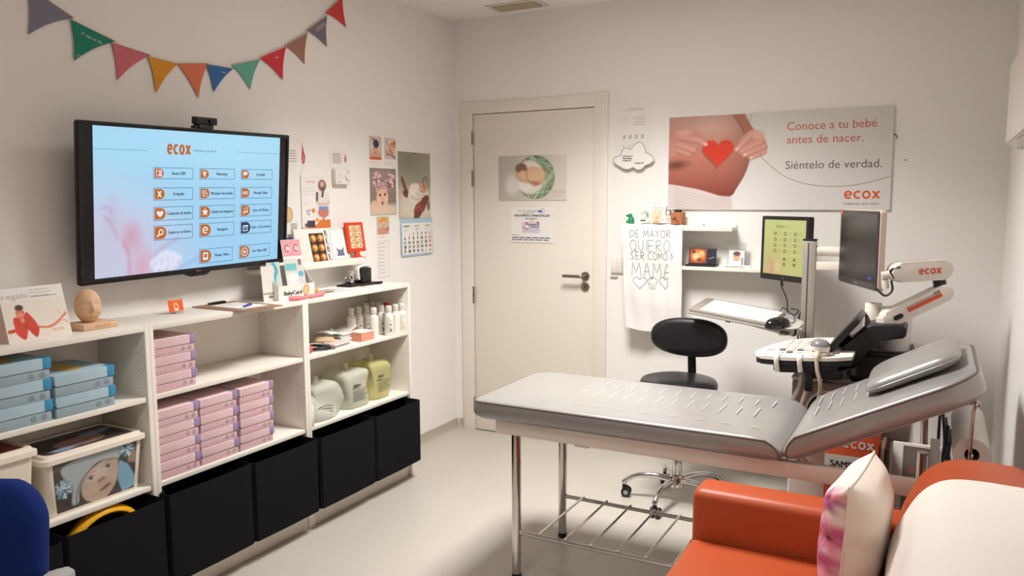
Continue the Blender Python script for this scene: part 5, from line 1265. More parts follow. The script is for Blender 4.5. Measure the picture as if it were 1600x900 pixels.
# ledges on the back wall
t = thing('wall_ledge', 'upper white wall ledge carrying the hanging towel', 'shelf', (1.49, 0, 1.337))
b = MB(); b.box((1.185, -.115, 1.337), (1.80, -.0005, 1.352), WHITE_LAM, .001); b.build('ledge_board', t)
b = MB(); b.box((1.185, -.0125, 1.3522), (1.80, -.0005, 1.366), WHITE_LAM, .001); b.build('rear_strip', t)
b = MB(); b.box((1.185, -.121, 1.331), (1.80, -.1152, 1.360), WHITE_LAM, .001); b.build('front_lip', t)
b = MB(); b.cyl((1.622, -.0126, 1.36), (1.622, -.0145, 1.36), .004, INK, n=10); b.build('screw_head', t)
t = thing('wall_shelf', 'lower white wall shelf behind the slim monitor', 'shelf', (1.66, 0, 1.118))
b = MB(); b.box((1.505, -.115, 1.118), (2.02, -.0005, 1.138), WHITE_LAM, .001); b.build('board', t)

# towel over the ledge
TOW = mat('white_cotton', (240, 236, 233), .9, var=.015, bump=.35, bscale=300, sheen=.15)
def towel(x, y):      # x in metres from left edge 0..0.35, y metres below the ledge edge (negative = on the ledge)
    s = 1 - max(0, -y) * .09
    xx = 1.187 + .0 + x * (1 + max(0, -y) * -.12) + max(0, -y) * .035
    dep = -.124 - .006 - .006 * math.sin(x * 26 + 1 + y * 2) * min(1, -y * 4) - .004 * math.sin(x * 60 + y * 9) * min(1, -y * 3) + .0025 * math.sin(y * 22 + x * 8) + .030 * min(1, max(0, -y) / .6)
    return (xx, dep, 1.3635 + y)
def towel_s(off):
    def f(x, y):
        p0 = towel(x, y); return Vector((p0[0], p0[1] - off, p0[2]))
    return f
b = MB(); TL_, TWd = .585, .348
def tw_front(u, v):
    if v < .06:
        k = v / .06; return Vector((1.187 + u * TWd, -.02 - .102 * k, 1.3615 + .0025 * math.sin(u * 20)))
    k = (v - .06) / .94; q = towel(u * TWd, -k * (TL_ + .018 * math.sin(u * 4))); return Vector(q)
b.surf(tw_front, 44, 70, TOW); 
b.surf(lambda u, v: tw_front(u, v) + Vector((0, .0022 if v > .06 else 0, -.0 if v > .06 else -.001)), 44, 70, TOW, flip=True)
TI = mat('towel_ink', (84, 80, 80), .9, var=.02)
ST = {'D': [[(0, 0), (0, 1), (.5, .95), (.8, .6), (.7, .2), (0, 0)]], 'E': [[(.7, 1), (0, 1), (0, 0), (.7, 0)], [(0, .5), (.6, .5)]], 'M': [[(0, 0), (.1, 1), (.45, .25), (.85, 1), (1, 0)]], 'A': [[(0, 0), (.4, 1), (.8, 0)], [(.15, .35), (.65, .35)]], 'Y': [[(0, 1), (.4, .5), (.8, 1)], [(.4, .5), (.4, 0)]],
      'O': [[(.4 + .4 * math.cos(a * PI / 8), .5 + .5 * math.sin(a * PI / 8)) for a in range(17)]], 'R': [[(0, 0), (0, 1), (.6, .95), (.65, .6), (0, .48), (.7, 0)]], 'Q': [[(.4 + .4 * math.cos(a * PI / 8), .5 + .5 * math.sin(a * PI / 8)) for a in range(17)], [(.5, .25), (.9, -.1)]], 'U': [[(0, 1), (.02, .25), (.35, 0), (.68, .25), (.7, 1)]],
      'I': [[(.1, 0), (.1, 1)]], 'S': [[(.65, .9), (.3, 1), (.05, .78), (.3, .52), (.62, .3), (.35, 0), (0, .12)]], 'C': [[(.7, .85), (.4, 1), (.05, .7), (.05, .3), (.4, 0), (.7, .15)]], 'N': [[(0, 0), (0, 1), (.6, 0), (.6, 1)]]}
AD = {'I': .3, 'M': 1.25, ' ': .45}
def stroke_line(s, x0, x1, yb, h, clip=9):
    tot = sum(AD.get(c, 1.05) for c in s); k = (x1 - x0) / tot; x = x0
    for c in s:
        for st in ST.get(c, []):
            pts = [(x + px_ * k * .95, yb + py_ * h) for px_, py_ in st]
            pts = [q for q in pts if q[0] < clip]
            if len(pts) > 1:
                d = []
                for a, e in zip(pts, pts[1:]):
                    d += [(a[0] + (e[0] - a[0]) * i / 4, a[1] + (e[1] - a[1]) * i / 4) for i in range(4)]
                d.append(pts[-1]); b.ribbon(d, .0024, TI, surf=towel_s(.0011))
        x += AD.get(c, 1.05) * k
stroke_line('DE MAYOR', .050, .292, -.072, .040, ); stroke_line('QUIERO', .050, .292, -.150, .062); stroke_line('SER COMO M', .050, .322, -.197, .042, .300); stroke_line('MAMA', .055, .300, -.292, .078, .283)
stroke_line('I', .262, .285, -.236, .020)
def rib(pts, w=.0024): b.ribbon(pts, w, TI, surf=towel_s(.0011))
hh_ = heart(.100, -.325, .040); rib(hh_ + hh_[:1]); hh_ = heart(.252, -.320, .040); rib([q for q in hh_ if q[0] < .275][0:30])
rib([(.152, -.330), (.160, -.362), (.190, -.362), (.198, -.330), (.152, -.330)]); rib([(.150, -.330), (.142, -.318), (.152, -.306), (.164, -.296), (.178, -.290), (.192, -.300), (.204, -.312), (.202, -.326), (.198, -.330)]); rib([(.168, -.332), (.170, -.360)]); rib([(.182, -.332), (.181, -.360)]); rib([(.162, -.300), (.178, -.304), (.176, -.296)], .005)
o = b.build('towel', ang=180); rebase(o, (1.36, -.12, .78)); tag(o, 'white cotton towel with handwritten black lettering, hanging from the ledge', 'towel')

# little things on the upper ledge
UZ = 1.3665
t = thing('toy_animal', 'small green toy animal at the end of the upper ledge', 'toy', (1.21, -.06, UZ))
GRN = mat('green_plastic', (30, 138, 92), .4); b = MB()
def blob(c, r, m, n=14):
    b.surf(lambda u, v: Vector((c[0] + r[0] * math.sin(PI * v) * math.cos(2 * PI * u), c[1] + r[1] * math.sin(PI * v) * math.sin(2 * PI * u), c[2] - r[2] * math.cos(PI * v))), n, n, m, cu=True)
b.lathe([(0, 0), (.017, 0), (.020, .006), (.017, .026), (.013, .036), (0, .040)], GRN, 20, Matrix.Translation((1.217, -.06, UZ))); blob((1.214, -.064, UZ + .044), (.013, .013, .011), GRN); blob((1.199, -.068, UZ + .042), (.008, .007, .006), mat('dark_green_plastic', (16, 84, 60), .4)); blob((1.200, -.068, UZ + .008), (.010, .009, .008), GRN); b.build('body', t)
def stand_card(name, label, x0, x1, h, pic, y=-.055, z=UZ, th=.0015, tilt=-.10, text=None):
    f = Fr((x0, y, z + .0015), (1, 0, 0), (0, -tilt, 1)); b = MB(); b.box((0, 0, -th), (x1 - x0, h, 0), PAPER, fr=f); b.pic(pic, .0008, .0008, x1 - x0 - .0008, h - .0008, PRINT, .0004, f)
    if text: text(b, f, x1 - x0, h)
    o = b.build(name); rebase(o, f.O); return tag(o, label, 'card')
p = Pic(50, 70, (206, 212, 200), 24, 34); rr = random.Random(2)
for k in range(26): p.ell(4 + 42 * rr.random(), 4 + 34 * rr.random(), 4, 4, rr.choice([(150, 166, 150), (120, 130, 120), (226, 224, 216)]), soft=2)
p.rect(0, 52, 30, 60, (60, 56, 58)); p.rect(0, 44, 50, 50, (226, 220, 214))
stand_card('standing_card', 'greenish patterned card on the upper ledge beside green toy', 1.270, 1.322, .072, p)
p = Pic(90, 122, (236, 230, 224), 50, 68); p.ell(40, 80, 33, 38, (236, 196, 162), soft=3); p.ell(34, 72, 24, 26, (242, 208, 178), soft=18); p.ell(40, 92, 12, 5, (206, 150, 120), soft=4); p.ell(40, 82, 6, 6, (226, 180, 146), soft=4); p.line([(20, 70), (32, 72)], 2.5, (190, 140, 110), soft=2); p.line([(46, 72), (58, 70)], 2.5, (190, 140, 110), soft=2); p.ell(40, 116, 30, 6, (200, 150, 116), soft=5)
for x, y in ((30, 36), (50, 34), (66, 36), (72, 48)): p.ell(x, y, 3, 4, (110, 100, 98), soft=1)
p.rect(70, 96, 84, 112, (170, 190, 160), soft=3)
stand_card('standing_card', 'tall white card with a baby face print on the ledge', 1.323, 1.412, .122, p, y=-.045, text=lambda b, f, w, h: b.lines(w * .15, h * .9, w * .6, 0, 1, LIGHTINK, .003, fr=f, rag=0))
p = Pic(40, 76, (214, 208, 202), 20, 38); p.rect(2, 2, 36, 32, (70, 60, 60)); p.ell(16, 18, 10, 13, (230, 220, 210), soft=3); p.rect(0, 36, 40, 76, (206, 200, 196)); p.ell(20, 58, 14, 12, (190, 184, 180), soft=5)
stand_card('standing_card', 'narrow grey card between the face card and the brown pot', 1.414, 1.452, .078, p)
t = thing('fabric_pot', 'brown square paper pot with a dark leafy top on the ledge', 'pot', (1.485, -.06, UZ))
KR = mat('brown_kraft', (180, 118, 78), .75, bump=.3); b = MB(); x0, x1, y0, y1 = 1.455, 1.523, -.090, -.028
b.loft([[(p_[0], p_[1], UZ + z) for p_ in rrect(x0 + d, y0 + d, x1 - d, y1 - d, .008, 3)] for z, d in ((0, .004), (.003, .002), (.062, -.002), (.064, 0), (.060, .004), (.02, .006))], KR); b.ribbon([(.008, .030), (.03, .022), (.05, .008)], .004, mat('dark_kraft', (120, 66, 42), .8), .003, Fr((x0, y0, UZ), (1, 0, 0), (0, 0, 1))); b.ell(.026, .032, .008, .006, mat('dark_kraft', (120, 66, 42), .8), .0034, Fr((x0, y0, UZ), (1, 0, 0), (0, 0, 1))); b.build('pot', t)
b = MB(); LF = mat('dark_leaf', (52, 54, 38), .6); rr = random.Random(4)
for k in range(46):
    a = rr.random() * 2 * PI; c = Vector((1.489 + .018 * rr.uniform(-1, 1), -.059 + .016 * rr.uniform(-1, 1), UZ + .058)); d = Vector((math.cos(a), math.sin(a), .9 + rr.random())).normalized() * (.016 + .012 * rr.random()); s = d.cross(Vector((0, 0, 1))).normalized() * .005
    b.raw([c, c + d * .5 + s, c + d, c + d * .5 - s], [(0, 1, 2, 3)], LF)
b.build('foliage', t)
# lower shelf things
QZ = 1.1385
t = thing('scan_display', 'open black case showing an orange scan on the lower shelf', 'frame', (1.62, -.06, QZ))
f = Fr((1.555, -.068, QZ + .010), (1, 0, 0), (0, .18, 1)); b = MB(); b.box((0, 0, -.006), (.150, .088, 0), BLACKP, .001, fr=f)
p = Pic(150, 88, (24, 20, 40), 60, 36); p.rect(4, 3, 98, 85, (150, 72, 34)); p.ell(50, 42, 40, 36, (226, 120, 60), soft=14); p.ell(40, 46, 18, 20, (250, 206, 150), soft=14); p.ell(70, 30, 14, 16, (246, 184, 120), soft=12); p.ell(26, 20, 10, 10, (110, 44, 20), soft=8); p.ell(58, 66, 16, 10, (130, 56, 26), soft=8); p.line([(112, 58), (140, 48)], 3, (180, 170, 200), soft=3)
b.pic(p, .002, .002, .148, .086, PRINT, .0006, f); b.build('display_lid', t)
b = MB(); b.box((1.547, -.112, QZ), (1.714, -.055, QZ + .009), BLACKP, .002); b.build('case_base', t)
t = thing('photo_stand', 'clear acrylic photo stand with a smiling child portrait', 'frame', (1.815, -.06, QZ))
CLEAR = mat('clear_acrylic_sheet', (232, 236, 234), .08, trans=.85, ior=1.2)
f = Fr((1.762, -.066, QZ + .002), (1, 0, 0), (0, .14, 1)); b = MB(); b.box((0, 0, -.004), (.100, .130, 0), CLEAR, .0008, fr=f); b.box((0, -.001, .0005), (.100, .003, .04), CLEAR, .0005, fr=f); b.build('acrylic_stand', t)
p = Pic(80, 86, (226, 222, 222), 44, 48); p.ell(40, 40, 19, 25, (222, 176, 150), soft=3); p.ell(40, 18, 20, 13, (112, 82, 60), soft=4); p.ell(40, 76, 26, 16, (236, 236, 240), soft=3); p.ell(33, 36, 2.6, 2, (60, 44, 40)); p.ell(47, 36, 2.6, 2, (60, 44, 40)); p.line([(33, 52), (40, 55), (47, 52)], 2, (180, 110, 96), smooth=3); p.rect(66, 40, 74, 80, (110, 130, 170), soft=2); p.ell(40, 46, 4, 3, (206, 156, 130), soft=2)
b = MB(); b.pic(p, .012, .004, .092, .088, PRINT, .0008, f); b.build('portrait_print', t)
b = MB(); b.loft([[(1.730 + (k % 2) * .0 + p_[0], -.098 + p_[1], QZ + z) for p_ in rrect(0, 0, .17 - d, .022 - d, .008, 4)] for k, (z, d) in enumerate(((0.0003, .004), (.004, 0), (.010, .001), (.014, .008)))], PAPER); o = b.build('folded_tissue'); rebase(o, (1.81, -.09, QZ)); tag(o, 'flat white folded tissue in front of the acrylic photo stand', 'tissue')
# ================================================================== examination couch
VINYL = mat('silver_grey_vinyl', (154, 151, 148), .30, metal=.25, var=.03, scale=12, bump=.05, bscale=260, spec=.6, coat=.12)
PIPE = mat('dark_piping', (104, 92, 86), .4, var=.03)
STI = mat('pale_stitching', (180, 177, 173), .4, var=.02)
RAIL = mat('cream_steel_paint', (232, 220, 208), .35, var=.01)
COUCH = thing('examination_couch', 'long grey vinyl examination couch with raised backrest and chrome legs', 'couch', (1.99, -1.46, 0))
CY0, CY1 = -1.742, -1.150
def pad(name, fr, L, w, T, radii, hr, hx, parent, m=VINYL, pipe=True, crown=.006, bulge=.006):
    """padded slab: x 0..L, y 0..w, z 0..T; end hx ('x0'/'x1') is rolled over with radius hr"""
    b = MB(); rings = []; n = 8
    def ins(z):
        if z <= T - hr: 
            k = 0.0
        else: k = 1.75 * (hr - math.sqrt(max(0, hr * hr - (z - (T - hr)) ** 2)))
        if z < .02: k = max(k, .02 - math.sqrt(max(0, .0004 - (.02 - z) ** 2)))
        return k
    zs = [0, .004, .012, .022] + [.022 + (T - .034) * k / 8 for k in range(1, 9)] + [T - .009, T - .006, T - .003, T - .0015, T]
    for z in zs:
        e = 0.0
        if z < .012: e = .010 * (1 - z / .012)
        if z > T - .012: e = .010 * (1 - math.sqrt(max(0, 1 - ((z - T + .012) / .012) ** 2)))
        e -= bulge * math.sin(PI * min(1, max(0, z / T)))
        h = ins(z); x0 = e + (h if hx == 'x0' else 0); x1 = L - e - (h if hx == 'x1' else 0)
        rings.append([fr.P(p[0], p[1], z) for p in rrect(x0, e, x1, w - e, radii, n)])
    hh = ins(T)
    N = len(rings[0])
    cx0 = hh if hx == 'x0' else 0; cx1 = L - (hh if hx == 'x1' else 0)
    for k in (.06, .2, .5, .8):        # crowned top
        c = fr.P((cx0 + cx1) / 2, w / 2, T + crown * (1 - (1 - k) ** 2)); last = rings[len(zs) - 1]
        rings.append([q + (c - q) * k * .97 + fr.N * 0 for q in last])
        rings[-1] = [fr.P(*( (lambda v: (v.dot(fr.U), v.dot(fr.V), T + crown * (1 - (1 - k) ** 2)))(q - fr.O))) for q in rings[-1]]
    b.loft(rings, m)
    b.mats.append(STI) if STI not in b.mats else None
    return b, ins
def piping(b, fr, L, w, T, radii, hr, hx, ins):
    path = []; zt = T - .008
    r = radii
    def side(y, outward):
        pts = []
        for k in range(15):
            z = .012 + (zt - .012) * (1 - (1 - k / 14) ** 1.8); h = ins(z) ; pts.append((L - h - .007 if hx == 'x1' else h + .007, y + outward * .0035, z))
        return pts
    near = side(0, -1); far = side(w, 1)
    if hx == 'x1':
        path = near + [(x, -.003, zt) for x in (L - .14, L - .18, L * .7, L * .4, L * .2, r[0] + .08, r[0] + .03, r[0] + .01)] + [(p[0] - .003, p[1], zt) for p in arc(r[0], r[0], r[0] + .002, 270, 180, 5)] + [(-.005, y, zt) for y in (r[0] + .01, r[0] + .03, r[0] + .1, w / 2, w - r[3] - .1, w - r[3] - .03, w - r[3] - .01)] + [(p[0] - .003, p[1], zt) for p in arc(r[3], w - r[3], r[3] + .002, 180, 90, 5)] + [(x, w + .003, zt) for x in (r[3] + .01, r[3] + .03, r[3] + .08, L * .2, L * .4, L * .7, L - .18, L - .14)] + far[::-1]
    else:
        path = near + [(x, -.003, zt) for x in (.14, .17, L * .4, L * .5, L - r[1] - .06, L - r[1] - .02)] + [(p[0] + .003, p[1], zt) for p in arc(L - r[1], r[1], r[1] + .002, 270, 360, 7)] + [(L + .005, y, zt) for y in (r[1] + .01, r[1] + .03, w / 2, w - r[2] - .03, w - r[2] - .01)] + [(p[0] + .003, p[1], zt) for p in arc(L - r[2], w - r[2], r[2] + .002, 0, 90, 7)] + [(x, w + .003, zt) for x in (L - r[2] - .02, L - r[2] - .06, L * .5, L * .4, .17, .14)] + far[::-1]
    b.tube([fr.P(*q) for q in path], .0038, PIPE, n=8, smooth=3)
MX0 = 1.176; ML = 2.345 - MX0; MT = .075
fm = Fr((MX0, CY0, .649), (1, 0, 0), (0, 1, 0)); mw = CY1 - CY0
rad = (.035, .020, .020, .075)
b, ins = pad('mattress', fm, ML, mw, MT, rad, .058, 'x1', COUCH)
def dash(b, fr, x, y, l, T, w=.0045, ang=0):
    dx, dy = math.sin(ang) * l, math.cos(ang) * l
    b.ribbon([(x, y), (x + dx, y + dy)], w, STI, T, fr)
for k in range(13):
    x = .33 + .062 * k
    if k < 12: dash(b, fm, x + .02, .24, .10 + .02 * (k % 2), MT + .0062); dash(b, fm, x + .055, .40, .09, MT + .0058)
for k in range(9):
    x = .30 + .095 * k; b.ribbon(arc(x, .100, .016, 20, 160, 6, .005), .004, STI, MT + .0056, fm)
b.build('mattress', COUCH, ang=50)
b = MB(); piping(b, fm, ML, mw, MT, rad, .058, 'x1', ins); b.build('mattress_piping', COUCH, ang=80)
BA = math.radians(26.7)
fb = Fr((2.366, CY0, .652), (math.cos(BA), 0, math.sin(BA)), (0, 1, 0)); BL, BT = .612, .078
rad2 = (.020, .105, .060, .020)
b, ins2 = pad('backrest', fb, BL, mw, BT, rad2, .060, 'x0', COUCH)
for k in range(5):
    dash(b, fb, .10 + .045 * k, .20 + .015 * (k % 2), .12, BT + .0062); dash(b, fb, .09 + .045 * k, .38, .12, BT + .006)
b.build('backrest', COUCH, ang=50)
b = MB(); piping(b, fb, BL, mw, BT, rad2, .060, 'x0', ins2); b.build('backrest_piping', COUCH, ang=80)
LX = (1.342, 2.748); LY = (-1.690, -1.252)
b = MB(); rz0, rz1 = .592, .647
b.box((1.262, -1.715, rz0), (2.80, -1.690 + .005, rz1), RAIL, .003); b.box((1.262, -1.230, rz0), (2.30, -1.200, rz1), RAIL, .003)
b.box((1.262, -1.684, rz0), (1.290, -1.231, rz1), RAIL, .003); b.box((2.27, -1.684, rz0 + .003), (2.30, -1.231, rz1 - .003), RAIL, .003); b.box((2.772, -1.684, rz0), (2.80, -1.205, rz1), RAIL, .003)
b.box((1.60, -1.7165, rz0 - .006), (1.655, -1.684, rz0), RAIL, .001)
b.build('frame', COUCH)
for yy in (-1.62, -1.30):
    b = MB(); f2 = Fr((2.37, yy, .640), (math.cos(BA), 0, math.sin(BA)), (0, 1, 0)); b.box((0, -.012, -.012), (.56, .012, .010), RAIL, .002, fr=f2); b.build('backrest_bar', COUCH)
b = MB(); b.tube([(2.752, -1.30, .65), (2.748, -1.30, .80)], .012, CHROME, n=14); b.build('support_strut', COUCH)
for x in LX:
    for y in LY:
        b = MB(); b.cyl((x, y, .022), (x, y, .604), .0185, CHROME, n=24); lg = b.build('leg', COUCH)
        bb = MB(); bb.lathe([(0, .0), (.017, 0), (.0195, .003), (.0195, .022), (0, .022)], BLACKP, 20, Matrix.Translation((x, y, .0004))); bb.build('rubber_foot', lg)
SZ = .192
b = MB()
for y in LY:
    b.tube([(LX[0], y, SZ), (LX[1], y, SZ)], .0085, CHROME, n=12)
k = 0
x = 1.445
while x < 2.74:
    b.tube([(x, LY[0], SZ + .012), (x, LY[1], SZ + .012)], .0048, CHROME, n=8); x += .108
b.build('rod_shelf', COUCH)
# roll holder under the head
RH = Vector((2.88, -1.60, 0)); RY0, RY1 = -1.62, -1.16; RZ = .722; RX = 2.884
b = MB()
for yy in (RY0 - .012, RY1 + .014):
    b.tube([(RX - .004, yy + .006, .895), (RX + .003, yy - .002, .884), (RX - .003, yy, .86), (RX - .006, yy, RZ + .002), (RX, yy + (.012 if yy < -1.4 else -.012), RZ)], .0055, CHROME, n=10, smooth=4)
b.tube([(RX, RY0, RZ), (RX, RY1, RZ)], .004, CHROME, n=8); b.tube([(RX - .014, RY0 - .012, .884), (RX + .004, RY0 - .014, .893), (RX + .012, RY0 - .01, .880)], .0035, CHROME, n=8, smooth=4)
b.build('roll_holder', COUCH)
ROLLP = mat('tissue_paper', (232, 226, 220), .9, var=.02, bump=.3)
b = MB(); q = Matrix.Translation((RX, RY0 + .002, RZ)) @ Matrix.Rotation(-PI / 2, 4, 'X')
rl = RY1 - RY0 - .004; b.lathe([(.021, 0), (.050, .0), (.0525, .003), (.0525, rl - .003), (.050, rl), (.021, rl), (.021, 0)], ROLLP, 36, q)
b.lathe([(.0205, .0005), (.0195, .0005), (.0195, rl - .001), (.0205, rl - .001)], mat('cardboard_core', (140, 118, 98), .8), 28, q)
o = b.build('paper_roll', ang=50); rebase(o, (RX, (RY0 + RY1) / 2, RZ - .05)); tag(o, 'white paper roll hanging under the head of the couch', 'roll')
# head cushion on the backrest
PLW, PLL, PLT = .375, .300, .05
fp2 = Fr(fb.P(.285, .152, BT + .007), fb.U, fb.V)
b = MB(); rings = []
for z, d in ((0, .03), (.003, .018), (.010, .004), (.020, 0), (.030, .002), (.038, .014), (.043, .03), (.046, .05), (.048, .10)):
    rings.append([fp2.P(p[0], p[1], z + .006 * (p[0] / PLL)) for p in rrect(d, d * .7, PLL - d, PLW - d * .7, max(.012, .055 - d * .3), 6)])
b.loft(rings, VINYL)
t = thing('head_cushion', 'grey vinyl head cushion resting on the couch backrest', 'cushion', fp2.P(PLL / 2, PLW / 2, 0))
b.build('cushion_body', t, ang=60)
b = MB(); b.tube([fp2.P(p[0], p[1], .020 + .006 * (p[0] / PLL)) for p in rrect(-.001, -.001, PLL + .001, PLW + .001, .055, 6)], .0028, VINYL, n=8, closed=True); b.build('seam_piping', t, ang=80)

# ================================================================== doctor's stool
BV = mat('black_vinyl', (24, 23, 25), .34, var=.05, bump=.08, bscale=200, coat=.1)
SX, SY = 1.668, -.60
t = thing('swivel_stool', 'black swivel stool with oval backrest and chrome five star base', 'stool', (SX, SY, 0))
b = MB(); b.lathe([(0, .555), (.15, .555), (.178, .563), (.188, .580), (.189, .604), (.180, .620), (.15, .628), (.08, .630), (0, .630)], BV, 48, Matrix.Translation((SX, SY, .0))); b.build('seat', t, ang=60)
bd = Vector((.30, 1, 0)).normalized()      # backrest sits on the far side, towards the wall
bf = Fr(Vector((SX + .005, SY + .16, .806)), (1, -.06, 0), (0, .06, 1))
b = MB(); rings = []
def oval(a, bb, z, n=40): return [bf.P(math.copysign(abs(math.cos(2 * PI * i / n)) ** .82, math.cos(2 * PI * i / n)) * a, math.copysign(abs(math.sin(2 * PI * i / n)) ** .82, math.sin(2 * PI * i / n)) * bb, z + .22 * (math.cos(2 * PI * i / n) * a) ** 2 * 2) for i in range(n)]
for z, d in ((-.030, .02), (-.024, .006), (-.012, 0), (.004, 0), (.016, .004), (.024, .014), (.030, .035), (.033, .07), (.034, .1)): rings.append(oval(.198 - d, .098 - d * .8, z))
b.loft(rings, BV); b.build('backrest', t, ang=60)
b = MB(); b.tube([(SX + .01, SY + .06, .545), (SX + .012, SY + .18, .548), (SX + .012, SY + .200, .60), (SX + .006, SY + .196, .78)], .022, BLACKP, n=10, smooth=5, flat=.35); b.build('back_bracket', t)
b = MB(); b.cyl((SX, SY, .53), (SX, SY, .5545), .10, BLACKP, .12, n=28); b.cyl((SX, SY, .30), (SX, SY, .53), .014, CHROME, n=18); b.cyl((SX, SY, .10), (SX, SY, .32), .0255, CHROME, n=24, bev=.002); b.build('gas_column', t)
b = MB(); b.lathe([(0, .072), (.032, .072), (.038, .08), (.038, .125), (.030, .14), (0, .14)], CHROME, 28, Matrix.Translation((SX, SY, 0))); b.build('hub', t)
for k in range(5):
    a = math.radians(192 + 72 * k); d = Vector((math.cos(a), math.sin(a), 0)); o_ = Vector((SX, SY, 0))
    b = MB(); b.tube([o_ + d * .03 + Vector((0, 0, .112)), o_ + d * .12 + Vector((0, 0, .122)), o_ + d * .20 + Vector((0, 0, .112)), o_ + d * .255 + Vector((0, 0, .082)), o_ + d * .262 + Vector((0, 0, .066))], [.016] * 8 + [.0145] * 8 + [.013] * 20, CHROME, n=12, smooth=5); lg = b.build('leg', t, ang=60)
    b = MB(); c = o_ + d * .262; s = Vector((-d.y, d.x, 0)); w0 = c + d * -.012 + Vector((0, 0, .0255))
    for sg in (-1, 1): b.cyl(w0 + s * sg * .008, w0 + s * sg * .024, .025, BLACKP, n=22, bev=.004); b.cyl(w0 + s * sg * .0242, w0 + s * sg * .0248, .012, GREYP, n=16)
    b.cyl(c + Vector((0, 0, .042)), c + Vector((0, 0, .07)), .009, BLACKP, n=12)
    b.tube([w0 + s * -.007 + Vector((0, 0, .0)), w0 + Vector((0, 0, .027)), w0 + d * .012 + Vector((0, 0, .025))], .0085, BLACKP, n=8, smooth=3)
    b.build('caster', lg)

# ================================================================== orange sofa, blanket, cushion
OR = mat('orange_leatherette', (176, 76, 36), .44, var=.03, scale=10, bump=.06, bscale=320, spec=.45)
SEAM = mat('orange_seam', (176, 62, 22), .5)
t = thing('sofa', 'orange leatherette sofa with rounded back and low arm', 'sofa', (2.58, -2.7, 0))
SY0, SY1 = -3.75, -1.842
b = MB(); b.box((2.150, SY0, .06), (2.985, SY1 - .16, .30), OR, .02, 3); b.build('base', t)
b = MB(); b.box((2.122, SY0 + .01, .305), (2.745, SY1 - .146, .450), OR, .022, 4); b.tube([(2.124, SY1 - .170, .446), (2.70, SY1 - .150, .452)], .003, SEAM, n=6); b.build('seat_cushion', t, ang=60)
b = MB(); b.box((2.118, SY1 - .142, .06), (2.80, SY1, .602), OR, .030, 5); b.build('arm', t, ang=60)
SPROF = [(2.755, .06), (2.715, .30), (2.694, .46), (2.700, .586), (2.735, .686), (2.766, .734), (2.813, .766), (2.875, .778), (2.950, .776), (2.990, .770), (3.016, .735), (3.024, .60), (3.024, .06)]
sp_ = [(q.x, q.y) for q in catmull([(x, z, 0) for x, z in SPROF[:-1]], 4)] + [SPROF[-1]]
def ext(prof, y0, y1, m, b, ins=.0, rnd=.02):
    cx, cz = 2.86, .45; rings = []
    for y, k in ((y0, rnd), (y0 + rnd * .3, rnd * .3), (y0 + rnd, 0), (y0 + (y1 - y0) * .35, 0), (y0 + (y1 - y0) * .7, 0), (y1 - rnd, 0), (y1 - rnd * .3, rnd * .3), (y1, rnd)):
        ring = []
        for x, z in prof:
            d = Vector((cx - x, 0, cz - z)); d.normalize(); ring.append(Vector((x, y, z)) + d * k)
        rings.append(ring)
    b.loft(rings, m)
b = MB(); ext(sp_, SY0, SY1, OR, b); b.build('back', t, ang=60)
for x in (2.2, 2.9):
    for y in (SY0 + .1, SY1 - .08):
        b = MB(); b.cyl((x, y, 0), (x, y, .062), .022, BLACKP, .028, n=16); b.build('leg', t)
BLK = mat('cream_throw', (228, 221, 212), .9, var=.02, scale=6, bump=.4, bscale=160, sheen=.2)
b = MB(); keep = [(q.x, q.y) for q in catmull([(x, z, 0) for x, z in SPROF[2:11]], 5)]
def throw(u, v, off):
    i = u * (len(keep) - 1); i0 = min(int(i), len(keep) - 2); f_ = i - i0
    x = keep[i0][0] * (1 - f_) + keep[i0 + 1][0] * f_; z = keep[i0][1] * (1 - f_) + keep[i0 + 1][1] * f_
    tx, tz = keep[i0 + 1][0] - keep[i0][0], keep[i0 + 1][1] - keep[i0][1]; l = math.hypot(tx, tz); nx, nz = -tz / l, tx / l
    y = -2.085 - 1.2 * v - .008 * math.sin(u * 7) * (1 - v)
    wv = .0015 * math.sin(v * 34 + u * 5) + .002 * math.sin(u * 17 + v * 6)
    return Vector((x + nx * (off + wv), y, z + nz * (off + wv)))
b.surf(lambda u, v: throw(u, v, .012), 40, 50, BLK); b.surf(lambda u, v: throw(u, v, .004), 40, 50, BLK, flip=True)
b.surf(lambda u, v: throw(u, 0, .004 + .008 * v), 40, 2, BLK, flip=True); b.surf(lambda u, v: throw(u, 1, .004 + .008 * v), 40, 2, BLK)
o = b.build('throw_blanket', ang=80); rebase(o, (2.86, -2.7, .76)); tag(o, 'cream throw blanket draped over the orange sofa back', 'blanket')

# scatter cushion: printed flowers on one face
CUSH = mat('cream_cushion_cloth', (230, 216, 202), .85, var=.02, bump=.3, bscale=220, sheen=.15)
p = Pic(100, 100, (232, 222, 212), 90, 90); rr = random.Random(12)
PK = [(196, 60, 120), (226, 120, 160), (176, 70, 150), (236, 160, 180), (206, 70, 84), (160, 60, 130)]
for (cx, cy, n, r) in ((22, 30, 9, 15), (18, 62, 10, 16), (10, 84, 9, 13), (44, 44, 8, 12), (40, 80, 8, 13), (66, 60, 8, 12), (6, 44, 8, 11), (10, 14, 7, 9)):
    for k in range(n):
        a = 2 * PI * k / n + rr.random() * .4; p.ell(cx + r * .75 * math.cos(a), cy + r * .75 * math.sin(a), r * .58, r * .30, rr.choice(PK), rot=math.degrees(a), soft=4, a=.85)
    p.ell(cx, cy, r * .28, r * .28, (120, 40, 60), soft=3)
for k in range(22): p.line([(rr.random() * 100, rr.random() * 100), (rr.random() * 100, rr.random() * 100)], .9, (236, 200, 206), soft=2, a=.5)
CS = .172
cb = Vector((2.603, -2.11, .617)); 
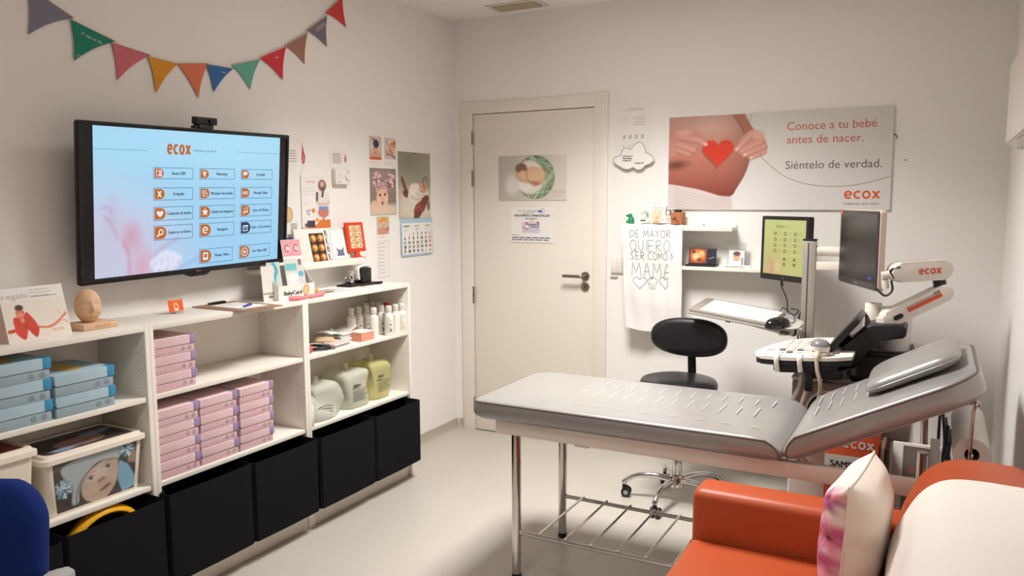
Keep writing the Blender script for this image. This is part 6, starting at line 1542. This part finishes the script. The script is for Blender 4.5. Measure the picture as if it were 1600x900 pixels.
cu = Vector((.10, 1, 0)).normalized(); cv = Vector((.06, .02, 1)).normalized(); cfr = Fr(cb, cu, cv)      # N = cu x cv
def cushion(sg):
    def f(u, v):
        a, c = 2 * u - 1, 2 * v - 1
        pin = 1 - .07 * (1 - c * c) if True else 1
        x = CS * a * (1 - .075 * (1 - c * c) * abs(a)); y = CS * c * (1 - .075 * (1 - a * a) * abs(c))
        k = max(0, (1 - a ** 4)) ** .55 * max(0, (1 - c ** 4)) ** .55
        h = .078 * k + .004 * math.sin(14 * c + 2.5 * a) * k * (1 - k) * 3 + .004 * math.sin(7 * c - 4 * a + 1) * k * (1 - k) * 3
        return cfr.P(x, y, sg * h)
    return f
t = thing('cushion', 'cream cushion with pink flower print standing on the sofa', 'cushion', (2.60, -2.118, .452))
cr = cfr.N
b = MB(); front = -1 if cr.x > 0 else 1
PRC = printmat('flower_print_cloth', .85)
fx = cushion(front); b.pic(p, 0, 0, 1, 1, PRC, surf=lambda x, y: fx(x, y))
if front < 0: bmesh.ops.reverse_faces(b.bm, faces=list(b.bm.faces))
b.build('printed_face', t, ang=80)
b = MB(); b.surf(cushion(-front), 40, 40, CUSH, flip=(front > 0)); b.build('plain_face', t, ang=80)
b = MB(); E_ = []
for i in range(60):
    s = i / 15.0; q = int(s); r_ = s - q; u, v = ((r_, 0), (1, r_), (1 - r_, 1), (0, 1 - r_))[q]; E_.append(cushion(1)(u, v))
b.tube(E_, .003, CUSH, n=6, closed=True); b.build('seam', t, ang=80)

# ================================================================== blue chair
BLU = mat('royal_blue_upholstery', (22, 42, 106), .9, var=.06, scale=250, bump=.35, bscale=700, spec=.2)
e1 = Vector((.90, .436, 0)).normalized(); lean = Vector((-.06, .10, 1))
bc = Vector((.800, -3.425, .70)); f = Fr(bc, e1, lean)
t = thing('blue_chair', 'blue upholstered chair at the edge beside the black boxes', 'chair', (.86, -3.60, 0))
b = MB(); rings = []
for z, d in ((-.032, .03), (-.028, .012), (-.018, .003), (0, 0), (.016, .003), (.026, .012), (.031, .03), (.033, .08)):
    rings.append([f.P(p_[0], p_[1] - .035 * (p_[0] / .22) ** 2 * (1 if p_[1] > 0 else 0), z + .10 * p_[0] ** 2) for p_ in rrect(-.215 + d, -.22 + d, .215 - d, .185 - d, (.05, .05, .075, .075), 7)])
b.loft(rings, BLU); b.build('backrest', t, ang=60)
nn = f.N if f.N.y < 0 else -f.N
sc = bc + nn * .24; b = MB(); fs_ = Fr((sc.x, sc.y, .43), e1, (-e1.y, e1.x, 0)); rings = []
for z, d in ((0, .02), (.008, .006), (.02, 0), (.045, 0), (.058, .008), (.064, .03), (.066, .1)): rings.append([fs_.P(p_[0], p_[1], z) for p_ in rrect(-.23 + d, -.22 + d, .23 - d, .22 - d, .06, 6)])
b.loft(rings, BLU); b.build('seat', t, ang=60)
b = MB(); b.tube([fs_.P(0, .14, -.01), fs_.P(0, .25, .0), f.P(0, -.16, -.045 if f.N.y < 0 else .045), f.P(0, 0.02, -.04 if f.N.y < 0 else .04)], .022, BLACKP, n=10, smooth=5, flat=.4); b.build('back_bracket', t)
b = MB(); b.cyl((sc.x, sc.y, .09), (sc.x, sc.y, .428), .026, BLACKP, n=20); b.cyl((sc.x, sc.y, .405), (sc.x, sc.y, .429), .10, BLACKP, n=24); b.build('gas_column', t)
for k in range(5):
    a = 2 * PI * k / 5 + .3; d = Vector((math.cos(a), math.sin(a), 0)); c = Vector((sc.x, sc.y, 0))
    b = MB(); b.tube([c + Vector((0, 0, .10)), c + d * .27 + Vector((0, 0, .065))], [.022, .016], BLACKP, n=10); lg = b.build('leg', t)
    b = MB(); s = Vector((-d.y, d.x, 0)); w0 = c + d * .27 + Vector((0, 0, .0285)); b.cyl(w0 - s * .02, w0 + s * .02, .028, BLACKP, n=20, bev=.004); b.build('caster', lg)
ac = W(98, 897, 2, .665)
b = MB(); ar = Fr((ac.x + .02, ac.y - .07, .64), e1, (-e1.y, e1.x, 0)); b.prism(rrect(-.028, -.13, .028, .11, .024, 5), 0, .024, GREYP, ar, .007, 3)
b.tube([ar.P(0, 0, .002), ar.P(.0, -.02, -.10), ar.P(-.06, -.02, -.185), fs_.P(.15, .02, -.006)], .014, BLACKP, n=10, smooth=5); b.build('armrest', t)
# ================================================================== ultrasound machine
UM = thing('ultrasound_machine', 'white and black ultrasound machine on wheels behind the couch', 'machine', (2.48, -.72, 0))
CRM = mat('warm_white_casing', (226, 217, 206), .38, var=.015); GRM = mat('warm_grey_casing', (150, 138, 130), .5, var=.03); SLV = mat('silver_column', (172, 158, 148), .35, .6, var=.03)
b = MB(); b.box((2.238, -.86, .52), (2.70, -.50, .735), GRM, .012, 3); b.box((2.234, -.862, .13), (2.704, -.498, .518), CRM, .012, 3); b.box((2.236, -.864, .735), (2.36, -.56, .752), CRM, .006, 2); b.box((2.20, -.88, .075), (2.74, -.46, .125), CRM, .02, 3)
f = Fr((2.30, -.8605, .14), (1, 0, 0), (0, 0, 1)); b.poly(rrect(.0, .30, .22, .555, (.01, .01, .01, .09), 6), mat('dark_recess', (22, 20, 22), .7), .0006, f); b.ribbon([(-.002, .3), (-.002, .46)] + arc(.09, .465, .092, 180, 90, 8) + [(.22, .557)], .010, CRM, .0012, f)
b.build('cabinet', UM)
for x in (2.25, 2.69):
    for y in (-.83, -.51):
        b = MB(); b.cyl((x - .016, y, .036), (x + .016, y, .036), .0355, BLACKP, n=24, bev=.005); b.cyl((x, y, .05), (x, y, .08), .014, GREYP, n=14); b.build('wheel', UM)
b = MB(); b.cyl((2.400, -.78, .70), (2.400, -.78, .840), .058, SLV, n=36); b.cyl((2.400, -.78, .735), (2.400, -.78, .745), .066, GRM, n=36); b.build('lift_column', UM)
b = MB(); b.box((2.455, -.79, .736), (2.70, -.52, .855), BLACKP, .012, 3); b.box((2.475, -.792, .80), (2.492, -.789, .808), GREYP); b.build('rear_housing', UM)
# console: white deck over a black tray
cz0 = .836
CF_ = Fr((2.09, -1.02, .838), (1, 0, .07), (0, 1, .02))
top = [(0.012, .06), (0.03, .025), (.07, .005), (.14, -.012), (.24, -.016), (.33, -.008), (.385, .02), (.395, .05), (.39, .30), (.36, .42), (.30, .45), (.20, .44), (.12, .40), (.06, .30), (.02, .18), (.008, .11)]
tp = [(q.x, q.y) for q in catmull([(x, y, 0) for x, y in top], 4, True)]
b = MB(); b.prism(tp, .0, .014, CRM, CF_, .005, 3)
for (x, y, rx, ry) in ((.055, .05, .022, .012), (.11, .03, .018, .008), (.20, .022, .018, .007), (.30, .028, .018, .007), (.06, .14, .018, .03)): b.ell(x, y, rx, ry, GREYP, .0145, CF_, 18)
b.build('console_deck', UM)
b = MB(); cx_, cy_ = .21, .20
sh_ = [(cx_ + (x - cx_) * .985, cy_ + (y - cy_) * .985) for x, y in tp]; b.prism(sh_, -.022, -.0003, BLACKP, CF_, .006, 3)
b.prism(rrect(.09, .0, .34, .30, .03), -.052, -.022, BLACKP, CF_, .008, 3); b.prism(rrect(.20, .10, .40, .38, .03), -.085, -.05, BLACKP, CF_, .008, 3); b.prism(rrect(.24, .005, .37, .10, .025), -.078, -.04, BLACKP, CF_, .006, 3); b.build('console_tray', UM)
KN = mat('pale_keys', (214, 205, 196), .4); KD = mat('dark_keys', (110, 100, 96), .45)
rr = random.Random(8)
for i in range(7):
    for j in range(6):
        x, y = .10 + .036 * i, .07 + .05 * j
        if (x - .22) ** 2 + (y - .15) ** 2 < .0024: continue
        b = MB(); b.prism(rrect(x, y, x + .024, y + .026, .005, 3), .0142, .0195, KN if rr.random() < .75 else KD, CF_); b.build('key', UM)
b = MB(); b.lathe([(.034, .0142), (.036, .018), (.030, .021), (.026, .018)], GREYP, 28, CF_.M() @ Matrix.Translation((.22, .15, 0))); b.lathe([(.024, .015), (.022, .024), (.014, .031), (0, .034)], CRM, 24, CF_.M() @ Matrix.Translation((.22, .15, 0))); b.build('trackball', UM)
for x in (.10, .19):
    b = MB(); b.tube([CF_.P(x + .012, .03, .018), CF_.P(x + .012, -.014, .018), CF_.P(x + .012, -.024, .0), CF_.P(x + .014, -.020, -.045)], .010, CRM, n=10, smooth=4, flat=.5); b.build('probe_clip', UM)
b = MB(); b.lathe([(.018, 0), (.034, .004), (.036, .018), (.030, .020), (.020, .012)], CRM, 28, Matrix.Translation((2.356, -.985, .868))); b.build('probe_cup', UM)
# touch panel
b = MB(); tf = Fr((2.372, -.93, .872), (0, 1, 0), (-.0, .0, 1)); d_ = Vector((.118, 0, .150)); tf = Fr((2.372, -.93, .870), (0, -1, 0), d_)
b.prism(rrect(-.30, 0, .0, .192, .012), -.016, .008, BLACKP, tf, .004); b.rect(-.288, .012, -.012, .178, PANEL, .0086, tf); b.build('touch_panel', UM)
b = MB(); b.tube([(2.40, -.78, .85), (2.43, -.78, .895), (2.455, -.78, .93)], .025, BLACKP, n=12, smooth=4, flat=.6); b.build('touch_panel_neck', UM)
# black neck rising to the tray that carries the arm
b = MB(); prof = [(2.330, .800), (2.44, .79), (2.475, .80), (2.566, .935), (2.655, .946), (2.666, .956), (2.668, .985), (2.655, .998), (2.545, .996), (2.520, .986), (2.40, .850), (2.335, .835)]
b.prism([(x, z) for x, z in prof], -.085, .085, BLACKP, Fr((0, -.79, 0), (1, 0, 0), (0, 0, 1)), .008, 3)
b.build('neck', UM)
# monitor arm: lower link, hinge, upper link
P1, P2, P3, P4 = Vector((2.585, -.79, .995)), Vector((2.788, -.735, 1.138)), Vector((2.78, -.735, 1.206)), Vector((2.612, -.81, 1.195))
def link(a, c, h, w, m, b, rnd=True):
    d = (c - a); L = d.length; u = d.normalized(); v = Vector((0, 0, 1)); fr_ = Fr(a, u, v); fr_ = Fr(a - fr_.N * (w / 2), u, v)
    b.prism(rrect(-h * .5, -h / 2, L + h * .5, h / 2, h * .49, 8), 0, w, m, fr_, .010, 3); return fr_
ORS = mat('orange_stripe', (214, 82, 46), .5)
b = MB(); fl = link(P1 + Vector((.01, 0, .018)), P2 + Vector((0, 0, -.012)), .066, .07, CRM, b); L_ = (P2 - P1).length
fn = Fr(fl.P(0, 0, .07), fl.U, fl.V) if fl.N.y < 0 else None
b.rect(.075, -.005, .215, .011, ORS, .0712, fl) if fl.N.y < 0 else None
b.poly(rrect(.012, -.014, .052, .006, .010), BLACKP, .0713, fl); b.rect(.075, .014, .20, .017, GREYINK, .0712, fl); b.rect(.19, .014, .215, .024, GREYINK, .0713, fl); b.cyl(P1 + Vector((0, 0, -.006)), P1 + Vector((0, 0, .02)), .036, CRM, n=28); b.build('lower_arm', UM)
b = MB(); b.cyl(P2 + Vector((-.012, 0, .01)), P3 + Vector((-.012, 0, -.01)), .024, BLACKP, n=24); b.build('arm_joint', UM)
b = MB(); f4 = link(P4 + Vector((.014, 0, .012)), P3 + Vector((-.006, 0, .012)), .080, .06, CRM, b)
logo(b, f4, .066, -.013, .024, mat('arm_red', (222, 62, 44), .5), .0612, w=.092)
b.build('upper_arm', UM)
ML0, MR0 = Dp(1313, 384, 3.63), Dp(1373, 394, 3.20)
mU = (MR0 - ML0); mU.z = 0; mw_ = mU.length; mf = Fr(Vector((ML0.x, ML0.y, 1.125)), mU, (0, 0, 1))
if mf.N.dot(CAMP - mf.O) < 0: pass
b = MB(); b.tube([P4 + Vector((.0, 0, .005)), P4 + Vector((-.05, -.02, -.005))], .018, CRM, n=14); b.tube([P4 + Vector((-.035, -.02, -.02)), P4 + Vector((-.03, -.02, -.055))], .014, CRM, n=12); b.build('arm_head', UM)
b = MB(); b.tube([P4 + Vector((.02, -.03, .035)), P4 + Vector((-.015, -.04, .02)), P4 + Vector((.0, -.035, -.01))], .004, BLACKP, n=8, smooth=5)
b.tube([P4 + Vector((-.01, -.03, -.02)), P4 + Vector((-.005, -.035, -.06)), P4 + Vector((-.03, -.04, -.082)), P4 + Vector((-.06, -.03, -.06)), P4 + Vector((-.075, -.02, -.05))], .0045, BLACKP, n=8, smooth=6); b.build('arm_cable', UM)
MH = .330
CAS = mat('monitor_casing', (206, 190, 178), .4)
b = MB(); b.prism(rrect(0, 0, mw_, MH, .012), -.026, -.002, CAS, mf, .004); mcas = b.build('monitor_casing', UM)
b = MB(); b.prism(rrect(.004, .004, mw_ - .006, MH - .004, .010), -.0019, .004, mat('charcoal_bezel', (58, 52, 50), .35), mf, .002); b.rect(.018, .030, mw_ - .018, MH - .016, mat('dark_glass', (40, 36, 35), .22, var=.06, scale=6), .0046, mf)
b.poly(rrect(.004, MH - .022, .03, MH - .004, .003), mat('coral_sticker', (206, 92, 84), .5), .0050, mf); b.rect(mw_ - .085, .044, mw_ - .05, .056, mat('blue_sticker', (66, 66, 170), .5), .0052, mf); b.text('SAMSUNG', mw_ * .5, .012, .007, GREYP, .0046, mf, al='c')
b.build('monitor_screen', mcas)
# probe with cable resting in its cup
t = thing('ultrasound_probe', 'grey domed ultrasound probe resting in the console cup with cable', 'probe', (2.358, -.99, .873))
pc = Vector((2.360, -.985, .8895)); b = MB()
b.lathe([(0, 0), (.030, 0), (.037, .006), (.039, .018), (.0385, .022)], CRM, 28, Matrix.Translation(pc)); b.build('probe_body', t)
b = MB(); b.lathe([(.0388, .0222), (.036, .034), (.026, .044), (.012, .049), (0, .050)], mat('probe_head', (122, 118, 118), .25), 28, Matrix.Translation(pc)); b.build('probe_head', t)
CAB = mat('beige_cable', (196, 180, 166), .5)
b = MB(); b.tube([(2.356, -1.024, .890), (2.356, -1.046, .870), (2.362, -1.052, .82), (2.374, -1.048, .77), (2.366, -1.02, .70), (2.33, -1.0, .60), (2.31, -.97, .50)], [.011] * 14 + [.0075] * 60, CAB, n=10, smooth=6); b.build('cable', t)
for k, (px, lab) in enumerate(((0, 'pale probe cable hanging from the console, near the gas lift post'), (1, 'second pale probe cable hanging between the console and couch'))):
    b = MB(); x = 2.285 + .03 * k; b.tube([(x + .01, -.985, .79), (x + .004, -.99, .74), (x - .025 + .01 * k, -1.0, .66), (x - .045 + .02 * k, -.99, .56), (x - .02, -.96, .45), (x + .04, -.91, .36)], .0095 - .001 * k, CAB, n=10, smooth=6); o = b.build('probe_cable'); rebase(o, (x, -.99, .6)); tag(o, lab, 'cable')
b = MB(); b.prism(rrect(-.014, 0, .014, .075, .004), -.012, .012, BLACKP, Fr((2.325, -1.0, .725), (1, 0, 0), (0, 0, 1)), .003); o = b.build('cable_hook'); o.parent = UM; o.data.transform(world_of(UM).inverted())

# paper rolls and bottle behind the console
def roll(name, label, x, y, z, r, h, hole, m=ROLLP):
    b = MB(); b.lathe([(hole, 0), (r - .002, 0), (r, .003), (r, h - .003), (r - .002, h), (hole, h), (hole, 0)], m, 40, Matrix.Translation((x, y, z))); b.lathe([(hole - .0004, .002), (hole - .0016, .002), (hole - .0016, h - .002), (hole - .0004, h - .002)], mat('cardboard_core', (140, 118, 98), .8), 30, Matrix.Translation((x, y, z)))
    o = b.build(name, ang=50); rebase(o, (x, y, z)); return tag(o, label, 'roll')
b = MB(); b.box((2.49, -.70, .8555), (2.75, -.50, .862), mat('grey_shelf', (120, 112, 106), .5), .002); o = b.build('top_shelf'); o.parent = UM; o.data.transform(world_of(UM).inverted())
roll('paper_roll', 'large white paper roll standing behind the black monitor neck', 2.618, -.640, .8625, .062, .178, .022)
ROLL2 = mat('cream_tissue', (232, 224, 210), .9, var=.02, bump=.3)
roll('paper_roll', 'smaller cream paper roll tucked beside the tilted touch panel', 2.528, -.620, .8625, .034, .190, .014, ROLL2)
t = thing('dispenser', 'small white dispenser box with a black slot by the rolls', 'dispenser', (2.478, -.575, .8625))
b = MB(); b.box((2.488, -.578, .8625), (2.530, -.540, .99), WHITEP, .004); f = Fr((2.488, -.578, .8625), (1, 0, 0), (0, 0, 1)); b.box((.006, .100, .0002), (.036, .110, .002), BLACKP, fr=f); b.build('housing', t)
b = MB(); b.cyl((2.686, -.66, .880), (2.775, -.62, .878), .017, WHITEP, n=24, bev=.003); b.cyl((2.775, -.62, .878), (2.784, -.616, .878), .016, BLACKP, n=24, bev=.002); o = b.build('gel_tube'); rebase(o, (2.73, -.64, .862)); tag(o, 'short white tube with black end lying beside the large roll', 'tube')
b = MB(); b.box((2.70, -.68, .8), (2.80, -.58, .8612), GRM, .004); o = b.build('side_shelf'); o.parent = UM; o.data.transform(world_of(UM).inverted())

# ================================================================== workstation post with its monitor and keyboard arm
ALU = mat('brushed_aluminium', (176, 168, 160), .38, .55, var=.04, scale=90)
wx, wy = 2.222, -.345
WS = thing('workstation_post', 'aluminium post carrying a slim black monitor and keyboard arm', 'stand', (wx, wy, 0))
b = MB(); b.box((wx - .030, wy - .022, .012), (wx + .030, wy + .022, 1.302), ALU, .003)
f = Fr((wx - .030, wy - .022, .012), (1, 0, 0), (0, 0, 1)); b.rect(.023, 0.05, .029, 1.28, mat('dark_groove', (70, 62, 58), .6), .0005, f); b.build('post', WS)
b = MB(); b.box((wx - .031, wy - .023, 1.3022), (wx + .031, wy + .023, 1.312), BLACKP, .002); b.build('post_cap', WS)
b = MB(); b.box((wx - .12, wy - .09, .0005), (wx + .12, wy + .12, .012), ALU, .003); b.build('base_plate', WS)
b = MB(); b.tube([(wx + .03, wy, 1.255), (2.41, wy + .02, 1.25)], .024, CRM, n=18); b.tube([(2.41, wy + .02, 1.25), (2.425, wy + .02, 1.25)], .026, BLACKP, n=18); b.box((wx + .03, wy - .018, 1.165), (2.44, wy + .022, 1.205), CRM, .004); b.build('side_arm', WS)
b = MB(); b.box((wx - .016, wy + .0222, 1.22), (wx + .016, wy + .06, 1.30), BLACKP, .003); 
# monitor, turned to the stool
mA, mB = Dp(1190, 384, 4.10), Dp(1263, 385, 3.80); uU = mB - mA; uU.z = 0; mw2 = uU.length; m2 = Fr(Vector((mA.x, mA.y, 1.093)), uU, (-.02, .03, 1)); MH2 = .322
cen = m2.P(mw2 / 2, MH2 / 2, -.05); b.tube([Vector((wx, wy + .05, 1.26)), cen], .016, BLACKP, n=12); b.build('monitor_bracket', WS)
b = MB(); b.prism(rrect(0, 0, mw2, MH2, .006), -.028, .003, BLACKP, m2, .003); b.prism([(.03, .03), (mw2 - .03, .03), (mw2 - .03, MH2 - .05), (.03, MH2 - .05)], -.055, -.028, BLACKP, m2, .008)
mcas = b.build('monitor_casing', WS)
SCR2 = printmat('lit_screen_green', .3, .9)
p = Pic(280, 280, (196, 208, 112), 60, 60); p.grad((206, 212, 136), (198, 200, 122), 1); p.ell(20, 280, 110, 130, (206, 190, 130), soft=90, a=.9); p.ell(60, 250, 34, 40, (222, 176, 130), soft=40, a=.8); p.ell(100, 240, 20, 26, (226, 196, 150), soft=16); p.line([(40, 200), (60, 230), (64, 270)], 6, (196, 130, 100), soft=14, smooth=4, a=.7)
b = MB(); sx0, sx1, sy0, sy1 = .020, mw2 - .018, .030, MH2 - .018; b.pic(p, sx0, sy0, sx1, sy1, SCR2, .0036, m2)
OS, GS = em('screen_brown', (160, 116, 56)), em('screen_olive', (150, 158, 92))
sf = m2; sw_, sh2 = sx1 - sx0, sy1 - sy0
logo(b, sf, sx0 + sw_ * .30, sy1 - sh2 * .15, .015, OS, .0040, w=.05); b.lines(sx0 + sw_ * .48, sy1 - sh2 * .13, sw_ * .16, 0, 1, GS, .003, z=.004, fr=sf)
for c in range(3):
    for r in range(4):
        x, y = sx0 + sw_ * (.25 + .24 * c), sy1 - sh2 * (.28 + .105 * r); b.frame2d(x, y, x + sw_ * .19, y + sh2 * .06, .001, GS, .0040, sf); b.rect(x, y, x + sw_ * .06, y + sh2 * .06, OS, .0041, sf); b.rect(x + sw_ * .02, y + sh2 * .02, x + sw_ * .04, y + sh2 * .04, SW, .0042, sf); b.lines(x + sw_ * .08, y + sh2 * .024, sw_ * .1, 0, 1, GS, .002, z=.0041, fr=sf)
for c in (1, 2):
    for r in range(2):
        x, y = sx0 + sw_ * (.25 + .24 * c), sy1 - sh2 * (.74 + .09 * r); b.frame2d(x, y, x + sw_ * .19, y + sh2 * .055, .001, GS, .0040, sf); b.rect(x, y, x + sw_ * .06, y + sh2 * .055, OS, .0041, sf)
b.text('LG', mw2 / 2, .011, .006, GREYP, .0036, m2, al='c'); b.build('monitor_screen', mcas)
for k, (u, v) in enumerate(((.42, -.0), (.92, 0))):
    b = MB(); s_ = m2.P(mw2 * u, .0, -.015); 
    if k == 0: b.tube([s_, s_ + Vector((.004, 0, -.03))], .006, BLACKP, n=8); b.tube([s_ + Vector((.0, 0, -.03)), s_ + Vector((.03, .0, -.10)), s_ + Vector((.035, 0, -.16)), s_ + Vector((.07, -.02, -.17)), s_ + Vector((.09, -.02, -.145)), s_ + Vector((.05, 0, -.14))], .0028, BLACKP, n=6, smooth=6)
    else: b.tube([s_, s_ + Vector((-.012, 0, -.12)), s_ + Vector((-.03, 0, -.21)), s_ + Vector((-.02, 0, -.30))], .004, BLACKP, n=8, smooth=6)
    b.build('cable', WS)
# keyboard arm and tray
KA, KB, KL = Dp(1074, 486, 3.92), Dp(1208, 512, 3.68), Dp(1126, 468, 4.10)
kU = KB - KA; kl = kU.length - .018; kf = Fr(KA, kU, KL - KA); kd = ((KL - KA) - (KL - KA)  .dot(kf.U) * kf.U).length * .86
if kf.N.z < 0: kf = Fr(KA, kU, KL - KA)
b = MB(); b.tube([(wx - .03, wy - .01, .862), (wx - .115, wy - .07, .868)], .022, CRM, n=16); b.tube([(wx - .055, wy - .028, .863), (wx - .062, wy - .033, .864)], .0245, BLACKP, n=16)
b.tube([(wx - .10, wy - .06, .866), kf.P(kl * .72, kd * .4, -.03), kf.P(kl * .60, kd * .4, -.014)], .016, CRM, n=12, smooth=4); b.build('keyboard_arm', WS)
b = MB(); b.prism(rrect(-.0, -.004, kl + .05, kd + .01, .02), -.011, -.003, GREYP, kf, .002); b.prism(rrect(kl - .03, .02, kl + .115, kd * .8, .05), -.003, .001, mat('frosted_plate', (206, 206, 200), .25, trans=.3), kf, .001); b.box((kl * .48, .0, -.018), (kl * .54, .03, -.0112), BLACKP, .002, fr=kf); b.box((kl + .05, -.003, -.020), (kl + .09, .022, -.0112), BLACKP, .002, fr=kf); b.build('keyboard_tray', WS)
t = thing('keyboard', 'grey keyboard with white keys on the tray', 'keyboard', kf.P(kl / 2, kd / 2, 0))
b = MB(); b.prism(rrect(.002, .003, kl, kd, .012), -.0024, .010, ALU, kf, .003); b.build('case', t)
KEY = mat('white_key', (240, 236, 230), .4)
nr = 6; nx = 17; ky0, ky1, kx0, kx1 = kd * .10, kd * .92, kl * .13, kl * .985
for j in range(nr):
    for i in range(nx):
        if j == 0 and 4 <= i <= 7: continue
        w_ = (kx1 - kx0) / nx; h_ = (ky1 - ky0) / nr; x, y = kx0 + i * w_, ky0 + j * h_
        b = MB(); b.box((x + .0012, y + .0016, .0101), (x + w_ - .0012, y + h_ - .0016, .0135), KEY, .0007, 1, kf); b.build('key', t)
b = MB(); b.box((kx0 + 4 * (kx1 - kx0) / nx + .001, ky0 + .0016, .0101), (kx0 + 8 * (kx1 - kx0) / nx - .001, ky0 + (ky1 - ky0) / nr - .0016, .0135), KEY, .0007, 1, kf); b.build('space_bar', t)
t = thing('computer_mouse', 'black computer mouse at the end of the keyboard tray', 'mouse', kf.P(kl - .012, kd * .06, .0))
b = MB(); mo = kf.P(kl + .028, kd * .12, .0015); ma = Fr(mo, (kf.U * .55 + kf.V * .83), (-kf.U * .83 + kf.V * .55))
b.surf(lambda u, v: ma.P(.066 * math.cos(2 * PI * u) * math.sin(PI / 2 * v) ** .8, .036 * math.sin(2 * PI * u) * math.sin(PI / 2 * v) ** .8, .041 * math.cos(PI / 2 * v) ** .7), 32, 12, mat('glossy_black', (18, 17, 19), .2, var=.02, coat=.3), cu=True, flip=True); b.lathe([(0, 0), (1, 0)], BLACKP, 32, ma.M() @ Matrix.Diagonal((.066, .036, 1, 1))); b.build('mouse_body', t, ang=60)
b = MB(); b.tube([ma.P(.060, 0, .010), ma.P(.10, .01, .004), ma.P(.13, .05, .02), ma.P(.10, .09, .05), ma.P(.06, .06, .045)], .002, BLACKP, n=6, smooth=6); b.build('mouse_cable', t)

# ================================================================== boxes and frames stored under the couch head
t = thing('product_carton', 'orange and white carton standing on floor under the couch head', 'box', (2.49, -1.0, 0))
OC = mat('orange_carton', (206, 82, 44), .6); b = MB(); b.box((2.405, -1.075, .0005), (2.598, -.93, .625), OC, .002); f = Fr((2.405, -1.0752, .0005), (1, 0, 0), (0, 0, 1))
b.rect(.0, .385, .193, .498, PAPER, .0006, f); b.text('SAMSUNG', .022, .450, .024, INK, .0010, f, w=.152, bold=.0014); logo(b, f, .062, .530, .032, PAPER, .0008, w=.118); b.rect(.0, .592, .193, .6245, GREYP, .0006, f); b.rect(-.0, .0, .04, .24, PAPER, .0005, f); b.build('carton_body', t)
for k, (x, lab, c, h) in enumerate(((2.604, 'cream thin board standing beside the orange carton', (226, 206, 180), .545), (2.620, 'dark brown thin board between the cream board and picture', (84, 66, 56), .54))):
    b = MB(); b.box((x, -1.06, .0005), (x + .013, -.90, h), mat('board_%d' % k, c, .6), .001); o = b.build('thin_board'); rebase(o, (x, -1.0, 0)); tag(o, lab, 'board')
t = thing('framed_picture', 'white framed monochrome picture standing under the couch head', 'frame', (2.72, -1.02, 0))
f = Fr((2.644, -1.052, .001), (1, -.05, 0), (0, .06, 1)); b = MB(); b.box((0, 0, -.012), (.165, .565, 0), WHITEP, .002, fr=f); b.build('frame_body', t)
p = Pic(120, 400, (120, 108, 102), 40, 130); p.rect(0, 0, 120, 60, (150, 138, 130), soft=40); p.ell(70, 110, 26, 40, (34, 30, 32), soft=6); p.rect(40, 140, 100, 400, (70, 62, 60), soft=20); p.ell(30, 70, 12, 10, (176, 110, 96), soft=4); p.ell(100, 40, 10, 8, (40, 36, 36), soft=3)
b = MB(); b.pic(p, .036, .03, .160, .555, PRINT, .0006, f); b.build('photo_print', t)
b = MB(); rr = random.Random(6)
for k in range(6):
    x0 = 2.800 + .010 * k; b.tube([(x0, -.97 + .02 * (k % 3), .70 - .02 * k), (x0 + .012 * math.sin(k), -.98, .56), (x0 + .02 * math.cos(2 * k), -1.0, .44), (x0 + .02, -.98, .30), (x0 + .03 * math.sin(k), -.95, .15), (x0, -.9, .012)], .0055, BLACKP, n=6, smooth=5)
o = b.build('cable_bundle'); rebase(o, (2.82, -.97, .0)); tag(o, 'tangled black cables hanging beside the framed picture', 'cables')

# ================================================================== white cabinet on the right wall
t = thing('wall_box', 'white box mounted high on the wall at the edge', 'box', (3.0, -1.0, 1.68))
b = MB(); b.box((2.963, -1.75, 1.695), (ROOM_W - .0005, -.905, 1.985), mat('white_enamel', (226, 216, 206), .4), .006, 3); b.build('box_body', t)
b = MB(); b.box((2.958, -1.72, 1.70), (2.9628, -.93, 1.975), mat('white_enamel', (226, 216, 206), .4), .002); b.build('front_cover', t)
b = MB(); b.box((2.972, -1.74, 1.662), (ROOM_W - .0005, -1.25, 1.6945), GREYP, .004); b.build('bottom_tray', t)
